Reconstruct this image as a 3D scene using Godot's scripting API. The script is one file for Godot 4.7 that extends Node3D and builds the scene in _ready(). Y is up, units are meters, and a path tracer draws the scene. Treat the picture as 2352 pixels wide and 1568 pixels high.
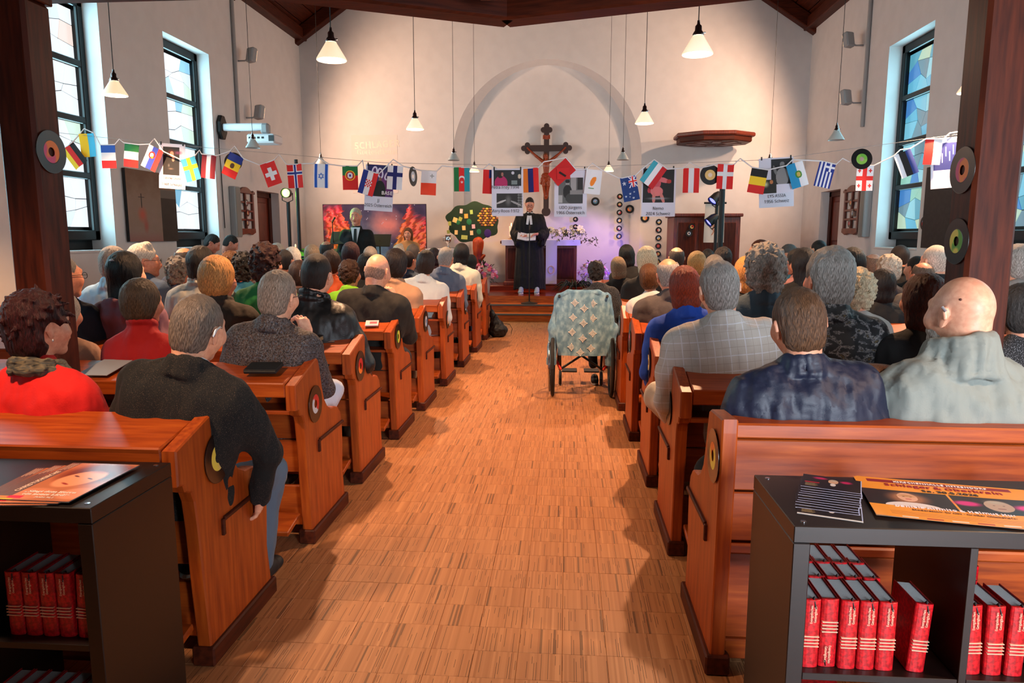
extends Node3D
# A church interior seen from behind the last pews. Metres, y up; depth runs along -z. P(x, y, d) is a point d metres ahead of the camera.

var rng := RandomNumberGenerator.new()
var used := {}
var M := {}


func _ready() -> void:
	rng.seed = 7
	# camera
	var cam := Camera3D.new()
	cam.name = "camera"
	cam.fov = rad_to_deg(2.0 * atan(784.0 / 1640.0))
	cam.near = 0.02
	cam.far = 80.0
	cam.position = Vector3(0, 1.45, 0)
	cam.rotation = Vector3(-deg_to_rad(8.394), deg_to_rad(4.346), 0)
	add_child(cam)
	cam.current = true
	# sky: an overcast white day outside
	var we := WorldEnvironment.new()
	we.name = "environment"
	var env := Environment.new()
	env.background_mode = Environment.BG_SKY
	var sky := Sky.new()
	var sm := ProceduralSkyMaterial.new()
	sm.sky_top_color = Color(0.72, 0.83, 0.95)
	sm.sky_horizon_color = Color(0.88, 0.94, 1.0)
	sm.ground_bottom_color = Color(0.35, 0.38, 0.36)
	sm.ground_horizon_color = Color(0.75, 0.8, 0.82)
	sm.sun_angle_max = 1.0
	sm.energy_multiplier = 1.0
	sky.sky_material = sm
	env.sky = sky
	env.ambient_light_source = Environment.AMBIENT_SOURCE_SKY
	env.tonemap_mode = Environment.TONE_MAPPER_LINEAR
	env.tonemap_exposure = EXPOSURE
	env.sdfgi_enabled = true
	env.ssao_enabled = true
	env.ssil_enabled = true
	we.environment = env
	add_child(we)
	make_lights()
	make_materials()
	build_room()
	build_windows()
	build_gallery()
	build_stage()
	build_pews()
	build_shelves()
	build_lamps()
	build_altar_area()
	build_wall_things()
	build_bunting()
	build_records()
	build_people()
	build_small_things()


# ---------------------------------------------------------------- naming
func P(x: float, y: float, d: float) -> Vector3:
	return Vector3(x, y, -d)


func numbered(called: String) -> String:
	if not used.has(called):
		used[called] = 0
		return called
	used[called] += 1
	return "%s_%03d" % [called, used[called]]


func tag(o: Node, label: String, category: String, group := "", kind := "") -> Node:
	if label:
		o.set_meta("label", label)
	if category:
		o.set_meta("category", category)
	if group:
		o.set_meta("group", group)
	if kind:
		o.set_meta("kind", kind)
	return o


func thing(called: String, label: String, category: String, at := Vector3.ZERO, turn := 0.0, group := "") -> Node3D:
	var o := Node3D.new()
	o.name = numbered(called)
	add_child(o)
	o.position = at
	o.rotation.y = turn
	tag(o, label, category, group)
	return o


func part(called: String, mesh: Mesh, mat: Material, parent: Node, at := Vector3.ZERO, rot := Vector3.ZERO) -> MeshInstance3D:
	var o := MeshInstance3D.new()
	o.name = called
	o.mesh = mesh
	o.material_override = mat
	o.position = at
	o.rotation = rot
	parent.add_child(o, true)
	return o


func solo(called: String, mesh: Mesh, mat: Material, label: String, category: String, at := Vector3.ZERO, rot := Vector3.ZERO, group := "") -> MeshInstance3D:
	var o := part(numbered(called), mesh, mat, self, at, rot)
	tag(o, label, category, group)
	return o


func struct(called: String, mesh: Mesh, mat: Material, label := "", category := "") -> MeshInstance3D:
	var o := part(called, mesh, mat, self)
	tag(o, label, category, "", "structure")
	return o


func copy_of(root: Node3D, called: String, label: String, at: Vector3, turn := 0.0) -> Node3D:
	var r: Node3D = root.duplicate()
	r.name = numbered(called)
	add_child(r)
	r.position = at
	r.rotation.y = turn
	r.set_meta("label", label)
	return r


# ---------------------------------------------------------------- geometry
class Geo:
	var v := PackedVector3Array()
	var n := PackedVector3Array()
	var uv := PackedVector2Array()

	func tri(a: Vector3, b: Vector3, c: Vector3, na: Vector3, nb: Vector3, nc: Vector3, ua := Vector2.ZERO, ub := Vector2.ZERO, uc := Vector2.ZERO) -> void:
		if (b - a).cross(c - a).dot(na + nb + nc) > 0.0:
			v.append_array([a, c, b])
			n.append_array([na, nc, nb])
			uv.append_array([ua, uc, ub])
		else:
			v.append_array([a, b, c])
			n.append_array([na, nb, nc])
			uv.append_array([ua, ub, uc])

	func quad(a: Vector3, b: Vector3, c: Vector3, d: Vector3, nn: Vector3, r := Rect2(0, 0, 1, 1)) -> void:
		# a b c d round the face; uv: a top left, b top right, c bottom right, d bottom left
		var e := r.position
		var f := r.end
		tri(a, b, c, nn, nn, nn, e, Vector2(f.x, e.y), f)
		tri(a, c, d, nn, nn, nn, e, f, Vector2(e.x, f.y))

	func flat(pts: Array) -> void:
		for i in range(1, pts.size() - 1):
			var nn: Vector3 = -(pts[i] - pts[0]).cross(pts[i + 1] - pts[0]).normalized()
			tri(pts[0], pts[i], pts[i + 1], nn, nn, nn)

	func box(c: Vector3, s: Vector3, ch := 0.0, b := Basis()) -> Geo:
		var h := s * 0.5
		ch = minf(ch, minf(h.x, minf(h.y, h.z)) * 0.9)
		for ax in 3:
			var ay := (ax + 1) % 3
			var az := (ax + 2) % 3
			for sg in [-1.0, 1.0]:
				var nn := Vector3.ZERO
				nn[ax] = sg
				var q := []
				for k in [[-1, -1], [1, -1], [1, 1], [-1, 1]]:
					var p := Vector3.ZERO
					p[ax] = sg * h[ax]
					p[ay] = k[0] * (h[ay] - ch)
					p[az] = k[1] * (h[az] - ch)
					q.append(c + b * p)
				quad(q[0], q[1], q[2], q[3], b * nn)
		if ch > 0.0:
			for ax in 3:
				var ay := (ax + 1) % 3
				var az := (ax + 2) % 3
				for s1 in [-1.0, 1.0]:
					for s2 in [-1.0, 1.0]:
						var nn := Vector3.ZERO
						nn[ay] = s1
						nn[az] = s2
						nn = nn.normalized()
						var q := []
						for k in [[-1, 0], [1, 0], [1, 1], [-1, 1]]:
							var p := Vector3.ZERO
							p[ax] = k[0] * (h[ax] - ch)
							p[ay] = s1 * (h[ay] - (ch if k[1] else 0.0))
							p[az] = s2 * (h[az] - (0.0 if k[1] else ch))
							q.append(c + b * p)
						quad(q[0], q[1], q[2], q[3], b * nn)
			for sx in [-1.0, 1.0]:
				for sy in [-1.0, 1.0]:
					for sz in [-1.0, 1.0]:
						var nn := b * Vector3(sx, sy, sz).normalized()
						tri(c + b * Vector3(sx * h.x, sy * (h.y - ch), sz * (h.z - ch)), c + b * Vector3(sx * (h.x - ch), sy * h.y, sz * (h.z - ch)), c + b * Vector3(sx * (h.x - ch), sy * (h.y - ch), sz * h.z), nn, nn, nn)
		return self

	func prism(poly: PackedVector2Array, t: Transform3D, depth: float, bev := 0.0, box_uv := Rect2()) -> Geo:
		# polygon in t's xy plane, extruded along t's z from 0 to depth, edges bevelled; box_uv maps the face z = depth
		var cnt := poly.size()
		var area := 0.0
		for i in cnt:
			area += poly[i].cross(poly[(i + 1) % cnt])
		if area < 0.0:
			poly.reverse()
		var inn := PackedVector2Array()
		for i in cnt:
			var d0 := (poly[i] - poly[(i + cnt - 1) % cnt]).normalized()
			var d1 := (poly[(i + 1) % cnt] - poly[i]).normalized()
			var n0 := Vector2(-d0.y, d0.x)
			var n1 := Vector2(-d1.y, d1.x)
			var m := (n0 + n1).normalized()
			inn.append(poly[i] + m * (bev / maxf(0.4, m.dot(n0))))
		var idx := Geometry2D.triangulate_polygon(inn)
		var nf := t.basis * Vector3(0, 0, 1)
		for k in range(0, idx.size(), 3):
			var a := inn[idx[k]]
			var b := inn[idx[k + 1]]
			var c := inn[idx[k + 2]]
			var us := []
			for p in [a, b, c]:
				us.append(Vector2((p.x - box_uv.position.x) / box_uv.size.x, 1.0 - (p.y - box_uv.position.y) / box_uv.size.y) if box_uv.size.x > 0.0 else Vector2.ZERO)
			tri(t * Vector3(a.x, a.y, depth), t * Vector3(b.x, b.y, depth), t * Vector3(c.x, c.y, depth), nf, nf, nf, us[0], us[1], us[2])
			tri(t * Vector3(a.x, a.y, 0), t * Vector3(b.x, b.y, 0), t * Vector3(c.x, c.y, 0), -nf, -nf, -nf)
		for i in cnt:
			var j := (i + 1) % cnt
			var d := (poly[j] - poly[i]).normalized()
			var nn := t.basis * Vector3(d.y, -d.x, 0)
			var a := poly[i]
			var b := poly[j]
			quad(t * Vector3(a.x, a.y, bev), t * Vector3(b.x, b.y, bev), t * Vector3(b.x, b.y, depth - bev), t * Vector3(a.x, a.y, depth - bev), nn)
			if bev > 0.0:
				var ia := inn[i]
				var ib := inn[j]
				quad(t * Vector3(a.x, a.y, depth - bev), t * Vector3(b.x, b.y, depth - bev), t * Vector3(ib.x, ib.y, depth), t * Vector3(ia.x, ia.y, depth), (nn + nf).normalized())
				quad(t * Vector3(a.x, a.y, bev), t * Vector3(b.x, b.y, bev), t * Vector3(ib.x, ib.y, 0), t * Vector3(ia.x, ia.y, 0), (nn - nf).normalized())
		return self

	func lathe(prof: Array, segs := 24, t := Transform3D(), arc := TAU) -> Geo:
		# prof: Vector2(radius, y) from one end to the other
		var m := prof.size()
		var ns := []
		for i in m - 1:
			var d: Vector2 = (prof[i + 1] - prof[i]).normalized()
			ns.append(Vector2(d.y, -d.x))
		for s in segs:
			var a0 := arc * s / segs
			var a1 := arc * (s + 1) / segs
			var c0 := Vector3(cos(a0), 0, sin(a0))
			var c1 := Vector3(cos(a1), 0, sin(a1))
			for i in m - 1:
				var p: Vector2 = prof[i]
				var q: Vector2 = prof[i + 1]
				var np: Vector2 = ns[i]
				var nq: Vector2 = ns[i]
				if i > 0 and ns[i - 1].dot(ns[i]) > 0.55:
					np = (ns[i - 1] + ns[i]).normalized()
				if i < m - 2 and ns[i + 1].dot(ns[i]) > 0.55:
					nq = (ns[i + 1] + ns[i]).normalized()
				var va := t * (c0 * p.x + Vector3.UP * p.y)
				var vb := t * (c1 * p.x + Vector3.UP * p.y)
				var vc := t * (c1 * q.x + Vector3.UP * q.y)
				var vd := t * (c0 * q.x + Vector3.UP * q.y)
				var na := (t.basis * (c0 * np.x + Vector3.UP * np.y)).normalized()
				var nb := (t.basis * (c1 * np.x + Vector3.UP * np.y)).normalized()
				var nc := (t.basis * (c1 * nq.x + Vector3.UP * nq.y)).normalized()
				var nd := (t.basis * (c0 * nq.x + Vector3.UP * nq.y)).normalized()
				if p.x > 1e-6:
					tri(va, vb, vc, na, nb, nc)
				if q.x > 1e-6:
					tri(va, vc, vd, na, nc, nd)
		return self

	func tube(pts: Array, rad, segs := 8, t := Transform3D()) -> Geo:
		var cnt := pts.size()
		var rings := []
		var norms := []
		var up := Vector3.UP
		for i in cnt:
			var d: Vector3 = (pts[mini(i + 1, cnt - 1)] - pts[maxi(i - 1, 0)]).normalized()
			if absf(d.dot(up)) > 0.95:
				up = Vector3.RIGHT if absf(d.x) < 0.9 else Vector3.BACK
			var x := up.cross(d).normalized()
			var y := d.cross(x).normalized()
			up = y
			var r: float = rad[i] if rad is Array else rad
			var ring := []
			var nr := []
			for k in segs:
				var a := TAU * k / segs
				var q := x * cos(a) + y * sin(a)
				ring.append(t * (pts[i] + q * r))
				nr.append((t.basis * q).normalized())
			rings.append(ring)
			norms.append(nr)
		for i in cnt - 1:
			for k in segs:
				var l := (k + 1) % segs
				tri(rings[i][k], rings[i][l], rings[i + 1][l], norms[i][k], norms[i][l], norms[i + 1][l])
				tri(rings[i][k], rings[i + 1][l], rings[i + 1][k], norms[i][k], norms[i + 1][l], norms[i + 1][k])
		for e in [0, cnt - 1]:
			var dn: Vector3 = t.basis * ((pts[0] - pts[1]) if e == 0 else (pts[cnt - 1] - pts[cnt - 2])).normalized()
			for k in range(1, segs - 1):
				tri(rings[e][0], rings[e][k], rings[e][k + 1], dn, dn, dn)
		return self

	func ball(c: Vector3, r: Vector3, segs := 12, rows := 8) -> Geo:
		for i in rows:
			for k in segs:
				var q := []
				for o in [[0, 0], [0, 1], [1, 1], [1, 0]]:
					var th: float = PI * (i + o[0]) / rows
					var ph: float = TAU * (k + o[1]) / segs
					q.append(Vector3(sin(th) * cos(ph), cos(th), sin(th) * sin(ph)))
				var nn := []
				for e in q:
					nn.append((e / r).normalized())
				if i > 0:
					tri(c + q[0] * r, c + q[1] * r, c + q[2] * r, nn[0], nn[1], nn[2])
				if i < rows - 1:
					tri(c + q[0] * r, c + q[2] * r, c + q[3] * r, nn[0], nn[2], nn[3])
		return self

	func sheet(nu: int, nv: int, f: Callable, r := Rect2(0, 0, 1, 1)) -> Geo:
		# f(u, v) is a point; both faces show
		var pts := []
		for j in nv + 1:
			for i in nu + 1:
				pts.append(f.call(float(i) / nu, float(j) / nv))
		var w := nu + 1
		var nm := []
		for j in nv + 1:
			for i in w:
				var dx: Vector3 = pts[j * w + mini(i + 1, nu)] - pts[j * w + maxi(i - 1, 0)]
				var dy: Vector3 = pts[mini(j + 1, nv) * w + i] - pts[maxi(j - 1, 0) * w + i]
				nm.append(dy.cross(dx).normalized())
		for j in nv:
			for i in nu:
				var a := j * w + i
				var q := [a, a + 1, a + w + 1, a + w]
				var u := []
				for o in [[0, 0], [1, 0], [1, 1], [0, 1]]:
					u.append(r.position + r.size * Vector2(float(i + o[0]) / nu, float(j + o[1]) / nv))
				tri(pts[q[0]], pts[q[1]], pts[q[2]], nm[q[0]], nm[q[1]], nm[q[2]], u[0], u[1], u[2])
				tri(pts[q[0]], pts[q[2]], pts[q[3]], nm[q[0]], nm[q[2]], nm[q[3]], u[0], u[2], u[3])
		return self

	func mesh() -> ArrayMesh:
		var arr := []
		arr.resize(Mesh.ARRAY_MAX)
		arr[Mesh.ARRAY_VERTEX] = v
		arr[Mesh.ARRAY_NORMAL] = n
		arr[Mesh.ARRAY_TEX_UV] = uv
		var m := ArrayMesh.new()
		m.add_surface_from_arrays(Mesh.PRIMITIVE_TRIANGLES, arr)
		return m


func bx(c: Vector3, s: Vector3, ch := 0.0, b := Basis()) -> ArrayMesh:
	return Geo.new().box(c, s, ch, b).mesh()


func at3(p: Vector3, b := Basis()) -> Transform3D:
	return Transform3D(b, p)


func text_mesh(s: String, height: float, bold := false, serif := false) -> TextMesh:
	var t := TextMesh.new()
	var f := SystemFont.new()
	f.font_names = PackedStringArray(["Droid Serif" if serif else "Droid Sans"])
	f.font_weight = 700 if bold else 400
	t.font = f
	t.font_size = 32
	t.text = s
	t.pixel_size = height / 23.0
	t.depth = 0.0006
	t.curve_step = 4.0
	return t


# ---------------------------------------------------------------- soft bodies: distance field and surface nets
class Field:
	var o: Vector3
	var c: float
	var nx: int
	var ny: int
	var nz: int
	var f := PackedFloat32Array()

	func _init(lo: Vector3, hi: Vector3, cell: float) -> void:
		o = lo
		c = cell
		nx = int((hi.x - lo.x) / cell) + 2
		ny = int((hi.y - lo.y) / cell) + 2
		nz = int((hi.z - lo.z) / cell) + 2
		f.resize(nx * ny * nz)
		f.fill(9.0)

	# tapered capsule a-b with radii ra, rb, joined with smoothness k; s squashes space round a; cut = true takes it away
	func cap(a: Vector3, b: Vector3, ra: float, rb: float, k := 0.03, s := Vector3.ONE, cut := false) -> void:
		var m := k + c * 2.5
		var rr := maxf(ra, rb) + m
		var bs := a + (b - a) * s
		var lo := a.min(bs) - s * rr - o
		var hi := a.max(bs) + s * rr - o
		var x0 := maxi(0, int(lo.x / c))
		var x1 := mini(nx - 1, int(hi.x / c) + 1)
		var y0 := maxi(0, int(lo.y / c))
		var y1 := mini(ny - 1, int(hi.y / c) + 1)
		var z0 := maxi(0, int(lo.z / c))
		var z1 := mini(nz - 1, int(hi.z / c) + 1)
		var ba := b - a
		var bb := maxf(ba.length_squared(), 1e-9)
		var inv := Vector3.ONE / s
		var ms := minf(s.x, minf(s.y, s.z))
		var dr := rb - ra
		var o2 := o - a
		for z in range(z0, z1 + 1):
			var pz := (o2.z + z * c) * inv.z
			for y in range(y0, y1 + 1):
				var py := (o2.y + y * c) * inv.y
				var row := (z * ny + y) * nx
				for x in range(x0, x1 + 1):
					var p := Vector3((o2.x + x * c) * inv.x, py, pz)
					var h := clampf(p.dot(ba) / bb, 0.0, 1.0)
					var d := ((p - ba * h).length() - ra - dr * h) * ms
					var g := f[row + x]
					if cut:
						d = -d
						var q := maxf(k - absf(d - g), 0.0)
						if g < 8.0:
							f[row + x] = maxf(d, g) + q * q * 0.25 / k
					else:
						var q := maxf(k - absf(d - g), 0.0)
						f[row + x] = minf(d, g) - q * q * 0.25 / k

	func ball(a: Vector3, r: Vector3, k := 0.02, cut := false) -> void:
		var m := maxf(r.x, maxf(r.y, r.z))
		cap(a, a, m, m, k, r / m, cut)

	func rough(nn: FastNoiseLite, amp: float, s := Vector3.ONE) -> void:
		var i := 0
		for z in nz:
			for y in ny:
				for x in nx:
					if absf(f[i]) < 0.05:
						f[i] += amp * nn.get_noise_3d((o.x + x * c) * s.x, (o.y + y * c) * s.y, (o.z + z * c) * s.z)
					i += 1

	func arrays() -> Array:
		var vs := PackedVector3Array()
		var ns := PackedVector3Array()
		var ix := PackedInt32Array()
		var sxy := nx * ny
		var id := PackedInt32Array()
		id.resize(f.size())
		id.fill(-1)
		var off := [0, 1, nx, nx + 1, sxy, sxy + 1, sxy + nx, sxy + nx + 1]
		var edges := [[0, 1], [2, 3], [4, 5], [6, 7], [0, 2], [1, 3], [4, 6], [5, 7], [0, 4], [1, 5], [2, 6], [3, 7]]
		var cp := []
		for k in 8:
			cp.append(Vector3(k & 1, (k >> 1) & 1, k >> 2))
		for z in nz - 1:
			for y in ny - 1:
				var row := z * sxy + y * nx
				for x in nx - 1:
					var b := row + x
					var g0 := f[b]
					if g0 > 1.0:
						continue
					var neg := 0
					if g0 < 0.0: neg += 1
					var g1 := f[b + 1]
					if g1 < 0.0: neg += 1
					var g2 := f[b + nx]
					if g2 < 0.0: neg += 1
					var g3 := f[b + nx + 1]
					if g3 < 0.0: neg += 1
					var g4 := f[b + sxy]
					if g4 < 0.0: neg += 1
					var g5 := f[b + sxy + 1]
					if g5 < 0.0: neg += 1
					var g6 := f[b + sxy + nx]
					if g6 < 0.0: neg += 1
					var g7 := f[b + sxy + nx + 1]
					if g7 < 0.0: neg += 1
					if neg == 0 or neg == 8:
						continue
					var g := [g0, g1, g2, g3, g4, g5, g6, g7]
					var sum := Vector3.ZERO
					var cnt := 0
					for e in edges:
						var ga: float = g[e[0]]
						var gb: float = g[e[1]]
						if (ga < 0.0) != (gb < 0.0):
							sum += cp[e[0]].lerp(cp[e[1]], ga / (ga - gb))
							cnt += 1
					id[b] = vs.size()
					vs.append(o + (Vector3(x, y, z) + sum / cnt) * c)
					ns.append(Vector3(g1 + g3 + g5 + g7 - g0 - g2 - g4 - g6, g2 + g3 + g6 + g7 - g0 - g1 - g4 - g5, g4 + g5 + g6 + g7 - g0 - g1 - g2 - g3).normalized())
		for z in range(1, nz - 1):
			for y in range(1, ny - 1):
				var row := z * sxy + y * nx
				for x in range(1, nx - 1):
					var b := row + x
					if id[b] < 0:
						continue
					var s0 := f[b] < 0.0
					for ax in 3:
						var st: int = [1, nx, sxy][ax]
						if (f[b + st] < 0.0) == s0:
							continue
						var u: int = [nx, sxy, 1][ax]
						var w: int = [sxy, 1, nx][ax]
						var q0 := id[b]
						var q1 := id[b - u]
						var q2 := id[b - u - w]
						var q3 := id[b - w]
						if q1 < 0 or q2 < 0 or q3 < 0:
							continue
						if s0:
							ix.append_array([q0, q2, q1, q0, q3, q2])
						else:
							ix.append_array([q0, q1, q2, q0, q2, q3])
		return [vs, ns, ix]


func mesh_of(a: Array) -> ArrayMesh:
	var arr := []
	arr.resize(Mesh.ARRAY_MAX)
	arr[Mesh.ARRAY_VERTEX] = a[0]
	arr[Mesh.ARRAY_NORMAL] = a[1]
	arr[Mesh.ARRAY_INDEX] = a[2]
	var m := ArrayMesh.new()
	m.add_surface_from_arrays(Mesh.PRIMITIVE_TRIANGLES, arr)
	return m


func joined(list: Array) -> Array:
	# list of [arrays, Transform3D]
	var vs := PackedVector3Array()
	var ns := PackedVector3Array()
	var ix := PackedInt32Array()
	for e in list:
		var base := vs.size()
		var t: Transform3D = e[1]
		vs.append_array(t * e[0][0])
		var nt := Transform3D(t.basis.orthonormalized(), Vector3.ZERO)
		ns.append_array(nt * e[0][1])
		for k in e[0][2]:
			ix.append(k + base)
	return [vs, ns, ix]


func noise(freq: float, oct := 3, sd := 1, kind := FastNoiseLite.TYPE_SIMPLEX_SMOOTH) -> FastNoiseLite:
	var nn := FastNoiseLite.new()
	nn.noise_type = kind
	nn.seed = sd
	nn.frequency = freq
	nn.fractal_octaves = oct
	return nn


# ---------------------------------------------------------------- light
const LIT := [[-1.6, 4.95], [0.84, 4.98], [-3.85, 6.05], [-1.74, 8.3], [0.82, 8.05], [-1.83, 14.3], [0.8, 14.4], [3.36, 6.5]]
const UNLIT := [[-1.87, 11.95], [0.9, 12.1], [-4.33, 12.6], [3.42, 9.7], [-4.38, 9.95], [3.56, 13.25]]
const EXPOSURE := 1.0


func omni(called: String, at: Vector3, color: Color, energy: float, size := 0.05) -> void:
	var l := OmniLight3D.new()
	l.name = called
	l.position = at
	l.light_color = color
	l.light_energy = energy
	l.light_size = size
	l.omni_range = 30.0
	l.omni_attenuation = 2.0
	l.shadow_enabled = true
	add_child(l, true)


func spot(called: String, at: Vector3, to: Vector3, color: Color, energy: float, angle: float, size := 0.06) -> void:
	var l := SpotLight3D.new()
	l.name = called
	add_child(l, true)
	l.look_at_from_position(at, to, Vector3.UP)
	l.light_color = color
	l.light_energy = energy
	l.spot_angle = angle
	l.spot_angle_attenuation = 0.6
	l.light_size = size
	l.spot_range = 30.0
	l.spot_attenuation = 2.0
	l.shadow_enabled = true


func area(called: String, at: Vector3, to: Vector3, w: float, h: float, color: Color, energy: float) -> void:
	var l := AreaLight3D.new()
	l.name = called
	add_child(l, true)
	l.look_at_from_position(at, to, Vector3.UP)
	l.area_size = Vector2(w, h)
	l.light_color = color
	l.light_energy = energy
	l.area_range = 30.0
	l.shadow_enabled = true


func make_lights() -> void:
	# the opal shades throw most of their light down, a little all round
	for p in LIT:
		var k := 0.22 if p[1] > 13.0 else 1.0
		omni("pendant_glow", P(p[0], 2.66, p[1]), Color(1.0, 0.80, 0.64), 0.35 * k, 0.03)
		spot("pendant_bulb", P(p[0], 2.655, p[1]), P(p[0], 0.0, p[1] + 0.001), Color(1.0, 0.77, 0.58), 9.0 * k, 60.0, 0.03)
	# warm floodlights high on both side walls, turned to the altar
	spot("floodlight_beam", P(-5.28, 4.46, 12.42), P(0.6, 2.2, 15.2), Color(1.0, 0.80, 0.66), 10.5, 70.0, 0.07)
	spot("floodlight_beam", P(-5.28, 3.54, 12.6), P(-0.8, 1.8, 15.2), Color(1.0, 0.80, 0.66), 5.0, 70.0, 0.07)
	spot("floodlight_beam", P(4.46, 4.59, 12.7), P(-1.4, 2.2, 15.2), Color(1.0, 0.80, 0.66), 10.5, 70.0, 0.07)
	spot("floodlight_beam", P(4.46, 3.66, 12.65), P(0.0, 1.8, 15.2), Color(1.0, 0.80, 0.66), 5.0, 70.0, 0.07)
	# daylight through the windows of both side walls and the glazed door behind
	for z in [2.62, 5.3, 7.95, 10.62]:
		var low: bool = z < 4.0
		area("window_daylight", P(-5.83, 1.85 if low else 2.82, z), P(0, 1.85 if low else 2.82, z), 1.05, 0.85 if low else 2.7, Color(0.70, 0.93, 1.0), 2.5 if low else 7.5)
	for z in [2.94, 5.6, 8.26, 10.92]:
		var low: bool = z < 4.0
		area("window_daylight", P(5.01, 1.85 if low else 2.82, z), P(0, 1.85 if low else 2.82, z), 1.05, 0.85 if low else 2.7, Color(0.68, 0.93, 1.0), 2.0 if low else 4.5)
	area("door_daylight", P(1.9, 1.3, -2.3), P(1.7, 0.6, 2.0), 1.6, 2.2, Color(0.9, 0.95, 1.0), 46.0)
	# two ceiling lamps under the gallery
	for p in [[-1.75, 1.55], [2.3, 1.3]]:
		spot("gallery_lamp_bulb", P(p[0], 2.36, p[1]), P(p[0], 0.0, p[1] + 0.001), Color(1.0, 0.82, 0.66), 4.6, 66.0, 0.06)
	# stage lamps
	spot("stage_lamp_light", P(2.30, 1.98, 12.1), P(0.3, 0.7, 15.3), Color(0.42, 0.28, 1.0), 11.0, 21.0)
	spot("stage_lamp_light", P(-4.70, 2.16, 11.8), P(-3.7, 1.3, 11.4), Color(0.45, 1.0, 0.1), 2.5, 40.0)
	spot("stage_lamp_light", P(2.28, 1.66, 12.1), P(-1.6, 0.6, 14.6), Color(0.45, 0.3, 1.0), 4.0, 18.0)


# ---------------------------------------------------------------- materials
func mat(c: Color, rough := 0.7, metal := 0.0, spec := 0.5) -> StandardMaterial3D:
	var key := "%s_%.2f_%.2f_%.2f" % [c.to_html(), rough, metal, spec]
	if M.has(key):
		return M[key]
	var m := StandardMaterial3D.new()
	m.albedo_color = c
	m.roughness = rough
	m.metallic = metal
	m.metallic_specular = spec
	M[key] = m
	return m


func glow(c: Color, e: float, base := Color(0.9, 0.9, 0.9)) -> StandardMaterial3D:
	var m := StandardMaterial3D.new()
	m.albedo_color = base
	m.roughness = 0.4
	m.emission_enabled = true
	m.emission = c
	m.emission_energy_multiplier = e
	return m


func ntex(freq: float, oct: int, sd: int, cols: Array, offs: Array, size := 512, kind := FastNoiseLite.TYPE_SIMPLEX_SMOOTH, warp := 0.0, normal := -1.0) -> NoiseTexture2D:
	var t := NoiseTexture2D.new()
	t.width = size
	t.height = size
	t.seamless = true
	t.seamless_blend_skirt = 0.2
	t.generate_mipmaps = false
	var nn := noise(freq, oct, sd, kind)
	if warp > 0.0:
		nn.domain_warp_enabled = true
		nn.domain_warp_amplitude = warp
		nn.domain_warp_frequency = freq * 0.7
	t.noise = nn
	if normal > 0.0:
		t.as_normal_map = true
		t.bump_strength = normal
	else:
		var g := Gradient.new()
		g.offsets = PackedFloat32Array(offs)
		g.colors = PackedColorArray(cols)
		t.color_ramp = g
	return t


func tri_mat(tex: Texture2D, s: Vector3, rough: float, tint := Color.WHITE, world := false) -> StandardMaterial3D:
	var m := StandardMaterial3D.new()
	m.albedo_color = tint
	m.albedo_texture = tex
	m.roughness = rough
	m.uv1_triplanar = true
	m.uv1_world_triplanar = world
	m.uv1_scale = s
	m.uv1_triplanar_sharpness = 6.0
	return m


func paint_tex(img: Image) -> ImageTexture:
	return ImageTexture.create_from_image(img)


var T := {}


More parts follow.
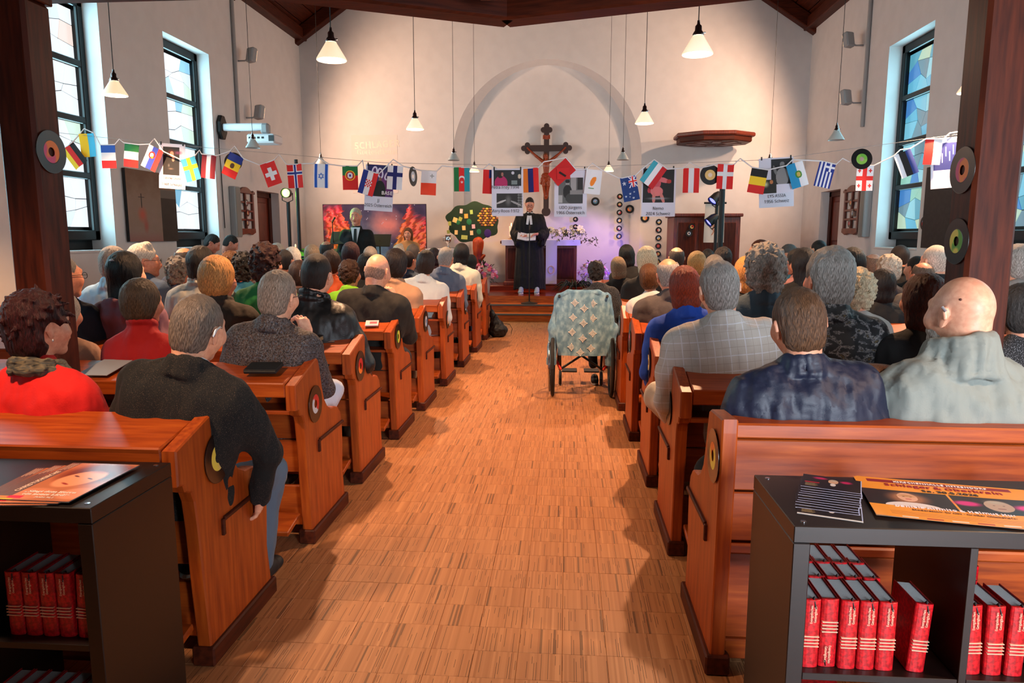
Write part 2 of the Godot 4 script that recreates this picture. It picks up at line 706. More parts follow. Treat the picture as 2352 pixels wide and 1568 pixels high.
func make_materials() -> void:
	var C := func(r: float, g: float, b: float) -> Color: return Color(r, g, b)
	T.pew = ntex(0.012, 4, 3, [C.call(0.50, 0.19, 0.04), C.call(0.58, 0.24, 0.055), C.call(0.615, 0.265, 0.068), C.call(0.67, 0.315, 0.09)], [0.1, 0.42, 0.62, 0.9], 512, FastNoiseLite.TYPE_SIMPLEX_SMOOTH, 22.0)
	T.dark = ntex(0.014, 4, 5, [C.call(0.20, 0.075, 0.036), C.call(0.28, 0.11, 0.052), C.call(0.33, 0.135, 0.066)], [0.1, 0.5, 0.9], 512, FastNoiseLite.TYPE_SIMPLEX_SMOOTH, 18.0)
	T.grain = ntex(0.02, 4, 9, [C.call(0, 0, 0), C.call(1, 1, 1)], [0.0, 1.0], 512)
	T.wnormal = ntex(0.006, 3, 21, [], [], 512, FastNoiseLite.TYPE_SIMPLEX_SMOOTH, 30.0, 26.0)
	T.fine = ntex(0.12, 2, 31, [], [], 512, FastNoiseLite.TYPE_SIMPLEX_SMOOTH, 0.0, 3.0)
	T.plaster = ntex(0.015, 4, 14, [C.call(0.815, 0.805, 0.80), C.call(0.835, 0.825, 0.82)], [0.2, 0.8], 512)
	T.hair = ntex(0.035, 4, 41, [C.call(0.52, 0.50, 0.48), C.call(0.82, 0.81, 0.80), C.call(1.0, 1.0, 1.0)], [0.25, 0.5, 0.8], 512, FastNoiseLite.TYPE_SIMPLEX_SMOOTH, 14.0)
	T.skin = ntex(0.02, 4, 43, [C.call(0.95, 0.91, 0.90), C.call(1, 1, 1)], [0.3, 0.7], 256)
	T.weave = ntex(0.25, 2, 51, [C.call(0.72, 0.72, 0.72), C.call(1, 1, 1)], [0.3, 0.7], 256)
	for ax in 3:
		var sv := Vector3(5.5, 5.5, 5.5)
		sv[ax] = 0.45
		var w := tri_mat(T.pew, sv, 0.42)
		w.metallic_specular = 0.45
		M["pew" + str(ax)] = w
		var sd := Vector3(4.5, 4.5, 4.5)
		sd[ax] = 0.4
		var d := tri_mat(T.dark, sd, 0.5)
		M["dark" + str(ax)] = d
		d.metallic_specular = 0.3
		M["base" + str(ax)] = tri_mat(T.dark, sd, 0.5, Color(0.95, 0.9, 0.85))
	M.altar = tri_mat(T.dark, Vector3(4, 0.5, 4), 0.4, Color(1.35, 1.2, 1.1))
	M.wall = tri_mat(T.plaster, Vector3(0.35, 0.35, 0.35), 0.9, Color(1, 1, 1), true)
	# parquet: short fingers of oak, eight rows by 155 fingers to a tile of 1.24 m
	var im := Image.create(1024, 1024, false, Image.FORMAT_RGB8)
	for row in 8:
		for k in 156:
			var x := int(k * 1024.0 / 155.0)
			var t := 0.5 + 0.34 * rng.randfn(0, 0.5)
			var c := Color(0.56, 0.36, 0.22).lerp(Color(0.71, 0.50, 0.335), clampf(t, 0, 1))
			if rng.randf() < 0.03:
				c = c.darkened(0.3)
			im.fill_rect(Rect2i(x, row * 128, 8, 128), c)
		for k in 156:
			var x := int(k * 1024.0 / 155.0)
			if rng.randf() < 0.32:
				var y := row * 128 + int(rng.randf() * 60)
				im.fill_rect(Rect2i(x, y, 1, mini(128 - (y - row * 128), 30 + int(rng.randf() * 120))), Color(0.2, 0.11, 0.06))
		for k in 26:
			im.fill_rect(Rect2i(int(rng.randf() * 1000), row * 128, 12 + int(rng.randf() * 30), 1), Color(0.22, 0.12, 0.07))
	M.floor = tri_mat(paint_tex(im), Vector3(1 / 1.24, 1 / 1.24, 1 / 1.24), 0.5, Color.WHITE, true)
	M.floor.metallic_specular = 0.4
	M.step = tri_mat(T.pew, Vector3(0.5, 4, 4), 0.4, Color(1.25, 1.35, 1.45))
	M.stage = tri_mat(T.pew, Vector3(0.5, 4, 4), 0.25, Color(0.75, 0.55, 0.5))
	M.chrome = mat(Color(0.75, 0.76, 0.78), 0.2, 1.0)
	M.black = mat(Color(0.025, 0.025, 0.028), 0.55)
	M.iron = mat(Color(0.02, 0.03, 0.035), 0.45, 0.3)
	M.white = mat(Color(0.85, 0.85, 0.86), 0.7)
	M.grey = mat(Color(0.6, 0.6, 0.6), 0.7)
	M.opal = glow(Color(1.0, 0.80, 0.58), 0.95)
	M.opal_dark = mat(Color(0.72, 0.72, 0.7), 0.35)


# ---------------------------------------------------------------- room
const XL := -5.6
const XR := 4.78
const ZB := 15.2
const ZF := -2.6
const RX := -0.43
const EAVE := 5.5
const SLOPE := 0.68
const WL := [[2.0, 3.25, 1.26, 2.35], [4.68, 5.93, 1.26, 4.25], [7.33, 8.58, 1.26, 4.25], [9.98, 11.27, 1.26, 4.25]]
const WR := [[2.3, 3.58, 1.26, 2.35], [4.95, 6.25, 1.26, 4.25], [7.6, 8.92, 1.26, 4.25], [10.25, 11.6, 1.26, 4.25]]


func roof_y(x: float) -> float:
	return EAVE + SLOPE * ((x - XL) if x < RX else (XR - x) * (RX - XL) / (XR - RX))


func side_wall(called: String, x: float, out: float, holes: Array) -> void:
	# piers, parapets under the sills and lintels above; out = -1 left, 1 right
	var g := Geo.new()
	var th := 0.4
	var cx := x + out * th / 2
	var z := ZF - 0.3
	for h in holes:
		g.box(P(cx, EAVE / 2, (z + h[0]) / 2), Vector3(th, EAVE, h[0] - z))
		if h[2] > 0.01:
			g.box(P(cx, h[2] / 2, (h[0] + h[1]) / 2), Vector3(th, h[2], h[1] - h[0]))
		g.box(P(cx, (h[3] + EAVE) / 2, (h[0] + h[1]) / 2), Vector3(th, EAVE - h[3], h[1] - h[0]))
		z = h[1]
	g.box(P(cx, EAVE / 2, (z + ZB + 0.4) / 2), Vector3(th, EAVE, ZB + 0.4 - z))
	struct(called, g.mesh(), M.wall, "pale plastered side wall pierced by tall deep windows" + (" on the side with the projector" if out < 0 else " on the side with the pulpit"), "wall")


func build_room() -> void:
	side_wall("wall_left", XL, -1.0, WL + [[12.78, 13.78, 0.0, 2.27]])
	side_wall("wall_right", XR, 1.0, WR + [[13.18, 14.15, 0.0, 2.27]])
	# back wall with the round-headed niche
	var poly := PackedVector2Array([Vector2(XL - 0.4, 0), Vector2(XL - 0.4, EAVE), Vector2(RX, roof_y(RX)), Vector2(XR + 0.4, EAVE), Vector2(XR + 0.4, 0)])
	var ncx := -0.445
	var outer := PackedVector2Array()
	var inner := PackedVector2Array()
	for k in 33:
		var a := PI * k / 32.0
		outer.append(Vector2(ncx + 1.955 * cos(a), 3.05 + 1.955 * sin(a)))
		inner.append(Vector2(ncx + 1.77 * cos(a), 3.08 + 1.88 * sin(a)))
	var u := poly.duplicate()
	u.append(Vector2(outer[0].x, 0))
	u.append_array(outer)
	u.append(Vector2(outer[32].x, 0))
	var g := Geo.new()
	g.prism(u, at3(P(0, 0, ZB + 0.02)), 0.02)
	var o2 := PackedVector2Array([Vector2(outer[0].x, 0)])
	o2.append_array(outer)
	o2.append(Vector2(outer[32].x, 0))
	var i2 := PackedVector2Array([Vector2(inner[0].x, 0)])
	i2.append_array(inner)
	i2.append(Vector2(inner[32].x, 0))
	for k in o2.size() - 1:
		var m := (o2[k] + o2[k + 1]) * 0.5 - Vector2(ncx, 3.0)
		var nn := Vector3(-m.x, -maxf(m.y, 0.0), 0).normalized()
		g.quad(P(o2[k].x, o2[k].y, ZB), P(o2[k + 1].x, o2[k + 1].y, ZB), P(i2[k + 1].x, i2[k + 1].y, ZB + 0.32), P(i2[k].x, i2[k].y, ZB + 0.32), (nn + Vector3(0, 0, 0.5)).normalized())
	g.box(P(ncx, 3.6, ZB + 0.42), Vector3(11.4, 7.4, 0.2))
	struct("wall_back", g.mesh(), M.wall, "peach-lit gable wall with a shallow round-headed niche behind the altar", "wall")
	# wall behind the camera with a glazed double door
	var f := Geo.new()
	f.box(P(-2.5, 4.5, ZF - 0.2), Vector3(6.8, 9.0, 0.3))
	f.box(P(4.05, 4.5, ZF - 0.2), Vector3(2.3, 9.0, 0.3))
	f.box(P(1.9, 5.75, ZF - 0.2), Vector3(2.0, 6.5, 0.3))
	struct("wall_front", f.mesh(), M.wall, "plastered wall behind the last pews with the glazed entrance", "wall")
	var d := Node3D.new()
	d.name = "door_3"
	add_child(d)
	tag(d, "glazed double entrance door behind the last pews", "door", "", "structure")
	var fr := Geo.new()
	for x in [0.94, 1.9, 2.86]:
		fr.box(P(x, 1.25, ZF - 0.2), Vector3(0.09, 2.5, 0.08), 0.005)
	for y in [0.12, 2.45]:
		fr.box(P(1.9, y, ZF - 0.2), Vector3(2.0, 0.14, 0.08), 0.005)
	part("frame", fr.mesh(), M.dark1, d)
	for x in [1.42, 2.38]:
		part("pane", bx(P(x, 1.28, ZF - 0.2), Vector3(0.86, 2.2, 0.02)), glow(Color(0.85, 0.93, 1.0), 1.2), d)
	# roof: boards on both slopes
	for sd in 2:
		var root := Node3D.new()
		root.name = "ceiling_left" if sd == 0 else "ceiling_right"
		add_child(root)
		tag(root, "dark boarded roof slope rising from the %s wall" % ("projector" if sd == 0 else "pulpit"), "ceiling", "", "structure")
		var x0 := XL - 0.3 if sd == 0 else XR + 0.3
		var a := Vector3(x0, roof_y(XL) - 0.2 * SLOPE, 0)
		var b := Vector3(RX, roof_y(RX), 0)
		var n := 22
		var dir := (b - a).normalized()
		var nn := Vector3(-dir.y, dir.x, 0) * (1.0 if sd == 0 else -1.0)
		var wide := a.distance_to(b) / n
		var bs := Basis(dir, nn, dir.cross(nn))
		var bm := bx(Vector3.ZERO, Vector3(wide - 0.012, 0.04, 18.4), 0.006, bs)
		for k in n:
			part("plank", bm, M.dark2, root, a + dir * wide * (k + 0.5) + nn * 0.09 + P(0, 0, 6.5))
		var bk := Geo.new()
		bk.box((a + b) * 0.5 + nn * 0.16 + P(0, 0, 6.5), Vector3(a.distance_to(b) + 0.4, 0.06, 18.6), 0.0, bs)
		part("roof_deck", bk.mesh(), M.dark2, root)
		for dz in [ZB - 0.12, 12.2, 9.1, 6.0]:
			part("rafter", bx((a + b) * 0.5 - nn * 0.06 + P(0, 0, dz), Vector3(a.distance_to(b), 0.24, 0.2), 0.015, bs), M["dark0"], root)
		part("wall_plate", bx(P(XL + 0.08 if sd == 0 else XR - 0.08, EAVE + 0.05, 6.4), Vector3(0.2, 0.22, 17.6), 0.015), M["dark2"], root)
	build_floor()
	# doors at the far ends of both side walls
	for e in [[XL - 0.22, 12.78, 13.78, "door_1", "brown panelled door beside the wooden hymn board under the projector"], [XR + 0.22, 13.18, 14.15, "door_2", "dark brown panelled door between pulpit corner and hymn board"]]:
		var o := Node3D.new()
		o.name = e[3]
		add_child(o)
		tag(o, e[4], "door", "", "structure")
		var zc: float = (e[1] + e[2]) / 2
		var g2 := Geo.new()
		g2.box(P(e[0], 1.3, zc), Vector3(0.05, 1.9, e[2] - e[1]), 0.004)
		part("door_leaf", g2.mesh(), M.altar, o)
		var inw: float = 1.0 if e[0] < 0 else -1.0
		for y in [0.85, 1.72]:
			part("panel", bx(P(e[0] + inw * 0.028, y, zc), Vector3(0.03, 0.72, 0.62), 0.012), M.altar, o)
		var fg := Geo.new()
		for z in [e[1] + 0.05, e[2] - 0.05]:
			fg.box(P(e[0] + inw * 0.03, 1.3, z), Vector3(0.07, 1.95, 0.1), 0.008)
		fg.box(P(e[0] + inw * 0.03, 2.22, zc), Vector3(0.07, 0.1, 1.0), 0.008)
		part("frame", fg.mesh(), M.dark1, o)
		part("handle", Geo.new().tube([P(e[0] + inw * 0.05, 1.38, e[1] + 0.16), P(e[0] + inw * 0.09, 1.38, e[1] + 0.16), P(e[0] + inw * 0.09, 1.38, e[1] + 0.28)], 0.011, 8).mesh(), M.chrome, o)


func build_floor() -> void:
	var root := Node3D.new()
	root.name = "floor"
	add_child(root)
	tag(root, "orange finger parquet floor running up the aisle", "floor", "", "structure")
	part("subfloor", bx(P(RX, -0.11, 6.3), Vector3(11.2, 0.18, 18.4)), mat(Color(0.16, 0.09, 0.05), 0.9), root)
	var q := 0.155
	var one := Geo.new()
	block(one, Vector3.ZERO, q)
	var bm := one.mesh()
	var rest := Geo.new()
	for r in range(-17, 79):
		for c in range(-36, 31):
			var p := Vector3((c + 0.5) * q, rng.randf_range(-0.0006, 0.0004), -(r + 0.5) * q)
			if c >= -8 and c < 4 and r >= 11 and r < 36:
				part("parquet_block", bm, M.floor, root, p)
			elif p.x > XL and p.x < XR:
				block(rest, p, q)
	var o := part("parquet_block", rest.mesh(), M.floor, root)
	o.set_meta("kind", "stuff")


func block(g: Geo, p: Vector3, q: float) -> void:
	var h := q / 2 - 0.0004
	var i := h - 0.0012
	g.quad(p + Vector3(-i, 0, -i), p + Vector3(i, 0, -i), p + Vector3(i, 0, i), p + Vector3(-i, 0, i), Vector3.UP)
	for k in 4:
		var b := Basis(Vector3.UP, k * PI / 2)
		g.quad(p + b * Vector3(-i, 0, i), p + b * Vector3(i, 0, i), p + b * Vector3(h, -0.0025, h), p + b * Vector3(-h, -0.0025, h), b * Vector3(0, 0.8, 0.6))
		g.quad(p + b * Vector3(-h, -0.0025, h), p + b * Vector3(h, -0.0025, h), p + b * Vector3(h, -0.02, h), p + b * Vector3(-h, -0.02, h), b * Vector3(0, 0, 1))


# ---------------------------------------------------------------- windows
func build_windows() -> void:
	var pal_l := [Color(0.95, 0.98, 1.0), Color(0.9, 0.97, 1.0), Color(0.78, 0.93, 1.0), Color(0.95, 0.98, 1.0), Color(0.6, 0.85, 0.98), Color(0.86, 0.97, 0.9), Color(0.98, 0.9, 0.86), Color(0.45, 0.72, 0.85)]
	var pal_r := [Color(0.40, 0.78, 0.92), Color(0.5, 0.84, 0.95), Color(0.25, 0.55, 0.85), Color(0.62, 0.9, 0.96), Color(0.35, 0.70, 0.80), Color(0.62, 0.88, 0.8), Color(0.45, 0.6, 0.66), Color(0.8, 0.92, 0.8)]
	var num := 1
	var words := ["low window under the gallery", "tall window nearest the gallery", "tall window half hidden by the post", "tall window in the middle of the wall"]
	for sd in 2:
		var pal: Array = pal_l if sd == 0 else pal_r
		var mats := []
		for c in pal:
			var m := glow(c, 1.0 if sd == 0 else 0.75, Color(0.3, 0.34, 0.38))
			m.roughness = 0.15
			mats.append(m)
		var list: Array = WL if sd == 0 else WR
		for wi in list.size():
			var h: Array = list[wi]
			var inw := 1.0 if sd == 0 else -1.0
			var xg := (XL - 0.27) if sd == 0 else (XR + 0.27)
			var o := Node3D.new()
			o.name = "window_%d" % num
			num += 1
			add_child(o)
			tag(o, "%s leaded %s, dark frame, in the %s wall" % ["pale" if sd == 0 else "blue", words[wi], "projector-side" if sd == 0 else "pulpit-side"], "window", "", "structure")
			var z0: float = h[0]
			var z1: float = h[1]
			var y0: float = h[2] + 0.14
			var y1: float = h[3]
			var fg := Geo.new()
			for z in [z0 + 0.05, z1 - 0.05]:
				fg.box(P(xg + inw * 0.03, (y0 + y1) / 2, z), Vector3(0.1, y1 - y0, 0.1), 0.01)
			for y in [y0 + 0.06, y1 - 0.06]:
				fg.box(P(xg + inw * 0.03, y, (z0 + z1) / 2), Vector3(0.1, 0.12, z1 - z0), 0.01)
			part("frame", fg.mesh(), M.iron, o)
			part("sill", bx(P(XL - 0.13 if sd == 0 else XR + 0.13, h[2] + 0.01, (z0 + z1) / 2), Vector3(0.3, 0.03, z1 - z0), 0.004), M.wall, o)
			part("shutter_plate", bx(P(xg - inw * 0.05, (h[2] + y1) / 2, (z0 + z1) / 2), Vector3(0.02, y1 - h[2], z1 - z0)), M.iron, o)
			var secs := 4 if y1 - y0 > 2.0 else 1
			var sh := (y1 - y0 - 0.24) / secs
			for s in secs:
				var ya := y0 + 0.12 + s * sh
				if s > 0:
					part("crossbar", bx(P(xg + inw * 0.035, ya, (z0 + z1) / 2), Vector3(0.08, 0.075, z1 - z0 - 0.16), 0.008), M.iron, o)
				var nu := 4
				var nv := 3
				var grid := []
				for j in nv + 1:
					for i in nu + 1:
						var fx := float(i) / nu
						var fy := float(j) / nv
						if i > 0 and i < nu:
							fx += rng.randf_range(-0.085, 0.085)
						if j > 0 and j < nv:
							fy += rng.randf_range(-0.12, 0.12)
						grid.append(Vector2(lerpf(z0 + 0.1, z1 - 0.1, fx), lerpf(ya + 0.035, ya + sh - 0.035, fy)))
				for j in nv:
					for i in nu:
						var q := [grid[j * 5 + i], grid[j * 5 + i + 1], grid[j * 5 + i + 6], grid[j * 5 + i + 5]]
						var cen: Vector2 = (q[0] + q[1] + q[2] + q[3]) / 4
						var pp := PackedVector2Array()
						for e in q:
							var v2: Vector2 = cen + (e - cen) * (1.0 - 0.007 / maxf(0.05, (e - cen).length()))
							pp.append(v2)
						var g := Geo.new()
						# polygon in (depth, y): basis x -> -z
						g.prism(pp, Transform3D(Basis(Vector3(0, 0, -1), Vector3.UP, Vector3(1, 0, 0)), Vector3(xg - 0.004, 0, 0)), 0.008)
						var k := rng.randi() % pal.size()
						if sd == 0 and rng.randf() < 0.6:
							k = 0
						part("pane", g.mesh(), mats[k], o)


# ---------------------------------------------------------------- gallery over the camera, and its two posts
func build_gallery() -> void:
	build_gallery_lamp()
	var o := Node3D.new()
	o.name = "gallery"
	add_child(o)
	tag(o, "dark timber organ gallery whose angled front edge hangs over the last pews", "gallery", "", "structure")
	var y := 2.6
	var edge := PackedVector2Array([Vector2(XL, 3.62), Vector2(-1.52, 3.62), Vector2(-0.34, 4.2), Vector2(0.93, 3.82), Vector2(1.5, 3.62), Vector2(XR, 3.62)])
	var poly := edge.duplicate()
	poly.append(Vector2(XR, ZF))
	poly.append(Vector2(XL, ZF))
	var t := Transform3D(Basis(Vector3(1, 0, 0), Vector3(0, 0, -1), Vector3(0, 1, 0)), Vector3(0, y + 0.12, 0))
	part("deck", Geo.new().prism(poly, t, 0.1).mesh(), M.dark2, o)
	for k in edge.size() - 1:
		var a := P(edge[k].x, y + 0.09, edge[k].y)
		var b := P(edge[k + 1].x, y + 0.09, edge[k + 1].y)
		var dir := (b - a).normalized()
		part("edge_beam", bx((a + b) * 0.5 + Vector3(0, 0, 0.09), Vector3(a.distance_to(b) + 0.04, 0.18, 0.16), 0.012, Basis(dir, Vector3.UP, dir.cross(Vector3.UP))), M.dark0, o)
		part("parapet_panel", bx((a + b) * 0.5 + Vector3(0, 0.55, 0.06), Vector3(a.distance_to(b), 0.85, 0.05), 0.006, Basis(dir, Vector3.UP, dir.cross(Vector3.UP))), M.dark0, o)
	for k in 9:
		var x := -4.9 + k * 1.13
		part("joist", bx(P(x, y + 0.06, 0.6), Vector3(0.13, 0.12, 5.9 + (0.35 if absf(x + 0.4) < 0.9 else 0.0)), 0.01), M.dark2, o)
	part("cross_beam", bx(P(RX, y + 0.02, 2.93), Vector3(XR - XL, 0.2, 0.2), 0.015), M.dark0, o)
	for e in [[-2.25, "dark timber post with a single record, between the first pews by the red jacket", 0.16], [1.6, "dark timber post with two records, behind the bald man in sage", 0.172]]:
		var g := Geo.new()
		g.box(P(e[0], 1.2, 2.93), Vector3(e[2], 2.4, 0.16), 0.014)
		g.box(P(e[0], 2.5, 2.93), Vector3(e[2] + 0.015, 0.2, 0.175), 0.004)
		g.box(P(e[0], 0.06, 2.93), Vector3(e[2] + 0.03, 0.12, 0.17), 0.012)
		var c := part("timber_post", g.mesh(), M.dark1, self)
		tag(c, e[1], "post", "", "structure")


func build_gallery_lamp() -> void:
	for e in [[-1.75, 1.55, "left"], [2.3, 1.3, "right"]]:
		var o := thing("gallery_lamp", "round opal ceiling lamp under the gallery over the %s bookshelf" % e[2], "lamp", P(e[0], 2.6, e[1]))
		part("base", Geo.new().lathe([Vector2(0.0, 0.0), Vector2(0.09, 0.0), Vector2(0.09, -0.04), Vector2(0.05, -0.05)], 20).mesh(), M.chrome, o)
		part("globe", Geo.new().ball(Vector3(0, -0.2, 0), Vector3(0.16, 0.16, 0.16), 20, 14).mesh(), glow(Color(1.0, 0.85, 0.7), 0.8), o)
	# unseen wall added to keep the door light off the left shelf
	struct("wall_light_blocker", bx(P(0.85, 1.3, -1.6), Vector3(0.1, 2.6, 2.0)), M.wall, "short plastered wall added behind the camera to shade the left bookshelf", "wall")


# ---------------------------------------------------------------- chancel steps
func build_stage() -> void:
	var o := Node3D.new()
	o.name = "chancel_steps"
	add_child(o)
	tag(o, "raised wooden chancel floor with two grey-edged steps before the altar", "steps", "", "structure")
	var w := XR - XL
	part("riser", bx(P(RX, 0.0625, 12.13), Vector3(w, 0.125, 0.03)), M.step, o)
	part("tread", bx(P(RX, 0.11, 12.45), Vector3(w, 0.03, 0.66), 0.004), M.step, o)
	part("nosing", bx(P(RX, 0.121, 12.12), Vector3(w, 0.03, 0.05), 0.006), mat(Color(0.42, 0.45, 0.45), 0.4, 0.6), o)
	part("riser", bx(P(RX, 0.185, 12.53), Vector3(w, 0.125, 0.03)), M.step, o)
	part("tread", bx(P(RX, 0.235, 12.8), Vector3(w, 0.03, 0.56), 0.004), M.step, o)
	part("nosing", bx(P(RX, 0.246, 12.52), Vector3(w, 0.03, 0.05), 0.006), mat(Color(0.42, 0.45, 0.45), 0.4, 0.6), o)
	part("riser", bx(P(RX, 0.31, 12.93), Vector3(w, 0.13, 0.03)), M.step, o)
	part("platform", bx(P(RX, 0.1925, 14.2), Vector3(w, 0.365, 2.56), 0.004), M.stage, o)
	part("altar_podium", bx(P(-0.5, 0.42, 14.75), Vector3(3.4, 0.1, 1.1), 0.006), M.stage, o)


# ---------------------------------------------------------------- pews
const PEW_L := [[-1.19, 2.17], [-1.19, 3.15], [-1.20, 3.99], [-1.20, 4.92], [-1.18, 5.78], [-1.16, 6.78], [-1.14, 7.80], [-1.12, 8.82], [-1.12, 9.92]]
const PEW_R := [[0.49, 2.25], [0.49, 3.15], [0.49, 4.06], [0.47, 5.0], [0.46, 5.9], [0.46, 6.85], [0.45, 7.85], [0.45, 8.85], [0.45, 9.9]]


func pew_profile(ledge: bool) -> PackedVector2Array:
	# (forward from the rear edge, height)
	var p := PackedVector2Array([Vector2(0.0, 0.04)])
	if ledge:
		p.append_array([Vector2(-0.035, 0.52), Vector2(-0.045, 0.6), Vector2(-0.06, 0.635), Vector2(-0.095, 0.65), Vector2(-0.105, 0.675), Vector2(-0.135, 0.68), Vector2(-0.135, 0.795)])
	else:
		p.append_array([Vector2(-0.04, 0.84), Vector2(-0.04, 0.885)])
	p.append_array([Vector2(0.145, 0.872), Vector2(0.165, 0.862), Vector2(0.185, 0.80), Vector2(0.205, 0.72), Vector2(0.23, 0.655), Vector2(0.27, 0.61), Vector2(0.32, 0.585), Vector2(0.38, 0.58), Vector2(0.43, 0.565), Vector2(0.47, 0.53), Vector2(0.49, 0.47), Vector2(0.49, 0.36), Vector2(0.475, 0.22), Vector2(0.5, 0.04)])
	return p


func make_pew(sd: int, ledge: bool, label: String) -> Node3D:
	# origin on the floor at the aisle face and rear edge of the aisle end; sd = -1: pew runs to the left
	var o := thing("church_pew", label, "pew", Vector3.ZERO, 0, "wooden pews left of the aisle" if sd < 0 else "wooden pews right of the aisle")
	var length := 3.75
	var t := 0.05
	var dirb := Basis(Vector3(0, 0, -1), Vector3.UP, Vector3(1, 0, 0))
	var x0 := -t if sd < 0 else 0.0
	var endm := Geo.new().prism(pew_profile(ledge), Transform3D(dirb, Vector3(x0, 0, 0)), t, 0.005).mesh()
	part("end_panel", endm, M.pew1, o)
	part("end_panel", endm, M.pew1, o, Vector3(sd * (length - t), 0, 0))
	for x in [0.0, sd * (length - t)]:
		part("plinth", bx(Vector3(x + sd * t / 2, 0.035, -0.25), Vector3(t + 0.03, 0.07, 0.53), 0.006), M.dark2, o)
	# stepped batten on the aisle face, at seat height
	var bt := Geo.new()
	bt.box(Vector3(-sd * 0.004, 0.472, -0.31), Vector3(0.014, 0.016, 0.36), 0.003)
	bt.box(Vector3(-sd * 0.004, 0.445, -0.122), Vector3(0.014, 0.06, 0.016), 0.003)
	part("batten", bt.mesh(), M.dark2, o)
	var xc := sd * length / 2
	var inner := length - 2 * t - 0.004
	for k in 4:
		var y := 0.16 + k * 0.165 + (0.08 if k > 0 else 0.0)
		part("back_plank", bx(Vector3(xc, y, -0.085 - (k - 1.5) * 0.004), Vector3(inner, 0.16 if k else 0.2, 0.022), 0.004), M.pew0, o)
	if ledge:
		var tilt := Basis(Vector3.RIGHT, 0.17)
		part("book_ledge", bx(Vector3(xc, 0.815, -0.0), Vector3(inner, 0.024, 0.27), 0.005, tilt), M.pew0, o)
		part("ledge_lip", bx(Vector3(xc, 0.765, 0.122), Vector3(inner, 0.055, 0.02), 0.004), M.pew0, o)
		part("book_shelf", bx(Vector3(xc, 0.655, 0.0), Vector3(inner, 0.018, 0.16), 0.003), M.pew0, o)
	else:
		part("top_rail", bx(Vector3(xc, 0.836, -0.06), Vector3(inner, 0.05, 0.11), 0.006), M.pew0, o)
		part("wide_board", bx(Vector3(xc, 0.72, -0.035), Vector3(inner, 0.17, 0.03), 0.004), M.pew0, o)
		part("wide_board", bx(Vector3(xc, 0.545, -0.035), Vector3(inner, 0.165, 0.03), 0.004), M.pew0, o)
		part("mid_rail", bx(Vector3(xc, 0.435, -0.04), Vector3(inner, 0.035, 0.05), 0.006), M.pew0, o)
		part("lower_panel", bx(Vector3(xc, 0.26, -0.052), Vector3(inner, 0.3, 0.02), 0.003), M.pew0, o)
		part("bottom_rail", bx(Vector3(xc, 0.075, -0.045), Vector3(inner, 0.07, 0.04), 0.005), M.pew0, o)
	part("seat", bx(Vector3(xc, 0.425, -0.30), Vector3(inner, 0.03, 0.40), 0.008), M.pew0, o)
	part("seat_rail", bx(Vector3(xc, 0.36, -0.455), Vector3(inner, 0.1, 0.022), 0.003), M.pew0, o)
	if ledge:
		part("foot_rest", bx(Vector3(xc, 0.13, 0.09), Vector3(inner, 0.025, 0.16), 0.004, Basis(Vector3.RIGHT, 0.2)), M.pew0, o)
	return o


func build_pews() -> void:
	var nth := ["nearest", "second", "third", "fourth", "fifth", "sixth", "seventh", "eighth", "frontmost"]
	var extra_l := [" with the cream-labelled record on its end", " with a red-labelled record on its end", " with an orange-labelled record on its end", " with a yellow-labelled record on its end", " with a pale blue record on its end", ", a white-jacketed sleeve draped over its end", ", behind the man in the grey-blue suit", ", blue-jeaned knees beside it", ", beside the black backpack"]
	var extra_r := [", plain-backed, behind the right bookshelf", ", with a white-patterned record on its end", ", where the woman in the blue jacket sits", ", beside the wheelchair", ", where the white-haired woman in navy sits", "", "", "", ""]
	var a: Node3D = null
	for i in PEW_L.size():
		var lb: String = "%s brown pew left of the aisle%s" % [nth[i], extra_l[i]]
		if i == 0:
			a = make_pew(-1, true, lb)
			a.position = P(PEW_L[i][0], 0, PEW_L[i][1])
		else:
			copy_of(a, "church_pew", lb, P(PEW_L[i][0], 0, PEW_L[i][1]))
	var b := make_pew(1, false, nth[0] + " brown pew right of the aisle" + extra_r[0])
	b.position = P(PEW_R[0][0], 0, PEW_R[0][1])
	var c: Node3D = null
	for i in range(1, PEW_R.size()):
		var lb: String = "%s brown pew right of the aisle%s" % [nth[i], extra_r[i]]
		if c == null:
			c = make_pew(1, true, lb)
			c.position = P(PEW_R[i][0], 0, PEW_R[i][1])
		else:
			copy_of(c, "church_pew", lb, P(PEW_R[i][0], 0, PEW_R[i][1]))


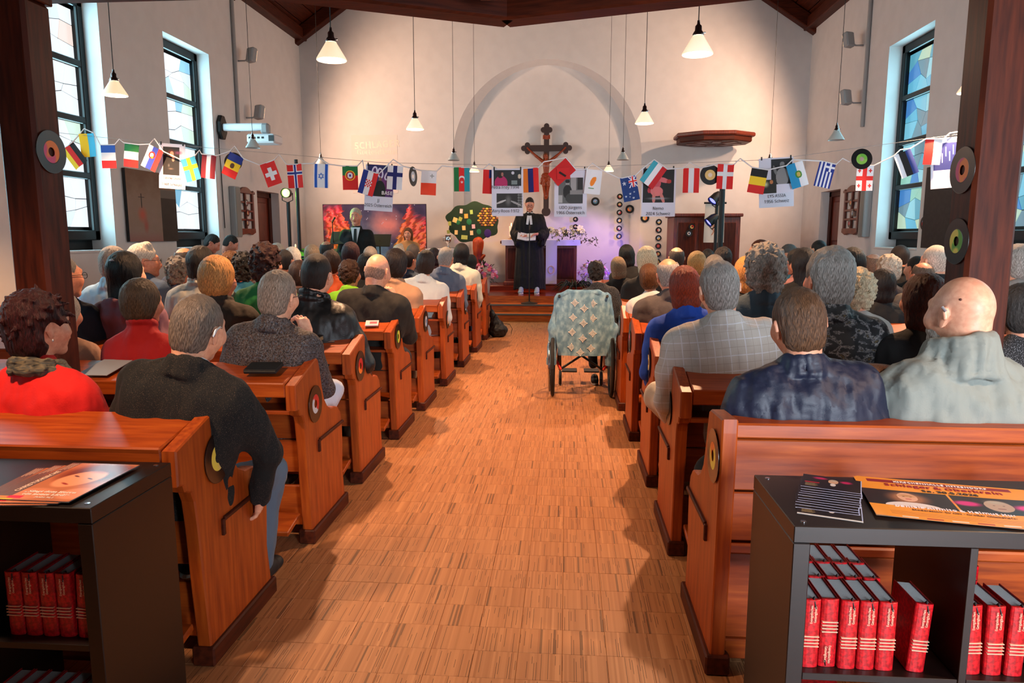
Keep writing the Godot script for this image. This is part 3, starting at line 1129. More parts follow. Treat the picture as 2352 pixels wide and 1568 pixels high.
# ---------------------------------------------------------------- pendant lamps
func build_lamps() -> void:
	var shade := Geo.new().lathe([Vector2(0.026, 0.125), Vector2(0.034, 0.118), Vector2(0.098, 0.012), Vector2(0.101, 0.003), Vector2(0.098, 0.0), Vector2(0.094, 0.004), Vector2(0.03, 0.112), Vector2(0.0, 0.116)], 28).mesh()
	var cap := Geo.new().lathe([Vector2(0.0, 0.215), Vector2(0.008, 0.213), Vector2(0.01, 0.19), Vector2(0.021, 0.178), Vector2(0.023, 0.15), Vector2(0.03, 0.14), Vector2(0.037, 0.128), Vector2(0.037, 0.118), Vector2(0.026, 0.116)], 20).mesh()
	var bulb := Geo.new().ball(Vector3(0, 0.055, 0), Vector3(0.03, 0.036, 0.03), 14, 10).mesh()
	var bolt := Geo.new().tube([Vector3(0.03, 0.135, 0), Vector3(0.047, 0.135, 0)], 0.006, 8).mesh()
	var lit := ["large lit white pendant lamp hanging left of the centre aisle, nearest the gallery", "large lit white pendant lamp hanging right of the centre aisle, nearest the gallery", "lit white pendant lamp hanging alone before the left windows", "lit white pendant lamp against the peach wall, left of the arch", "lit white pendant lamp at the right edge of the arch", "small lit pendant lamp over the altar, left of the crucifix", "small lit pendant lamp over the altar, right of the crucifix", "lit pendant lamp half hidden by the right post"]
	var off := ["unlit grey pendant lamp at the left foot of the arch curve", "unlit grey pendant lamp right of the crucifix near the arch edge", "unlit pendant lamp above the blue and white star flag", "unlit grey pendant lamp in front of the right wall speakers", "unlit grey pendant lamp in front of the projector", "unlit pendant lamp above the poster reading LYS ASSIA"]
	for k in LIT.size() + UNLIT.size():
		var on := k < LIT.size()
		var p: Array = LIT[k] if on else UNLIT[k - LIT.size()]
		var y: float = 2.585 + p[1] * 0.008
		var o := thing("pendant_lamp", lit[k] if on else off[k - LIT.size()], "lamp", P(p[0], y, p[1]), 0.0, "white glass pendant lamps")
		part("shade", shade, M.opal if on else M.opal_dark, o)
		part("cap", cap, M.chrome, o)
		part("bulb", bulb, glow(Color(1.0, 0.85, 0.65), 2.5) if on else M.opal_dark, o)
		part("bolt", bolt, M.chrome, o)
		part("cord", Geo.new().tube([Vector3(0, 0.21, 0), Vector3(0.004, 1.5, 0.003), Vector3(0, roof_y(p[0]) - y - 0.02, 0)], 0.0035, 6).mesh(), M.black, o)


# ---------------------------------------------------------------- bookshelves behind the last pews, with what they hold
func shelf_unit(label: String, at: Vector3, cols: int, dark: Material) -> Node3D:
	# origin: front left bottom corner; depth runs along -z
	var o := thing("cube_bookshelf", label, "bookshelf", at)
	var w := 0.04 * 2 + cols * 0.365 + (cols - 1) * 0.018
	var d := 0.37
	part("top_board", bx(Vector3(w / 2, 0.75, -d / 2), Vector3(w, 0.042, d), 0.002), dark, o)
	part("bottom_board", bx(Vector3(w / 2, 0.021, -d / 2), Vector3(w, 0.042, d), 0.002), dark, o)
	for x in [0.02, w - 0.02]:
		part("side_board", bx(Vector3(x, 0.385, -d / 2), Vector3(0.04, 0.686, d), 0.002), dark, o)
	for k in cols - 1:
		part("divider", bx(Vector3(0.04 + 0.365 * (k + 1) + 0.018 * (k + 0.5), 0.385, -d / 2), Vector3(0.018, 0.686, d - 0.004), 0.001), dark, o)
	for k in cols:
		part("shelf_board", bx(Vector3(0.04 + 0.365 * (k + 0.5) + 0.018 * k, 0.385, -d / 2), Vector3(0.363, 0.018, d - 0.006), 0.001), dark, o)
	for sx in [0.03, w - 0.03]:
		for sz in [-0.03, -d + 0.03]:
			part("screw_cap", Geo.new().lathe([Vector2(0.007, 0), Vector2(0.007, 0.0012), Vector2(0, 0.0014)], 12, at3(Vector3(sx, 0.771, sz))).mesh(), M.chrome, o)
	return o


func make_hymnal(label: String, group: String, red: Material) -> Node3D:
	# spine towards +z, standing; origin at the foot of the spine
	var o := thing("hymnal", label, "book", Vector3.ZERO, 0, group)
	var w := 0.042
	var h := 0.178
	var d := 0.118
	var g := Geo.new()
	for s in [-1.0, 1.0]:
		g.box(Vector3(s * (w / 2 - 0.0015), h / 2, -d / 2 - 0.004), Vector3(0.003, h, d), 0.001)
	var sp := PackedVector2Array()
	for k in 9:
		var a := PI * k / 8.0
		sp.append(Vector2(cos(a) * w / 2, sin(a) * 0.007))
	sp.append(Vector2(-w / 2, -0.003))
	sp.append(Vector2(w / 2, -0.003))
	g.prism(sp, Transform3D(Basis(Vector3(1, 0, 0), Vector3(0, 0, 1), Vector3(0, -1, 0)), Vector3(0, h, -0.003)), h, 0.0008)
	part("cover", g.mesh(), red, o)
	part("pages", bx(Vector3(0, h / 2, -d / 2 - 0.003), Vector3(w - 0.007, h - 0.008, d - 0.006), 0.001), M.pages, o)
	var gold := mat(Color(0.86, 0.72, 0.6), 0.4, 0.3)
	for k in 4:
		part("band", bx(Vector3(0, 0.058 + k * 0.0085, 0.0035), Vector3(w * 0.9, 0.0016, 0.0075)), gold, o)
	part("title", text_mesh("Evangelisches\nGesangbuch", 0.0055), gold, o, Vector3(0.002, 0.142, 0.0072), Vector3(0, 0, PI / 2))
	part("ribbon", Geo.new().tube([Vector3(0.004, h - 0.004, -0.012), Vector3(0.006, h + 0.003, -0.008), Vector3(0.003, h + 0.002, 0.001), Vector3(0.007, h - 0.02, 0.0078)], 0.0016, 5).mesh(), M.black, o)
	return o


func sheet_mat(img: Image, rough := 0.45) -> StandardMaterial3D:
	var m := StandardMaterial3D.new()
	m.albedo_texture = paint_tex(img)
	m.roughness = rough
	return m


func disc(im: Image, cx: float, cy: float, rx: float, ry: float, c: Color, soft := 0.0, rot := 0.0) -> void:
	var r := int(maxf(rx, ry)) + 1
	var cr := cos(rot)
	var sr := sin(rot)
	for y in range(maxi(0, int(cy) - r), mini(im.get_height(), int(cy) + r + 1)):
		for x in range(maxi(0, int(cx) - r), mini(im.get_width(), int(cx) + r + 1)):
			var dx := x - cx
			var dy := y - cy
			var q := Vector2((dx * cr + dy * sr) / rx, (dy * cr - dx * sr) / ry).length()
			if q < 1.0:
				if soft > 0.0:
					im.set_pixel(x, y, im.get_pixel(x, y).lerp(c, clampf((1.0 - q) / soft, 0, 1) * c.a))
				else:
					im.set_pixel(x, y, c)


func print_sheet(called: String, label: String, category: String, w: float, h: float, m: Material, at: Vector3, rot: Vector3, group := "", curl := 0.0, thick := 0.0008) -> Node3D:
	# a sheet lying on its back: width along x, height along z, printed side up
	var o := thing(called, label, category, at, 0, group)
	o.rotation = rot
	var f := func(u: float, v: float) -> Vector3: return Vector3((u - 0.5) * w, thick + curl * pow(absf(u - 0.5) * 2.0, 3.0) * (1.0 if u > 0.5 else 0.3) * v, (v - 0.5) * h)
	part("printed_face", Geo.new().sheet(8, 6, f).mesh(), m, o)
	var f2 := func(u: float, v: float) -> Vector3: return f.call(u, v) - Vector3(0, thick * 0.9, 0)
	part("paper_back", Geo.new().sheet(8, 6, f2).mesh(), M.white, o)
	return o


const ORD := ["first from the left", "second from the left", "third from the left", "fourth from the left", "fifth from the left"]
const ORR := ["first from the right", "second from the right", "third from the right", "fourth from the right", "fifth from the right", "sixth from the right", "seventh from the right"]


func build_shelves() -> void:
	var blackbrown := tri_mat(T.dark, Vector3(0.4, 6, 6), 0.4, Color(0.30, 0.30, 0.32))
	M.pages = tri_mat(T.weave, Vector3(60, 4, 4), 0.85, Color(0.80, 0.82, 0.82))
	var red := tri_mat(ntex(0.03, 3, 77, [Color(0.52, 0.03, 0.06), Color(0.72, 0.06, 0.10)], [0.3, 0.7], 256), Vector3(9, 9, 9), 0.32)
	var rs := P(0.545, 0, 1.655)
	shelf_unit("black-brown cube bookshelf of red hymnals right of the aisle", rs, 4, blackbrown)
	var ls := P(-1.19 - (0.08 + 3 * 0.365 + 2 * 0.018), 0, 1.635)
	shelf_unit("black-brown cube bookshelf in shade left of the aisle", ls, 3, blackbrown)
	var proto: Node3D = null
	var spots := []
	# right shelf, first cube: front row of five and a leaning sixth, then two rows behind
	var names := ["first from the left", "second from the left", "third from the left", "fourth from the left", "fifth from the left", "leaning at the right end"]
	for k in 6:
		spots.append([rs + Vector3(0.064 + k * 0.0452 + (0.028 if k == 5 else 0.0), 0.394, -0.03 - (0.006 if k == 1 else 0.0)), -0.06 if k == 5 else 0.0, PI if k == 1 else 0.0, "red hymnal in the front row of the first right-shelf cube, " + names[k], "red hymnals, front row of the first right-shelf cube"])
	for k in 5:
		spots.append([rs + Vector3(0.07 + k * 0.0465, 0.394, -0.155), 0.0, 0.0, "red hymnal in the second row of the first right-shelf cube, %s" % ORD[k], "red hymnals, second row of the first right-shelf cube"])
	for k in 5:
		spots.append([rs + Vector3(0.07 + k * 0.0452, 0.394, -0.272 + 0.03), 0.0, 0.0, "red hymnal in the rear row of the first right-shelf cube, %s" % ORD[k], "red hymnals, rear row of the first right-shelf cube"])
	for k in 3:
		spots.append([rs + Vector3(0.45 + k * 0.0485, 0.394, -0.03), 0.05 - 0.03 * k, 0.0, "red hymnal in the front row of the second right-shelf cube, " + ["left", "middle", "right"][k], "red hymnals, front row of the second right-shelf cube"])
	for k in 2:
		spots.append([rs + Vector3(0.45 + k * 0.05, 0.394, -0.16), 0.0, 0.0, "red hymnal in the second row of the second right-shelf cube, %s" % ORD[k], "red hymnals, second row of the second right-shelf cube"])
	for k in 3:
		spots.append([rs + Vector3(0.45 + k * 0.05, 0.394, -0.245), 0.0, 0.0, "red hymnal in the rear row of the second right-shelf cube, %s" % ORD[k], "red hymnals, rear row of the second right-shelf cube"])
	var lx := 1.211
	for k in 5:
		spots.append([ls + Vector3(lx - 0.075 - k * 0.047 - (0.0 if k < 1 else 0.004), 0.394, -0.04), 0.0 if k else -0.04, 0.0, "red hymnal in shade, upper left-shelf front row, %s" % ORR[k], "red hymnals, front row of the upper left-shelf cube"])
	for k in 2:
		spots.append([ls + Vector3(lx - 0.08 - k * 0.055, 0.394, -0.2), 0.0, 0.0, "red hymnal in shade, upper left-shelf rear row, %s" % ORR[k], "red hymnals, rear row of the upper left-shelf cube"])
	for k in 7:
		spots.append([ls + Vector3(lx - 0.07 - k * 0.0455, 0.042, -0.03), 0.0, 0.0, "red hymnal in the lower left-shelf cube, %s" % ORR[k], "red hymnals in the lower left-shelf cube"])
	for s in spots:
		var b: Node3D
		if proto == null:
			proto = make_hymnal(s[3], s[4], red)
			b = proto
		else:
			b = copy_of(proto, "hymnal", s[3], Vector3.ZERO)
			b.set_meta("group", s[4])
		b.position = s[0]
		b.rotation.z = s[1]
		if s[2] > 1.0:      # upside down
			b.rotation.z = PI
			b.position.y += 0.178
	# right shelf, lower cubes
	for k in 3:
		var o := thing("paperback", "white-edged paperback lying under the red hymnals, %s of three" % ["lowest", "middle", "topmost"][k], "book", rs + Vector3(0.12 + 0.006 * k, 0.042 + k * 0.0, 0), 0.0, "white paperbacks lying in the right shelf")
		o.position.y = 0.042 + 0.09 + k * 0.037
		part("pages", bx(Vector3(0, 0.018, -0.13), Vector3(0.146, 0.028, 0.2), 0.002), M.pages, o)
		var cg := Geo.new()
		cg.box(Vector3(0, 0.0345, -0.13), Vector3(0.15, 0.003, 0.205), 0.001)
		cg.box(Vector3(0, 0.0015, -0.13), Vector3(0.15, 0.003, 0.205), 0.001)
		part("cover", cg.mesh(), red if k == 2 else M.white, o)
	solo("book_block", bx(rs + Vector3(0.12, 0.087, -0.13), Vector3(0.16, 0.088, 0.2), 0.003), M.pages, "thick white book block under the three lying paperbacks", "book")
	var box := thing("game_box", "white box with coloured letters SPIELE in the lower right cube", "box", rs + Vector3(0.56, 0.042, -0.05))
	part("carton", bx(Vector3(0, 0.13, -0.1), Vector3(0.26, 0.26, 0.2), 0.004), mat(Color(0.78, 0.82, 0.84), 0.6), box)
	var lc := [Color(0.1, 0.5, 0.3), Color(0.75, 0.1, 0.2), Color(0.85, 0.5, 0.1), Color(0.1, 0.4, 0.7), Color(0.5, 0.15, 0.5), Color(0.75, 0.1, 0.2)]
	for k in 6:
		part("letter", text_mesh("SPIELE"[k], 0.034, true), mat(lc[k], 0.5), box, Vector3(-0.105 + k * 0.041, 0.2605, -0.015 - k * 0.018), Vector3(-PI / 2, 0.15, 0))
	for k in 7:
		solo("booklet", bx(Vector3.ZERO, Vector3(0.11, 0.009, 0.16), 0.001, Basis(Vector3.UP, 0.1 * sin(k * 2.1))), M.pages, "white booklet in the tilted pile right of the hymnals, %s" % ["lowest", "second from below", "third from below", "middle one", "third from the top", "second from the top", "topmost"][k], "booklet", rs + Vector3(0.66 + 0.004 * k, 0.399 + 0.0095 * k, -0.11 - 0.003 * k), Vector3.ZERO, "pile of white booklets in the right shelf")
	# leaflets fanned on top of the right shelf
	var im := Image.create(160, 112, false, Image.FORMAT_RGB8)
	im.fill(Color(0.10, 0.06, 0.06))
	disc(im, 118, 34, 22, 15, Color(0.75, 0.1, 0.35), 0.6)
	disc(im, 48, 22, 26, 14, Color(0.75, 0.1, 0.35), 0.6)
	disc(im, 84, 40, 14, 18, Color(0.82, 0.64, 0.52))
	disc(im, 84, 30, 15, 10, Color(0.75, 0.68, 0.6), 0.7)
	disc(im, 84, 82, 34, 28, Color(0.08, 0.06, 0.08))
	disc(im, 84, 66, 8, 12, Color(0.86, 0.82, 0.8))
	im.fill_rect(Rect2i(8, 60, 40, 8), Color(0.7, 0.08, 0.15))
	for k in 5:
		im.fill_rect(Rect2i(10, 72 + k * 5, 26 + (k * 7) % 12, 2), Color(0.7, 0.6, 0.4))
	im.fill_rect(Rect2i(0, 108, 160, 4), Color(0.72, 0.76, 0.9))
	im.fill_rect(Rect2i(157, 0, 3, 112), Color(0.72, 0.76, 0.9))
	var lm2 := sheet_mat(im.duplicate(), 0.3)
	im.fill_rect(Rect2i(0, 104, 160, 8), Color(0.9, 0.88, 0.86))
	var lm := sheet_mat(im, 0.3)
	for k in 11:
		var back := 10 - k
		var st := "bottom card sticking out to the front of the fanned dark leaflets" if k == 0 else ("topmost card of the fanned dark leaflets, a face in pink light" if k == 10 else "dark leaflet with a pale edge, %s up from the fan's bottom card" % ["", "first", "second", "third", "fourth", "fifth", "sixth", "seventh", "eighth", "ninth", ""][k])
		var p := rs + Vector3(0.118 + k * 0.006, 0.772 + k * 0.0013, -0.105 - k * 0.0135 - (0.025 if k > 0 else 0.0))
		var ob := print_sheet("leaflet", st, "leaflet", 0.148, 0.105, lm if k == 0 else lm2, p, Vector3(0.02, -0.34 + 0.035 * sin(k * 1.7), 0.0), "fanned leaflets on the right shelf", 0.0, 0.0012)
		ob.set_meta("label", st)
	# orange concert posters
	var po := Image.create(420, 297, false, Image.FORMAT_RGB8)
	po.fill(Color(0.96, 0.60, 0.14))
	po.fill_rect(Rect2i(30, 10, 350, 24), Color(0.55, 0.03, 0.12))
	po.fill_rect(Rect2i(0, 96, 420, 118), Color(0.09, 0.05, 0.06))
	po.fill_rect(Rect2i(206, 96, 6, 118), Color(0.96, 0.60, 0.14))
	disc(po, 104, 150, 62, 56, Color(0.62, 0.40, 0.26), 0.5)
	disc(po, 104, 142, 24, 32, Color(0.90, 0.68, 0.55))
	disc(po, 104, 132, 30, 16, Color(0.78, 0.56, 0.36), 0.8)
	disc(po, 96, 138, 3, 2, Color(0.25, 0.15, 0.1))
	disc(po, 113, 138, 3, 2, Color(0.25, 0.15, 0.1))
	disc(po, 104, 156, 8, 3, Color(0.75, 0.25, 0.25))
	disc(po, 104, 214, 66, 34, Color(0.92, 0.86, 0.84))
	disc(po, 240, 150, 40, 24, Color(0.85, 0.12, 0.5), 0.5)
	disc(po, 376, 160, 44, 30, Color(0.9, 0.15, 0.55), 0.5)
	disc(po, 310, 154, 32, 40, Color(0.72, 0.60, 0.52))
	disc(po, 310, 126, 34, 20, Color(0.70, 0.66, 0.60), 0.8)
	disc(po, 300, 150, 3, 2, Color(0.2, 0.15, 0.1))
	disc(po, 322, 150, 3, 2, Color(0.2, 0.15, 0.1))
	disc(po, 311, 172, 10, 3, Color(0.5, 0.25, 0.22))
	po.fill_rect(Rect2i(0, 214, 420, 83), Color(0.96, 0.60, 0.14))
	for k in 4:
		po.fill_rect(Rect2i(40, 252 + k * 7, 330, 2), Color(0.75, 0.4, 0.08))
	for k in 6:
		po.fill_rect(Rect2i(60 + k * 54, 284, 36, 7), [Color(0.9, 0.85, 0.8), Color(0.7, 0.2, 0.1)][k % 2])
	var pm := sheet_mat(po, 0.35)
	var prot := Vector3(0, -0.22, 0)
	for k in 3:
		var pos := rs + Vector3(0.46 - 0.004 * k, 0.772 + 0.001 * k, -0.185 + 0.003 * k)
		var ob := print_sheet("concert_poster", ["orange concert poster at the bottom of its stack", "orange concert poster in the middle of its stack", "topmost orange concert poster with two portraits on the right shelf"][k], "poster", 0.42, 0.30, pm, pos, prot + Vector3(0, 0.012 * k, 0), "orange concert posters on the right shelf", 0.012 if k == 2 else 0.0)
		if k == 2:
			for e in [["KIRSCHENHALLE HITZENDORF", 0.0115, Color(0.96, 0.9, 0.85), 0.0, -0.126, true], ["Schlager & Oberkrain", 0.02, Color(0.6, 0.04, 0.12), 0.0, -0.096, true], ["Sa. 30.5.2026", 0.016, Color(0.1, 0.05, 0.03), 0.01, -0.066, true], ["Daniela Alfinito & Helmut Hussler", 0.0135, Color(0.95, 0.88, 0.88), 0.0, 0.067, true], ["Moderation: Sir Olli - Großer Glückshafen", 0.009, Color(0.35, 0.15, 0.03), 0.0, 0.088, false]]:
				part("lettering", text_mesh(e[0], e[1], e[5]), mat(e[2], 0.4), ob, Vector3(e[3], 0.0021, e[4]), Vector3(-PI / 2, 0, 0))
	# parish magazines on the left shelf
	var mg := Image.create(210, 297, false, Image.FORMAT_RGB8)
	mg.fill(Color(0.70, 0.42, 0.28))
	disc(mg, 130, 90, 110, 100, Color(0.32, 0.12, 0.08), 0.5)
	disc(mg, 118, 130, 58, 78, Color(0.86, 0.58, 0.42), 0.15, 0.5)
	disc(mg, 96, 112, 15, 5, Color(0.25, 0.1, 0.08), 0.6, 0.5)
	disc(mg, 146, 128, 15, 5, Color(0.25, 0.1, 0.08), 0.6, 0.5)
	disc(mg, 104, 172, 20, 6, Color(0.55, 0.2, 0.18), 0.6, 0.5)
	disc(mg, 150, 44, 90, 44, Color(0.45, 0.18, 0.1), 0.7)
	disc(mg, 70, 250, 70, 48, Color(0.80, 0.5, 0.36), 0.3)
	disc(mg, 190, 240, 60, 50, Color(0.84, 0.55, 0.42), 0.3)
	mg.fill_rect(Rect2i(0, 0, 30, 297), Color(0.38, 0.30, 0.29))
	for k in 4:
		mg.fill_rect(Rect2i(5 + 6 * k, 8, 2, 70 - 8 * k), Color(0.85, 0.7, 0.6))
	mg.fill_rect(Rect2i(0, 272, 26, 12), Color(0.85, 0.5, 0.2))
	mg.fill_rect(Rect2i(26, 268, 40, 18), Color(0.85, 0.12, 0.25))
	mg.fill_rect(Rect2i(10, 286, 40, 11), Color(0.78, 0.66, 0.15))
	var mm := sheet_mat(mg, 0.25)
	for k in 3:
		var ob := print_sheet("parish_magazine", ["grey-edged parish magazine at the bottom of the left stack", "parish magazine slid out to the left under the topmost one", "topmost parish magazine with a large face in warm tones"][k], "magazine", 0.21, 0.297, mm, P(-1.36 - 0.035 * (2 - k), 0.772 + 0.003 * k, 1.8 - 0.012 * (2 - k)), Vector3(0, 0.1 - 0.06 * k, 0), "parish magazines on the left shelf", 0.0, 0.003)
		if k == 2:
			part("lettering", text_mesh("CHRISTUSKIRCHE", 0.014, true), mat(Color(0.9, 0.75, 0.66), 0.4), ob, Vector3(-0.089, 0.0035, 0.01), Vector3(-PI / 2, PI / 2, 0))
			part("lettering", text_mesh("„Singt dem Herrn", 0.0115, true, true), mat(Color(0.95, 0.9, 0.86), 0.4), ob, Vector3(0.01, 0.0035, 0.088), Vector3(-PI / 2, 0, 0))
			part("lettering", text_mesh("ein neues Lied!“", 0.0115, true, true), mat(Color(0.95, 0.9, 0.86), 0.4), ob, Vector3(0.01, 0.0035, 0.108), Vector3(-PI / 2, 0, 0))
			part("lettering", text_mesh("Psalm 96,1", 0.0075, false, true), mat(Color(0.95, 0.9, 0.86), 0.4), ob, Vector3(0.02, 0.0035, 0.127), Vector3(-PI / 2, 0, 0))


# ---------------------------------------------------------------- altar end
func clover(c: Vector2, r: float, dir: Vector2) -> Array:
	# three lobes at the end of an arm that comes in along dir
	var s := Vector2(-dir.y, dir.x)
	var out := []
	for e in [[c + s * r * 0.72, s], [c + dir * r * 0.85, dir], [c - s * r * 0.72, -s]]:
		var a0: float = e[1].angle() + 1.75
		for k in 9:
			var a: float = a0 - k * 3.5 / 8.0
			out.append(e[0] + Vector2(cos(a), sin(a)) * r * 0.62)
	return out


func build_altar_area() -> void:
	# crucifix on the niche wall
	var o := thing("crucifix", "large dark clover-ended crucifix with a carved honey-wood figure in the niche", "crucifix", P(-0.445, 0, 15.42))
	var w := 0.055
	var pts := PackedVector2Array()
	pts.append_array([Vector2(w, 3.27 - 0.06), Vector2(w, 2.0)])
	for k in 13:
		var a := 0.9 - k * (PI + 1.8) / 12.0
		pts.append(Vector2(0, 1.96) + Vector2(cos(a), sin(a)) * 0.095)
	pts.append_array([Vector2(-w, 2.0), Vector2(-w, 3.21), Vector2(-0.37, 3.21)])
	pts.append_array(PackedVector2Array(clover(Vector2(-0.40, 3.27), 0.09, Vector2(-1, 0)).map(func(q): return q)))
	pts.append_array([Vector2(-0.37, 3.33), Vector2(-w, 3.33), Vector2(-w, 3.60)])
	pts.append_array(PackedVector2Array(clover(Vector2(0, 3.64), 0.09, Vector2(0, 1))))
	pts.append_array([Vector2(w, 3.60), Vector2(w, 3.33), Vector2(0.37, 3.33)])
	pts.append_array(PackedVector2Array(clover(Vector2(0.40, 3.27), 0.09, Vector2(1, 0))))
	pts.append(Vector2(0.37, 3.21))
	var crossm := Geo.new()
	crossm.prism(pts, at3(Vector3(0, 0, 0)), 0.06, 0.0)
	part("cross", crossm.mesh(), mat(Color(0.20, 0.13, 0.115), 0.5), o)
	var F := Field.new(Vector3(-0.5, 2.2, 0.0), Vector3(0.5, 3.4, 0.3), 0.0085)
	var z := 0.12
	F.cap(Vector3(0, 2.93, z), Vector3(0, 2.97, z), 0.062, 0.075, 0.03, Vector3(1, 1, 0.7))
	F.cap(Vector3(0, 2.74, z - 0.01), Vector3(0, 2.85, z), 0.052, 0.062, 0.04, Vector3(1, 1, 0.7))
	F.cap(Vector3(0, 3.06, z + 0.02), Vector3(-0.012, 3.10, z + 0.04), 0.042, 0.045, 0.015)
	F.cap(Vector3(-0.01, 3.05, z + 0.05), Vector3(-0.01, 3.02, z + 0.055), 0.03, 0.016, 0.015)
	for s in [-1.0, 1.0]:
		F.cap(Vector3(s * 0.07, 2.99, z), Vector3(s * 0.21, 3.10, z - 0.02), 0.036, 0.027, 0.025)
		F.cap(Vector3(s * 0.21, 3.10, z - 0.02), Vector3(s * 0.36, 3.235, z - 0.05), 0.026, 0.017, 0.015)
		F.cap(Vector3(s * 0.36, 3.235, z - 0.05), Vector3(s * 0.395, 3.27, z - 0.04), 0.019, 0.02, 0.01)
		F.cap(Vector3(s * 0.038, 2.68, z), Vector3(s * 0.045, 2.50, z + 0.045), 0.052, 0.038, 0.02)
		F.cap(Vector3(s * 0.045, 2.50, z + 0.045), Vector3(s * 0.022, 2.28, z + 0.0), 0.036, 0.024, 0.015)
		F.cap(Vector3(s * 0.022, 2.28, z), Vector3(s * 0.016, 2.225, z + 0.04), 0.024, 0.018, 0.012)
	var honey := tri_mat(T.pew, Vector3(6, 3, 6), 0.45, Color(0.85, 0.78, 0.6))
	var fig := part("carved_figure", mesh_of(F.arrays()), honey, o)
	F = Field.new(Vector3(-0.16, 2.5, 0.0), Vector3(0.16, 2.8, 0.3), 0.008)
	F.cap(Vector3(-0.035, 2.69, z), Vector3(0.035, 2.69, z), 0.066, 0.066, 0.03)
	F.cap(Vector3(0.02, 2.62, z + 0.03), Vector3(-0.02, 2.60, z + 0.03), 0.06, 0.06, 0.03)
	F.cap(Vector3(-0.085, 2.66, z), Vector3(-0.098, 2.54, z), 0.022, 0.03, 0.02)
	F.rough(noise(9.0, 2, 4), 0.012, Vector3(1, 3, 1))
	part("loincloth", mesh_of(F.arrays()), honey, fig)
	F = Field.new(Vector3(-0.08, 2.98, 0.06), Vector3(0.08, 3.2, 0.25), 0.007)
	F.cap(Vector3(-0.012, 3.12, z + 0.025), Vector3(-0.012, 3.12, z + 0.025), 0.05, 0.05, 0.01)
	F.cap(Vector3(0.035, 3.09, z + 0.02), Vector3(0.035, 3.02, z + 0.02), 0.02, 0.016, 0.02)
	F.cap(Vector3(-0.05, 3.09, z + 0.02), Vector3(-0.05, 3.03, z + 0.02), 0.018, 0.014, 0.02)
	F.ball(Vector3(-0.012, 3.06, z + 0.1), Vector3(0.04, 0.055, 0.05), 0.01, true)
	part("hair", mesh_of(F.arrays()), mat(Color(0.30, 0.16, 0.07), 0.6), fig)
	var sc := func(u: float, v: float) -> Vector3: return Vector3((u - 0.5) * 0.15, 3.53 - v * 0.085 + 0.008 * sin(u * 9.0), 0.066 + 0.016 * cos(u * PI * 2) * (v - 0.5))
	part("scroll_plate", Geo.new().sheet(10, 5, sc).mesh(), honey, o)
	# altar table
	o = thing("altar", "dark wooden panelled altar under the crucifix, behind the robed pastor", "altar", P(-0.51, 0.47, 14.62))
	part("body", bx(Vector3(0, 0.42, 0), Vector3(1.42, 0.84, 0.62), 0.008), M.altar, o)
	for x in [-0.48, 0.0, 0.48]:
		part("panel", bx(Vector3(x, 0.44, 0.312), Vector3(0.36, 0.6, 0.02), 0.009), M.dark1, o)
	part("base_moulding", bx(Vector3(0, 0.04, 0), Vector3(1.5, 0.08, 0.7), 0.012), M.altar, o)
	part("top_slab", bx(Vector3(0, 0.86, 0), Vector3(1.62, 0.06, 0.74), 0.01), M.altar, o)
	o = thing("altar_cloth", "white altar cloth with a long frontal strip bearing a ring emblem", "cloth", P(-0.51, 0.47, 14.62))
	part("top_cloth", bx(Vector3(0, 0.9, 0.01), Vector3(1.56, 0.02, 0.76), 0.006), M.white, o)
	var dr := func(u: float, v: float) -> Vector3: return Vector3((u - 0.5) * 1.56, 0.905 - v * 0.11, 0.393 + 0.008 * sin(u * 40.0) * v)
	part("front_drop", Geo.new().sheet(60, 3, dr).mesh(), M.white, o)
	var dr2 := func(u: float, v: float) -> Vector3: return Vector3(0.10 + u * 0.22, 0.9 - v * 0.86, 0.405 + 0.006 * sin(u * 5.0 + v * 2.0))
	var fst := part("frontal_strip", Geo.new().sheet(8, 12, dr2).mesh(), mat(Color(0.78, 0.76, 0.8), 0.75), o)
	var ring := Geo.new()
	var rp := []
	for k in 25:
		rp.append(Vector3(0.21 + 0.06 * cos(k * TAU / 24), 0.32 + 0.075 * sin(k * TAU / 24), 0.416))
	ring.tube(rp, 0.006, 6)
	part("ring_emblem", ring.mesh(), mat(Color(0.78, 0.62, 0.5), 0.5), fst)
	# candles
	for e in [[-1.12, "tall", "lit white pillar candle on a brass stand at the left end of the altar", 0.21], [-1.03, "short", "second lit candle with a red band, just behind the first", 0.15]]:
		o = thing("candle", e[2], "candle", P(e[0], 1.385, 14.55 if e[1] == "tall" else 14.75))
		part("holder", Geo.new().lathe([Vector2(0.07, 0.0), Vector2(0.072, 0.01), Vector2(0.02, 0.02), Vector2(0.02, 0.04), Vector2(0.06, 0.05), Vector2(0.0, 0.052)], 20).mesh(), mat(Color(0.7, 0.5, 0.25), 0.3, 0.8), o)
		part("wax", Geo.new().lathe([Vector2(0.042, 0.05), Vector2(0.042, 0.05 + e[3]), Vector2(0.036, 0.055 + e[3]), Vector2(0.0, 0.05 + e[3])], 20).mesh(), mat(Color(0.92, 0.86, 0.78), 0.5), o)
		if e[1] == "short":
			part("red_band", Geo.new().lathe([Vector2(0.0425, 0.10), Vector2(0.0435, 0.14)], 20).mesh(), mat(Color(0.75, 0.2, 0.12), 0.5), o)
		part("flame", Geo.new().ball(Vector3(0, 0.085 + e[3], 0), Vector3(0.012, 0.032, 0.012), 10, 8).mesh(), glow(Color(1.0, 0.75, 0.4), 4.0), o)
		omni("candle_flame_light", o.position + Vector3(0, 0.085 + e[3], 0), Color(1.0, 0.65, 0.35), 0.12, 0.012)
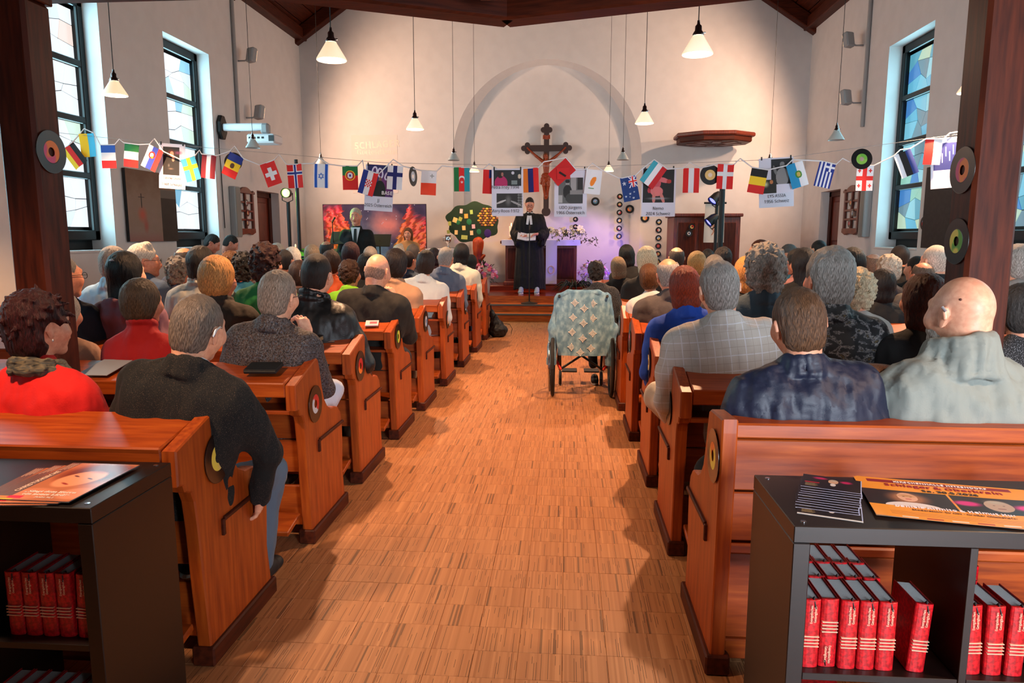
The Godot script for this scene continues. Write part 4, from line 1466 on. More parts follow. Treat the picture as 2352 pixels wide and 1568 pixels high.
	# lilies on the altar
	flowers("lily_bouquet", "long spray of white lilies and dark greenery lying on the altar", P(0.0, 1.45, 14.48), Vector3(0.44, 0.17, 0.2), 64, [Color(0.85, 0.83, 0.76), Color(0.8, 0.78, 0.7), Color(0.76, 0.78, 0.64)], 0.052, 150, Color(0.10, 0.16, 0.09), true, "", 0.0)
	# floor arrangements
	flowers("flower_arrangement", "pink flower arrangement in a pale vase at the left of the chancel steps", P(-1.56, 0.70, 13.35), Vector3(0.27, 0.26, 0.24), 56, [Color(0.88, 0.35, 0.42), Color(0.9, 0.55, 0.6), Color(0.75, 0.4, 0.62), Color(0.95, 0.75, 0.78)], 0.034, 120, Color(0.10, 0.16, 0.07), false, "vase", 0.32)
	flowers("flower_arrangement", "violet-lit flower arrangement in a white pot at the right of the altar", P(0.52, 0.72, 13.7), Vector3(0.29, 0.25, 0.24), 56, [Color(0.85, 0.5, 0.75), Color(0.8, 0.6, 0.9), Color(0.9, 0.65, 0.6), Color(0.92, 0.8, 0.9)], 0.034, 120, Color(0.09, 0.15, 0.09), false, "pot", 0.33)
	var gr := Geo.new()
	for k in 46:
		var a := rng.randf() * TAU
		var l := rng.randf_range(0.25, 0.55)
		gr.tube([Vector3(0, 0.12, 0), Vector3(cos(a) * l * 0.5, 0.16 + rng.randf() * 0.1, sin(a) * l * 0.4), Vector3(cos(a) * l, rng.randf_range(0.0, 0.06), sin(a) * l * 0.6)], [0.006, 0.012, 0.001], 4)
	var sp := solo("fir_sprigs", gr.mesh(), mat(Color(0.12, 0.17, 0.08), 0.7), "dark green fir sprigs spread on the floor left of the violet-lit flowers", "sprigs", P(0.16, 0.375, 13.55))
	sp.set_meta("kind", "stuff")
	# green cut-out tree with paper cards
	o = thing("tree_board", "dark green cut-out tree crown with paper cards, on a wooden stand", "board", P(-1.93, 0.375, 14.75))
	var cr := PackedVector2Array()
	for k in 72:
		var a := k * TAU / 72
		var r := 1.0 + 0.05 * sin(a * 9.0 + 0.6) - 0.05 * sin(a * 4.0)
		cr.append(Vector2(cos(a) * 0.515 * r * (1.0 + 0.06 * absf(sin(2 * a))), 1.355 + sin(a) * 0.40 * r))
	var crown := part("crown", Geo.new().prism(cr, at3(Vector3(0, 0, 0)), 0.03, 0.004).mesh(), mat(Color(0.03, 0.16, 0.07), 0.85), o)
	var cards := [[-0.23, 1.58, 0.06, 0.09, Color(0.88, 0.7, 0.68), -0.1], [-0.02, 1.56, 0.06, 0.085, Color(0.6, 0.72, 0.35), 0.1], [-0.13, 1.48, 0.075, 0.09, Color(0.9, 0.62, 0.25), 0.05], [-0.36, 1.40, 0.09, 0.10, Color(0.88, 0.76, 0.45), -0.35], [-0.25, 1.42, 0.07, 0.08, Color(0.62, 0.66, 0.3), -0.4], [-0.47, 1.33, 0.06, 0.085, Color(0.66, 0.68, 0.32), 0], [-0.18, 1.24, 0.07, 0.09, Color(0.9, 0.74, 0.45), 0.05], [0.02, 1.27, 0.065, 0.085, Color(0.9, 0.68, 0.68), 0.08], [-0.34, 1.15, 0.065, 0.09, Color(0.9, 0.76, 0.5), -0.05], [-0.02, 1.14, 0.065, 0.09, Color(0.9, 0.78, 0.55), 0.05], [-0.17, 1.05, 0.13, 0.085, Color(0.68, 0.72, 0.35), -0.08], [-0.5, 1.16, 0.06, 0.07, Color(0.6, 0.62, 0.3), 0.1]]
	for c in cards:
		var cd := part("paper_card", bx(Vector3(c[0], c[1], 0.034), Vector3(c[2], c[3], 0.004), 0.0, Basis(Vector3.BACK, c[5])), mat(c[4], 0.8), crown)
	for e in [[-0.30, 1.36, 0.05], [-0.07, 1.36, 0.055], [0.13, 1.16, 0.05]]:
		part("felt_leaf", Geo.new().ball(Vector3(e[0], e[1], 0.03), Vector3(e[2], e[2] * 1.2, 0.008), 10, 6).mesh(), mat(Color(0.12, 0.42, 0.25), 0.9), crown)
	part("purple_grapes", Geo.new().ball(Vector3(0.31, 1.13, 0.03), Vector3(0.075, 0.09, 0.012), 10, 6).mesh(), mat(Color(0.2, 0.1, 0.38), 0.9), crown)
	var pr := 0
	for r in 8:
		for c in 6:
			var q := Vector2((c - 2.5) * 0.068 + (0.034 if r % 2 else 0.0), (r - 3.5) * 0.047)
			if Vector2(q.x / 0.21, q.y / 0.19).length() < 1.0:
				part("cone_scale", Geo.new().ball(Vector3(0.30 + q.x, 1.46 + q.y, 0.032), Vector3(0.032, 0.022, 0.008), 8, 4).mesh(), mat(Color(0.85, 0.6, 0.2) if pr % 2 else Color(0.48, 0.28, 0.17), 0.8), crown)
				pr += 1
	F = Field.new(Vector3(-0.25, -0.02, -0.1), Vector3(0.35, 1.15, 0.18), 0.014)
	F.cap(Vector3(0.05, 0.0, 0.05), Vector3(0.08, 0.5, 0.05), 0.09, 0.075, 0.04)
	F.cap(Vector3(0.08, 0.5, 0.05), Vector3(0.12, 0.95, 0.05), 0.075, 0.11, 0.04)
	F.cap(Vector3(0.1, 0.55, 0.05), Vector3(0.24, 0.68, 0.06), 0.05, 0.03, 0.04)
	F.rough(noise(6.0, 3, 8), 0.02, Vector3(1, 0.4, 1))
	part("trunk", mesh_of(F.arrays()), tri_mat(T.pew, Vector3(6, 1.2, 6), 0.6, Color(1.1, 0.95, 0.8)), o)
	# side table with chalice
	o = thing("side_table", "small side table under a white lace cloth, left of the tree board", "table", P(-2.42, 0.375, 14.3))
	part("table_top", bx(Vector3(0, 0.80, 0), Vector3(0.72, 0.03, 0.45), 0.004), M.dark0, o)
	for x in [-0.3, 0.3]:
		for zz in [-0.18, 0.18]:
			part("leg", bx(Vector3(x, 0.395, zz), Vector3(0.04, 0.79, 0.04), 0.004), M.dark1, o)
	o = thing("tablecloth", "white lace tablecloth draped over the side table", "tablecloth", P(-2.42, 0.375, 14.3))
	part("top", bx(Vector3(0, 0.822, 0), Vector3(0.74, 0.008, 0.47), 0.003), M.white, o)
	var tc := func(u: float, v: float) -> Vector3:
		var a := u * TAU
		var bxx := clampf(cos(a) * 1.5, -1, 1) * 0.37
		var bz := clampf(sin(a) * 1.5, -1, 1) * 0.235
		return Vector3(bxx * (1 + 0.05 * v * sin(a * 14.0)), 0.825 - v * (0.17 + 0.014 * sin(a * 30.0)), bz * (1 + 0.08 * v * sin(a * 14.0)) + 0.004)
	part("skirt", Geo.new().sheet(96, 3, tc).mesh(), M.white, o)
	o = thing("chalice", "silver baptismal jug on the white side table", "jug", P(-2.37, 1.206, 14.3))
	part("vessel", Geo.new().lathe([Vector2(0.06, 0.0), Vector2(0.062, 0.01), Vector2(0.022, 0.03), Vector2(0.02, 0.08), Vector2(0.06, 0.13), Vector2(0.065, 0.19), Vector2(0.05, 0.22), Vector2(0.062, 0.26), Vector2(0.055, 0.262), Vector2(0.0, 0.2)], 24).mesh(), M.chrome, o)
	part("handle", Geo.new().tube([Vector3(-0.05, 0.22, 0), Vector3(-0.1, 0.21, 0), Vector3(-0.1, 0.15, 0), Vector3(-0.06, 0.13, 0)], 0.008, 6).mesh(), M.chrome, o)
	o = thing("silver_tray", "low silver tray beside the jug on the side table", "tray", P(-2.2, 1.206, 14.25))
	part("dish", Geo.new().lathe([Vector2(0.05, 0.0), Vector2(0.12, 0.02), Vector2(0.125, 0.026), Vector2(0.115, 0.022), Vector2(0.0, 0.008)], 24).mesh(), M.chrome, o)
	# painted backdrop
	var iw := 400
	var ih := 290
	var im := Image.create(iw, ih, false, Image.FORMAT_RGB8)
	var n1 := noise(0.012, 4, 3)
	var n2 := noise(0.03, 4, 9)
	for y in ih:
		for x in iw:
			var u := float(x) / iw
			var v := float(y) / ih
			var q := n1.get_noise_2d(x, y) * 0.5 + 0.5
			var s := n2.get_noise_2d(x * 0.6 + y * 1.4, y * 0.25 - x * 0.5)
			var c := Color(0.13, 0.11, 0.24).lerp(Color(0.32, 0.26, 0.42), q * clampf(1.2 - v, 0, 1))
			c = c.lerp(Color(0.36, 0.55, 0.66), clampf(1.1 - absf(u - 0.5) * 4.5 + 0.5 * n2.get_noise_2d(x, y), 0, 0.9) * clampf(v * 2.0, 0, 1))
			c = c.lerp(Color(0.95, 0.55, 0.5), clampf(0.8 - Vector2((u - 0.62) * 4.2, (v - 0.24) * 4.5).length() + 0.4 * q, 0, 0.85))
			# two wings: feathers fanning out of a root low in the middle
			for sd in [-1.0, 1.0]:
				var dx: float = (u - 0.5 - sd * 0.04) * sd
				var dy := (0.98 - v) * 0.78
				var an := atan2(dy, dx)
				var rad := Vector2(dx, dy).length()
				var tip: float = 0.40 + 0.42 * an + 0.06 * sin(an * 15.0 + sd) + 0.06 * s
				if dx > 0.0 and an > 0.05 and an < 1.2 + 0.07 * s and rad < tip + 0.06:
					var k := clampf((tip - rad) * 12.0, 0, 1)
					var wc := Color(0.92, 0.76, 0.25).lerp(Color(0.98, 0.45, 0.2), clampf(rad * 3.6 - 1.15, 0, 1)).lerp(Color(0.92, 0.14, 0.32), clampf(rad * 3.2 - 1.75 + 0.7 * s - 0.4 * absf(an - 0.8), 0, 1))
					wc = wc.lerp(Color(0.55, 0.68, 0.3), clampf(0.75 - rad * 3.0, 0, 1))
					wc = wc.lerp(Color(0.78, 0.12, 0.4), clampf(0.42 - an, 0, 0.3) * 2.4)
					wc = wc.lightened(clampf(0.3 * sin(an * 60.0 + 4.0 * s), 0, 0.2)).darkened(clampf(-0.4 * sin(an * 60.0 + 4.0 * s), 0, 0.3))
					c = c.lerp(wc, k)
			im.set_pixel(x, y, c)
	for k in 60:
		disc(im, rng.randf() * iw, rng.randf() * ih * 0.6, 1.6, 1.6, Color(0.75, 0.75, 0.85))
	var pm := sheet_mat(im, 0.75)
	o = thing("painted_backdrop", "large painted backdrop of two fiery wings on a night sky, behind the dark-suited man", "painting", P(-3.87, 0.375, 14.35))
	part("canvas", bx(Vector3(0, 0.86, 0), Vector3(2.12, 1.70, 0.035), 0.004), mat(Color(0.12, 0.1, 0.14), 0.8), o)
	var g := Geo.new()
	g.quad(Vector3(-1.05, 1.70, 0.019), Vector3(1.05, 1.70, 0.019), Vector3(1.05, 0.02, 0.019), Vector3(-1.05, 0.02, 0.019), Vector3(0, 0, 1))
	part("painted_face", g.mesh(), pm, o)
	for x in [-0.9, 0.9]:
		part("foot", bx(Vector3(x, 0.01, -0.1), Vector3(0.04, 0.02, 0.5), 0.002), M.black, o)
	# stands, stage lamps, microphones
	o = thing("lamp_stand", "black stand with a green-glowing stage lamp left of the painted backdrop", "stand", P(-4.72, 0.0, 12.0))
	part("pole", Geo.new().tube([Vector3(0, 0.0, 0), Vector3(0, 2.02, 0)], 0.03, 10).mesh(), M.black, o)
	for k in 3:
		part("leg", Geo.new().tube([Vector3(0, 0.35, 0), Vector3(cos(k * 2.1) * 0.3, 0.015, sin(k * 2.1) * 0.3)], 0.014, 6).mesh(), M.black, o)
	lamp_head(o, Vector3(0, 2.17, 0.02), Vector3(0.03, -0.05, 1), Color(0.75, 1.0, 0.35), 2.0)
	o = thing("tall_pole", "plain black pole in front of the left corner of the end wall", "pole", P(-4.4, 0.0, 11.6))
	part("tube", Geo.new().tube([Vector3(0, 0, 0), Vector3(0, 2.68, 0)], 0.028, 10).mesh(), M.black, o)
	part("foot", Geo.new().lathe([Vector2(0.2, 0), Vector2(0.2, 0.015), Vector2(0.03, 0.03), Vector2(0.03, 0.05)], 20).mesh(), M.black, o)
	o = thing("lamp_stand", "black stand with two blue-glowing stage lamps before the pulpit", "stand", P(2.42, 0.0, 12.0))
	part("pole", Geo.new().tube([Vector3(0, 0, 0), Vector3(0, 1.98, 0)], 0.026, 10).mesh(), M.black, o)
	for k in 3:
		part("leg", Geo.new().tube([Vector3(0, 0.35, 0), Vector3(cos(k * 2.1) * 0.3, 0.015, sin(k * 2.1) * 0.3)], 0.014, 6).mesh(), M.black, o)
	lamp_head(o, Vector3(-0.02, 2.07, 0.0), Vector3(-0.75, -0.75, 0.35), Color(0.35, 0.4, 1.0), 3.0)
	lamp_head(o, Vector3(-0.06, 1.72, 0.0), Vector3(-0.75, -0.6, 0.2), Color(0.35, 0.4, 1.0), 3.0)
	o = thing("tall_pole", "black pole topped by a record, between the red and white flags before the pulpit", "pole", P(2.28, 0.0, 10.95))
	part("tube", Geo.new().tube([Vector3(0, 0, 0), Vector3(0, 2.36, 0)], 0.042, 12).mesh(), M.black, o)
	part("foot", Geo.new().lathe([Vector2(0.22, 0), Vector2(0.22, 0.015), Vector2(0.04, 0.03), Vector2(0.04, 0.05)], 20).mesh(), M.black, o)
	mic_stand("black microphone stand on a round base before the pastor", P(-0.66, 0.25, 12.78), 1.32)
	mic_stand("microphone stand left of the dark-suited man", P(-3.75, 0.0, 11.35), 1.68)
	music_stand("music stand with a lit page beside the dark-suited man", P(-3.62, 0.0, 11.4), 1.42, Color(0.75, 0.75, 0.5))
	music_stand("empty music stand in front of the painted wings", P(-3.05, 0.0, 11.6), 1.38, Color(0.35, 0.25, 0.15))
	for e in [[-4.55, "brass candle pole nearer the green lamp"], [-4.2, "brass candle pole nearer the mixing desk"]]:
		o = thing("candle_pole", e[1], "candlestick", P(e[0], 0.0, 10.9))
		part("rod", Geo.new().tube([Vector3(0, 0, 0), Vector3(0, 1.28, 0)], 0.014, 8).mesh(), mat(Color(0.7, 0.6, 0.35), 0.35, 0.7), o)
		part("flame_tip", Geo.new().ball(Vector3(0, 1.3, 0), Vector3(0.012, 0.03, 0.012), 8, 6).mesh(), glow(Color(1, 0.8, 0.5), 1.5), o)
	o = thing("mixing_desk", "dark mixing desk with coloured indicator lights behind the left pews", "mixer", P(-4.05, 0.0, 11.5))
	part("desk", bx(Vector3(0, 0.55, 0), Vector3(0.8, 1.1, 0.5), 0.01), M.black, o)
	part("console", bx(Vector3(0, 1.14, 0), Vector3(0.7, 0.1, 0.4), 0.01, Basis(Vector3.RIGHT, 0.3)), M.black, o)
	for k in 6:
		part("indicator_light", bx(Vector3(0.05 + 0.04 * k, 1.16, 0.2), Vector3(0.014, 0.014, 0.01)), glow([Color(0.2, 0.2, 1), Color(1, 0.7, 0.2), Color(0.2, 1, 0.3)][k % 3], 2.0), o)
	# pulpit, banner and sounding board
	o = thing("pulpit", "dark wooden pulpit box with two records stuck to its front, right of the niche", "pulpit", P(2.6, 0.375, 14.15))
	part("body", bx(Vector3(0, 0.72, 0), Vector3(1.22, 1.42, 0.9), 0.01), M.altar, o)
	part("rim", bx(Vector3(0, 1.46, 0), Vector3(1.30, 0.06, 0.98), 0.012), M.altar, o)
	for x in [-0.37, 0.0, 0.37]:
		part("panel", bx(Vector3(x, 0.85, 0.455), Vector3(0.31, 0.95, 0.02), 0.009), M.dark1, o)
	part("base", bx(Vector3(0, 0.06, 0), Vector3(1.3, 0.12, 0.98), 0.012), M.altar, o)
	o = thing("lectern_banner", "white cloth banner with a gold PX sign hung on a black stand before the pulpit", "banner", P(2.63, 0.375, 13.2))
	part("pole", Geo.new().tube([Vector3(0.14, 0, -0.03), Vector3(0.14, 1.6, -0.03)], 0.014, 8).mesh(), M.black, o)
	part("cross_bar", Geo.new().tube([Vector3(-0.19, 1.66, 0), Vector3(0.2, 1.66, 0)], 0.018, 8).mesh(), M.black, o)
	var bn := func(u: float, v: float) -> Vector3: return Vector3((u - 0.5) * (0.34 + 0.02 * v), 1.64 - v * 0.68, 0.012 * sin(u * 7.0) * v)
	part("cloth", Geo.new().sheet(10, 10, bn).mesh(), mat(Color(0.85, 0.80, 0.74), 0.8), o)
	part("sign", text_mesh("P", 0.14), mat(Color(0.72, 0.42, 0.25), 0.6), o, Vector3(0.01, 1.26, 0.016))
	part("sign", text_mesh("X", 0.12), mat(Color(0.72, 0.42, 0.25), 0.6), o, Vector3(0.0, 1.15, 0.016))
	part("sign", bx(Vector3(0.02, 1.43, 0.014), Vector3(0.12, 0.02, 0.004)), mat(Color(0.72, 0.42, 0.25), 0.6), o)
	o = thing("sounding_board", "dark wooden octagonal sounding board jutting from the wall above the pulpit", "canopy", P(2.83, 3.2, 14.6))
	var oc := PackedVector2Array()
	var ot := PackedVector2Array()
	for k in 8:
		var a := PI / 8 + k * PI / 4
		oc.append(Vector2(cos(a) * 0.80, sin(a) * 0.62))
	var tt := Transform3D(Basis(Vector3(1, 0, 0), Vector3(0, 0, -1), Vector3(0, 1, 0)), Vector3.ZERO)
	part("cornice", Geo.new().prism(oc, tt.translated(Vector3(0, 0.13, 0)), 0.08, 0.02).mesh(), M.altar, o)
	for p in oc:
		ot.append(p * 0.92)
	part("frieze", Geo.new().prism(ot, tt.translated(Vector3(0, 0.03, 0)), 0.12, 0.02).mesh(), M.dark0, o)
	for k in 8:
		var a := k * PI / 4
		part("soffit_panel", bx(Vector3(cos(a) * 0.38, 0.028, sin(a) * 0.29), Vector3(0.28, 0.02, 0.16), 0.006, Basis(Vector3.UP, -a)), M.altar, o)


func lamp_head(o: Node3D, at: Vector3, to: Vector3, c: Color, e: float) -> void:
	var b := Basis.looking_at(to, Vector3.UP)
	var b2 := b * Basis(Vector3.RIGHT, -PI / 2)
	part("lamp_can", Geo.new().lathe([Vector2(0.0, -0.1), Vector2(0.05, -0.095), Vector2(0.075, -0.03), Vector2(0.082, 0.1), Vector2(0.078, 0.1), Vector2(0.07, 0.0)], 20, at3(at, b2)).mesh(), M.black, o)
	part("lamp_lens", Geo.new().lathe([Vector2(0.07, 0.07), Vector2(0.05, 0.078), Vector2(0.0, 0.082)], 20, at3(at, b2)).mesh(), glow(c, e), o)
	part("lamp_yoke", Geo.new().tube([at + b.x * 0.09, at + b.x * 0.09 - Vector3(0, 0.12, 0), at - Vector3(0, 0.16, 0), at - b.x * 0.09 - Vector3(0, 0.12, 0), at - b.x * 0.09], 0.008, 6).mesh(), M.black, o)


func mic_stand(label: String, at: Vector3, h: float) -> void:
	var o := thing("microphone_stand", label, "microphone stand", at)
	part("base", Geo.new().lathe([Vector2(0.15, 0), Vector2(0.15, 0.012), Vector2(0.05, 0.03), Vector2(0.018, 0.04), Vector2(0.0, 0.04)], 24).mesh(), M.black, o)
	part("pole", Geo.new().tube([Vector3(0, 0.02, 0), Vector3(0, h * 0.6, 0), Vector3(0, h, 0)], [0.012, 0.01, 0.007], 8).mesh(), M.black, o)
	part("microphone", Geo.new().tube([Vector3(0, h - 0.02, 0.02), Vector3(0, h + 0.04, -0.08), Vector3(0, h + 0.06, -0.12)], [0.009, 0.014, 0.018], 8).mesh(), M.black, o)


func music_stand(label: String, at: Vector3, h: float, c: Color) -> void:
	var o := thing("music_stand", label, "music stand", at)
	part("pole", Geo.new().tube([Vector3(0, 0.3, 0), Vector3(0, h, 0)], 0.012, 8).mesh(), M.black, o)
	for k in 3:
		part("leg", Geo.new().tube([Vector3(0, 0.4, 0), Vector3(cos(k * 2.1) * 0.28, 0.01, sin(k * 2.1) * 0.28)], 0.009, 6).mesh(), M.black, o)
	part("desk", bx(Vector3(0, h, 0), Vector3(0.36, 0.24, 0.012), 0.003, Basis(Vector3.RIGHT, -0.6)), M.black, o)
	part("sheet_music", bx(Vector3(0, h + 0.01, -0.012), Vector3(0.3, 0.2, 0.004), 0.0, Basis(Vector3.RIGHT, -0.6)), mat(c, 0.8), o)


func flowers(called: String, label: String, at: Vector3, r: Vector3, count: int, cols: Array, size: float, leaves: int, green: Color, lily: bool, pot: String, ph: float) -> void:
	var o := thing(called, label, "flowers", at)
	var heads := []
	for v in 2:
		var g := Geo.new()
		if lily:
			for k in 6:
				var a := k * TAU / 6
				var d := Vector3(cos(a), 0, sin(a))
				var sdir := Vector3(-sin(a), 0, cos(a))
				var f := func(u: float, w: float) -> Vector3: return d * (0.15 + w * 0.9) * size * 1.3 + sdir * (u - 0.5) * size * 0.75 * sin(PI * (0.12 + 0.86 * w)) + Vector3.UP * size * (0.9 * w - 0.9 * w * w + 0.12)
				g.sheet(2, 4, f)
		else:
			for ring in 3:
				for k in 7 - ring:
					var a := (k + ring * 0.5) * TAU / (7 - ring)
					g.ball(Vector3(cos(a) * size * (0.72 - 0.26 * ring), size * (0.12 + 0.22 * ring), sin(a) * size * (0.72 - 0.26 * ring)), Vector3(size * 0.42, size * 0.3, size * 0.42), 6, 4)
			g.ball(Vector3(0, size * 0.5, 0), Vector3(size * 0.35, size * 0.35, size * 0.35), 6, 4)
		heads.append(g.mesh())
	for k in count:
		var th := rng.randf() * TAU
		var ph2 := acos(rng.randf_range(-0.15, 1.0))
		var d := Vector3(sin(ph2) * cos(th), cos(ph2), sin(ph2) * sin(th))
		var p := d * r * rng.randf_range(0.82, 1.0)
		if lily:
			p = Vector3(rng.randf_range(-1, 0.75) * r.x, rng.randf_range(0.1, 1.0) * r.y * (1.1 - absf(p.x / r.x) * 0.5), rng.randf_range(-0.4, 1.0) * r.z)
		var b := part("blossom", heads[k % 2], mat(cols[k % cols.size()], 0.6), o, p)
		var up := (d + Vector3(0, 0.3, 0.4)).normalized()
		b.basis = Basis(Quaternion(Vector3.UP, up)) * Basis(Vector3.UP, rng.randf() * 6.0) * Basis.from_scale(Vector3.ONE * rng.randf_range(0.75, 1.2))
	var g2 := Geo.new()
	for k in leaves:
		var th := rng.randf() * TAU
		var e := rng.randf_range(-0.5, 1.0)
		var d := Vector3(cos(th) * sqrt(1 - e * e), e, sin(th) * sqrt(1 - e * e))
		var p := d * r * rng.randf_range(0.6, 1.05)
		if lily:
			p = Vector3(rng.randf_range(-0.8, 1.45) * r.x, 0, rng.randf_range(-0.5, 1.2) * r.z)
			p.y = rng.randf_range(-0.3, 0.6) * r.y - maxf(0.0, p.x - r.x * 0.5) * 0.45
		var tip := p + (d + Vector3(0, -0.25, 0.1)).normalized() * rng.randf_range(0.06, 0.12)
		var sd := (tip - p).cross(Vector3.UP).normalized() * 0.016
		var f := func(u: float, w: float) -> Vector3: return p.lerp(tip, w) + sd * (u - 0.5) * 2.0 * sin(PI * w) + Vector3(0, 0.012 * sin(PI * w), 0)
		g2.sheet(2, 3, f)
	var lf := part("foliage", g2.mesh(), mat(green, 0.6), o)
	lf.set_meta("kind", "stuff")
	if pot:
		var y0 := -ph
		part("vase" if pot == "vase" else "pot", Geo.new().lathe([Vector2(0.10, y0), Vector2(0.12, y0 + 0.02), Vector2(0.145, -0.03), Vector2(0.15, 0.0), Vector2(0.14, 0.0), Vector2(0.12, -0.03), Vector2(0, -0.03)], 24).mesh(), mat(Color(0.72, 0.66, 0.55) if pot == "vase" else Color(0.85, 0.85, 0.9), 0.4), o)


# ---------------------------------------------------------------- things on the walls
func hymn_board(label: String, x: float, z: float, inw: float) -> void:
	var o := thing("hymn_board", label, "hymn board", Vector3(x, 1.88, -z), PI / 2 * inw)
	var w := 0.62
	var fr := Geo.new()
	var top := PackedVector2Array([Vector2(-0.36, 0.30), Vector2(0.36, 0.30), Vector2(0.36, 0.335), Vector2(0.30, 0.36)])
	for k in 9:
		var a := PI * (0.2 + 0.6 * k / 8.0)
		top.append(Vector2(cos(a) * 0.3, 0.19 + sin(a) * 0.22))
	top.append_array([Vector2(-0.30, 0.36), Vector2(-0.36, 0.335)])
	part("carved_rail", Geo.new().prism(top, at3(Vector3.ZERO), 0.05, 0.006).mesh(), M.altar, o)
	var bot := PackedVector2Array([Vector2(-0.32, -0.30), Vector2(-0.33, -0.37), Vector2(-0.2, -0.41), Vector2(0.0, -0.385), Vector2(0.2, -0.41), Vector2(0.33, -0.37), Vector2(0.32, -0.30)])
	part("carved_rail", Geo.new().prism(bot, at3(Vector3.ZERO), 0.05, 0.006).mesh(), M.altar, o)
	for sx in [-0.29, 0.0, 0.29]:
		part("stile", bx(Vector3(sx, 0, 0.022), Vector3(0.055 if sx else 0.045, 0.62, 0.04), 0.005), M.altar, o)
	for k in 3:
		part("cross_rail", bx(Vector3(0, -0.15 + k * 0.15, 0.022), Vector3(0.6, 0.035, 0.036), 0.004), M.altar, o)


func wall_flood(label: String, x: float, y: float, z: float, inw: float) -> void:
	# a floodlight on a bracket; its glass is turned to the altar end
	var o := thing("floodlight", label, "floodlight", Vector3(x, y, -z), PI / 2 * inw)
	part("bracket", Geo.new().tube([Vector3(0, -0.03, 0), Vector3(0, -0.03, 0.12), Vector3(0.0, 0.0, 0.18)], 0.014, 6).mesh(), M.grey, o)
	var b := Basis(Vector3.UP, 1.1 * inw) * Basis(Vector3.RIGHT, 0.2)
	part("housing", bx(Vector3(0, 0.06, 0.24), Vector3(0.17, 0.24, 0.11), 0.02, b), M.grey, o)
	part("lamp_glass", bx(Vector3(0, 0.06, 0.24) + b * Vector3(0, 0, 0.057), Vector3(0.13, 0.18, 0.006), 0.002, b), glow(Color(1.0, 0.8, 0.6), 2.0), o)


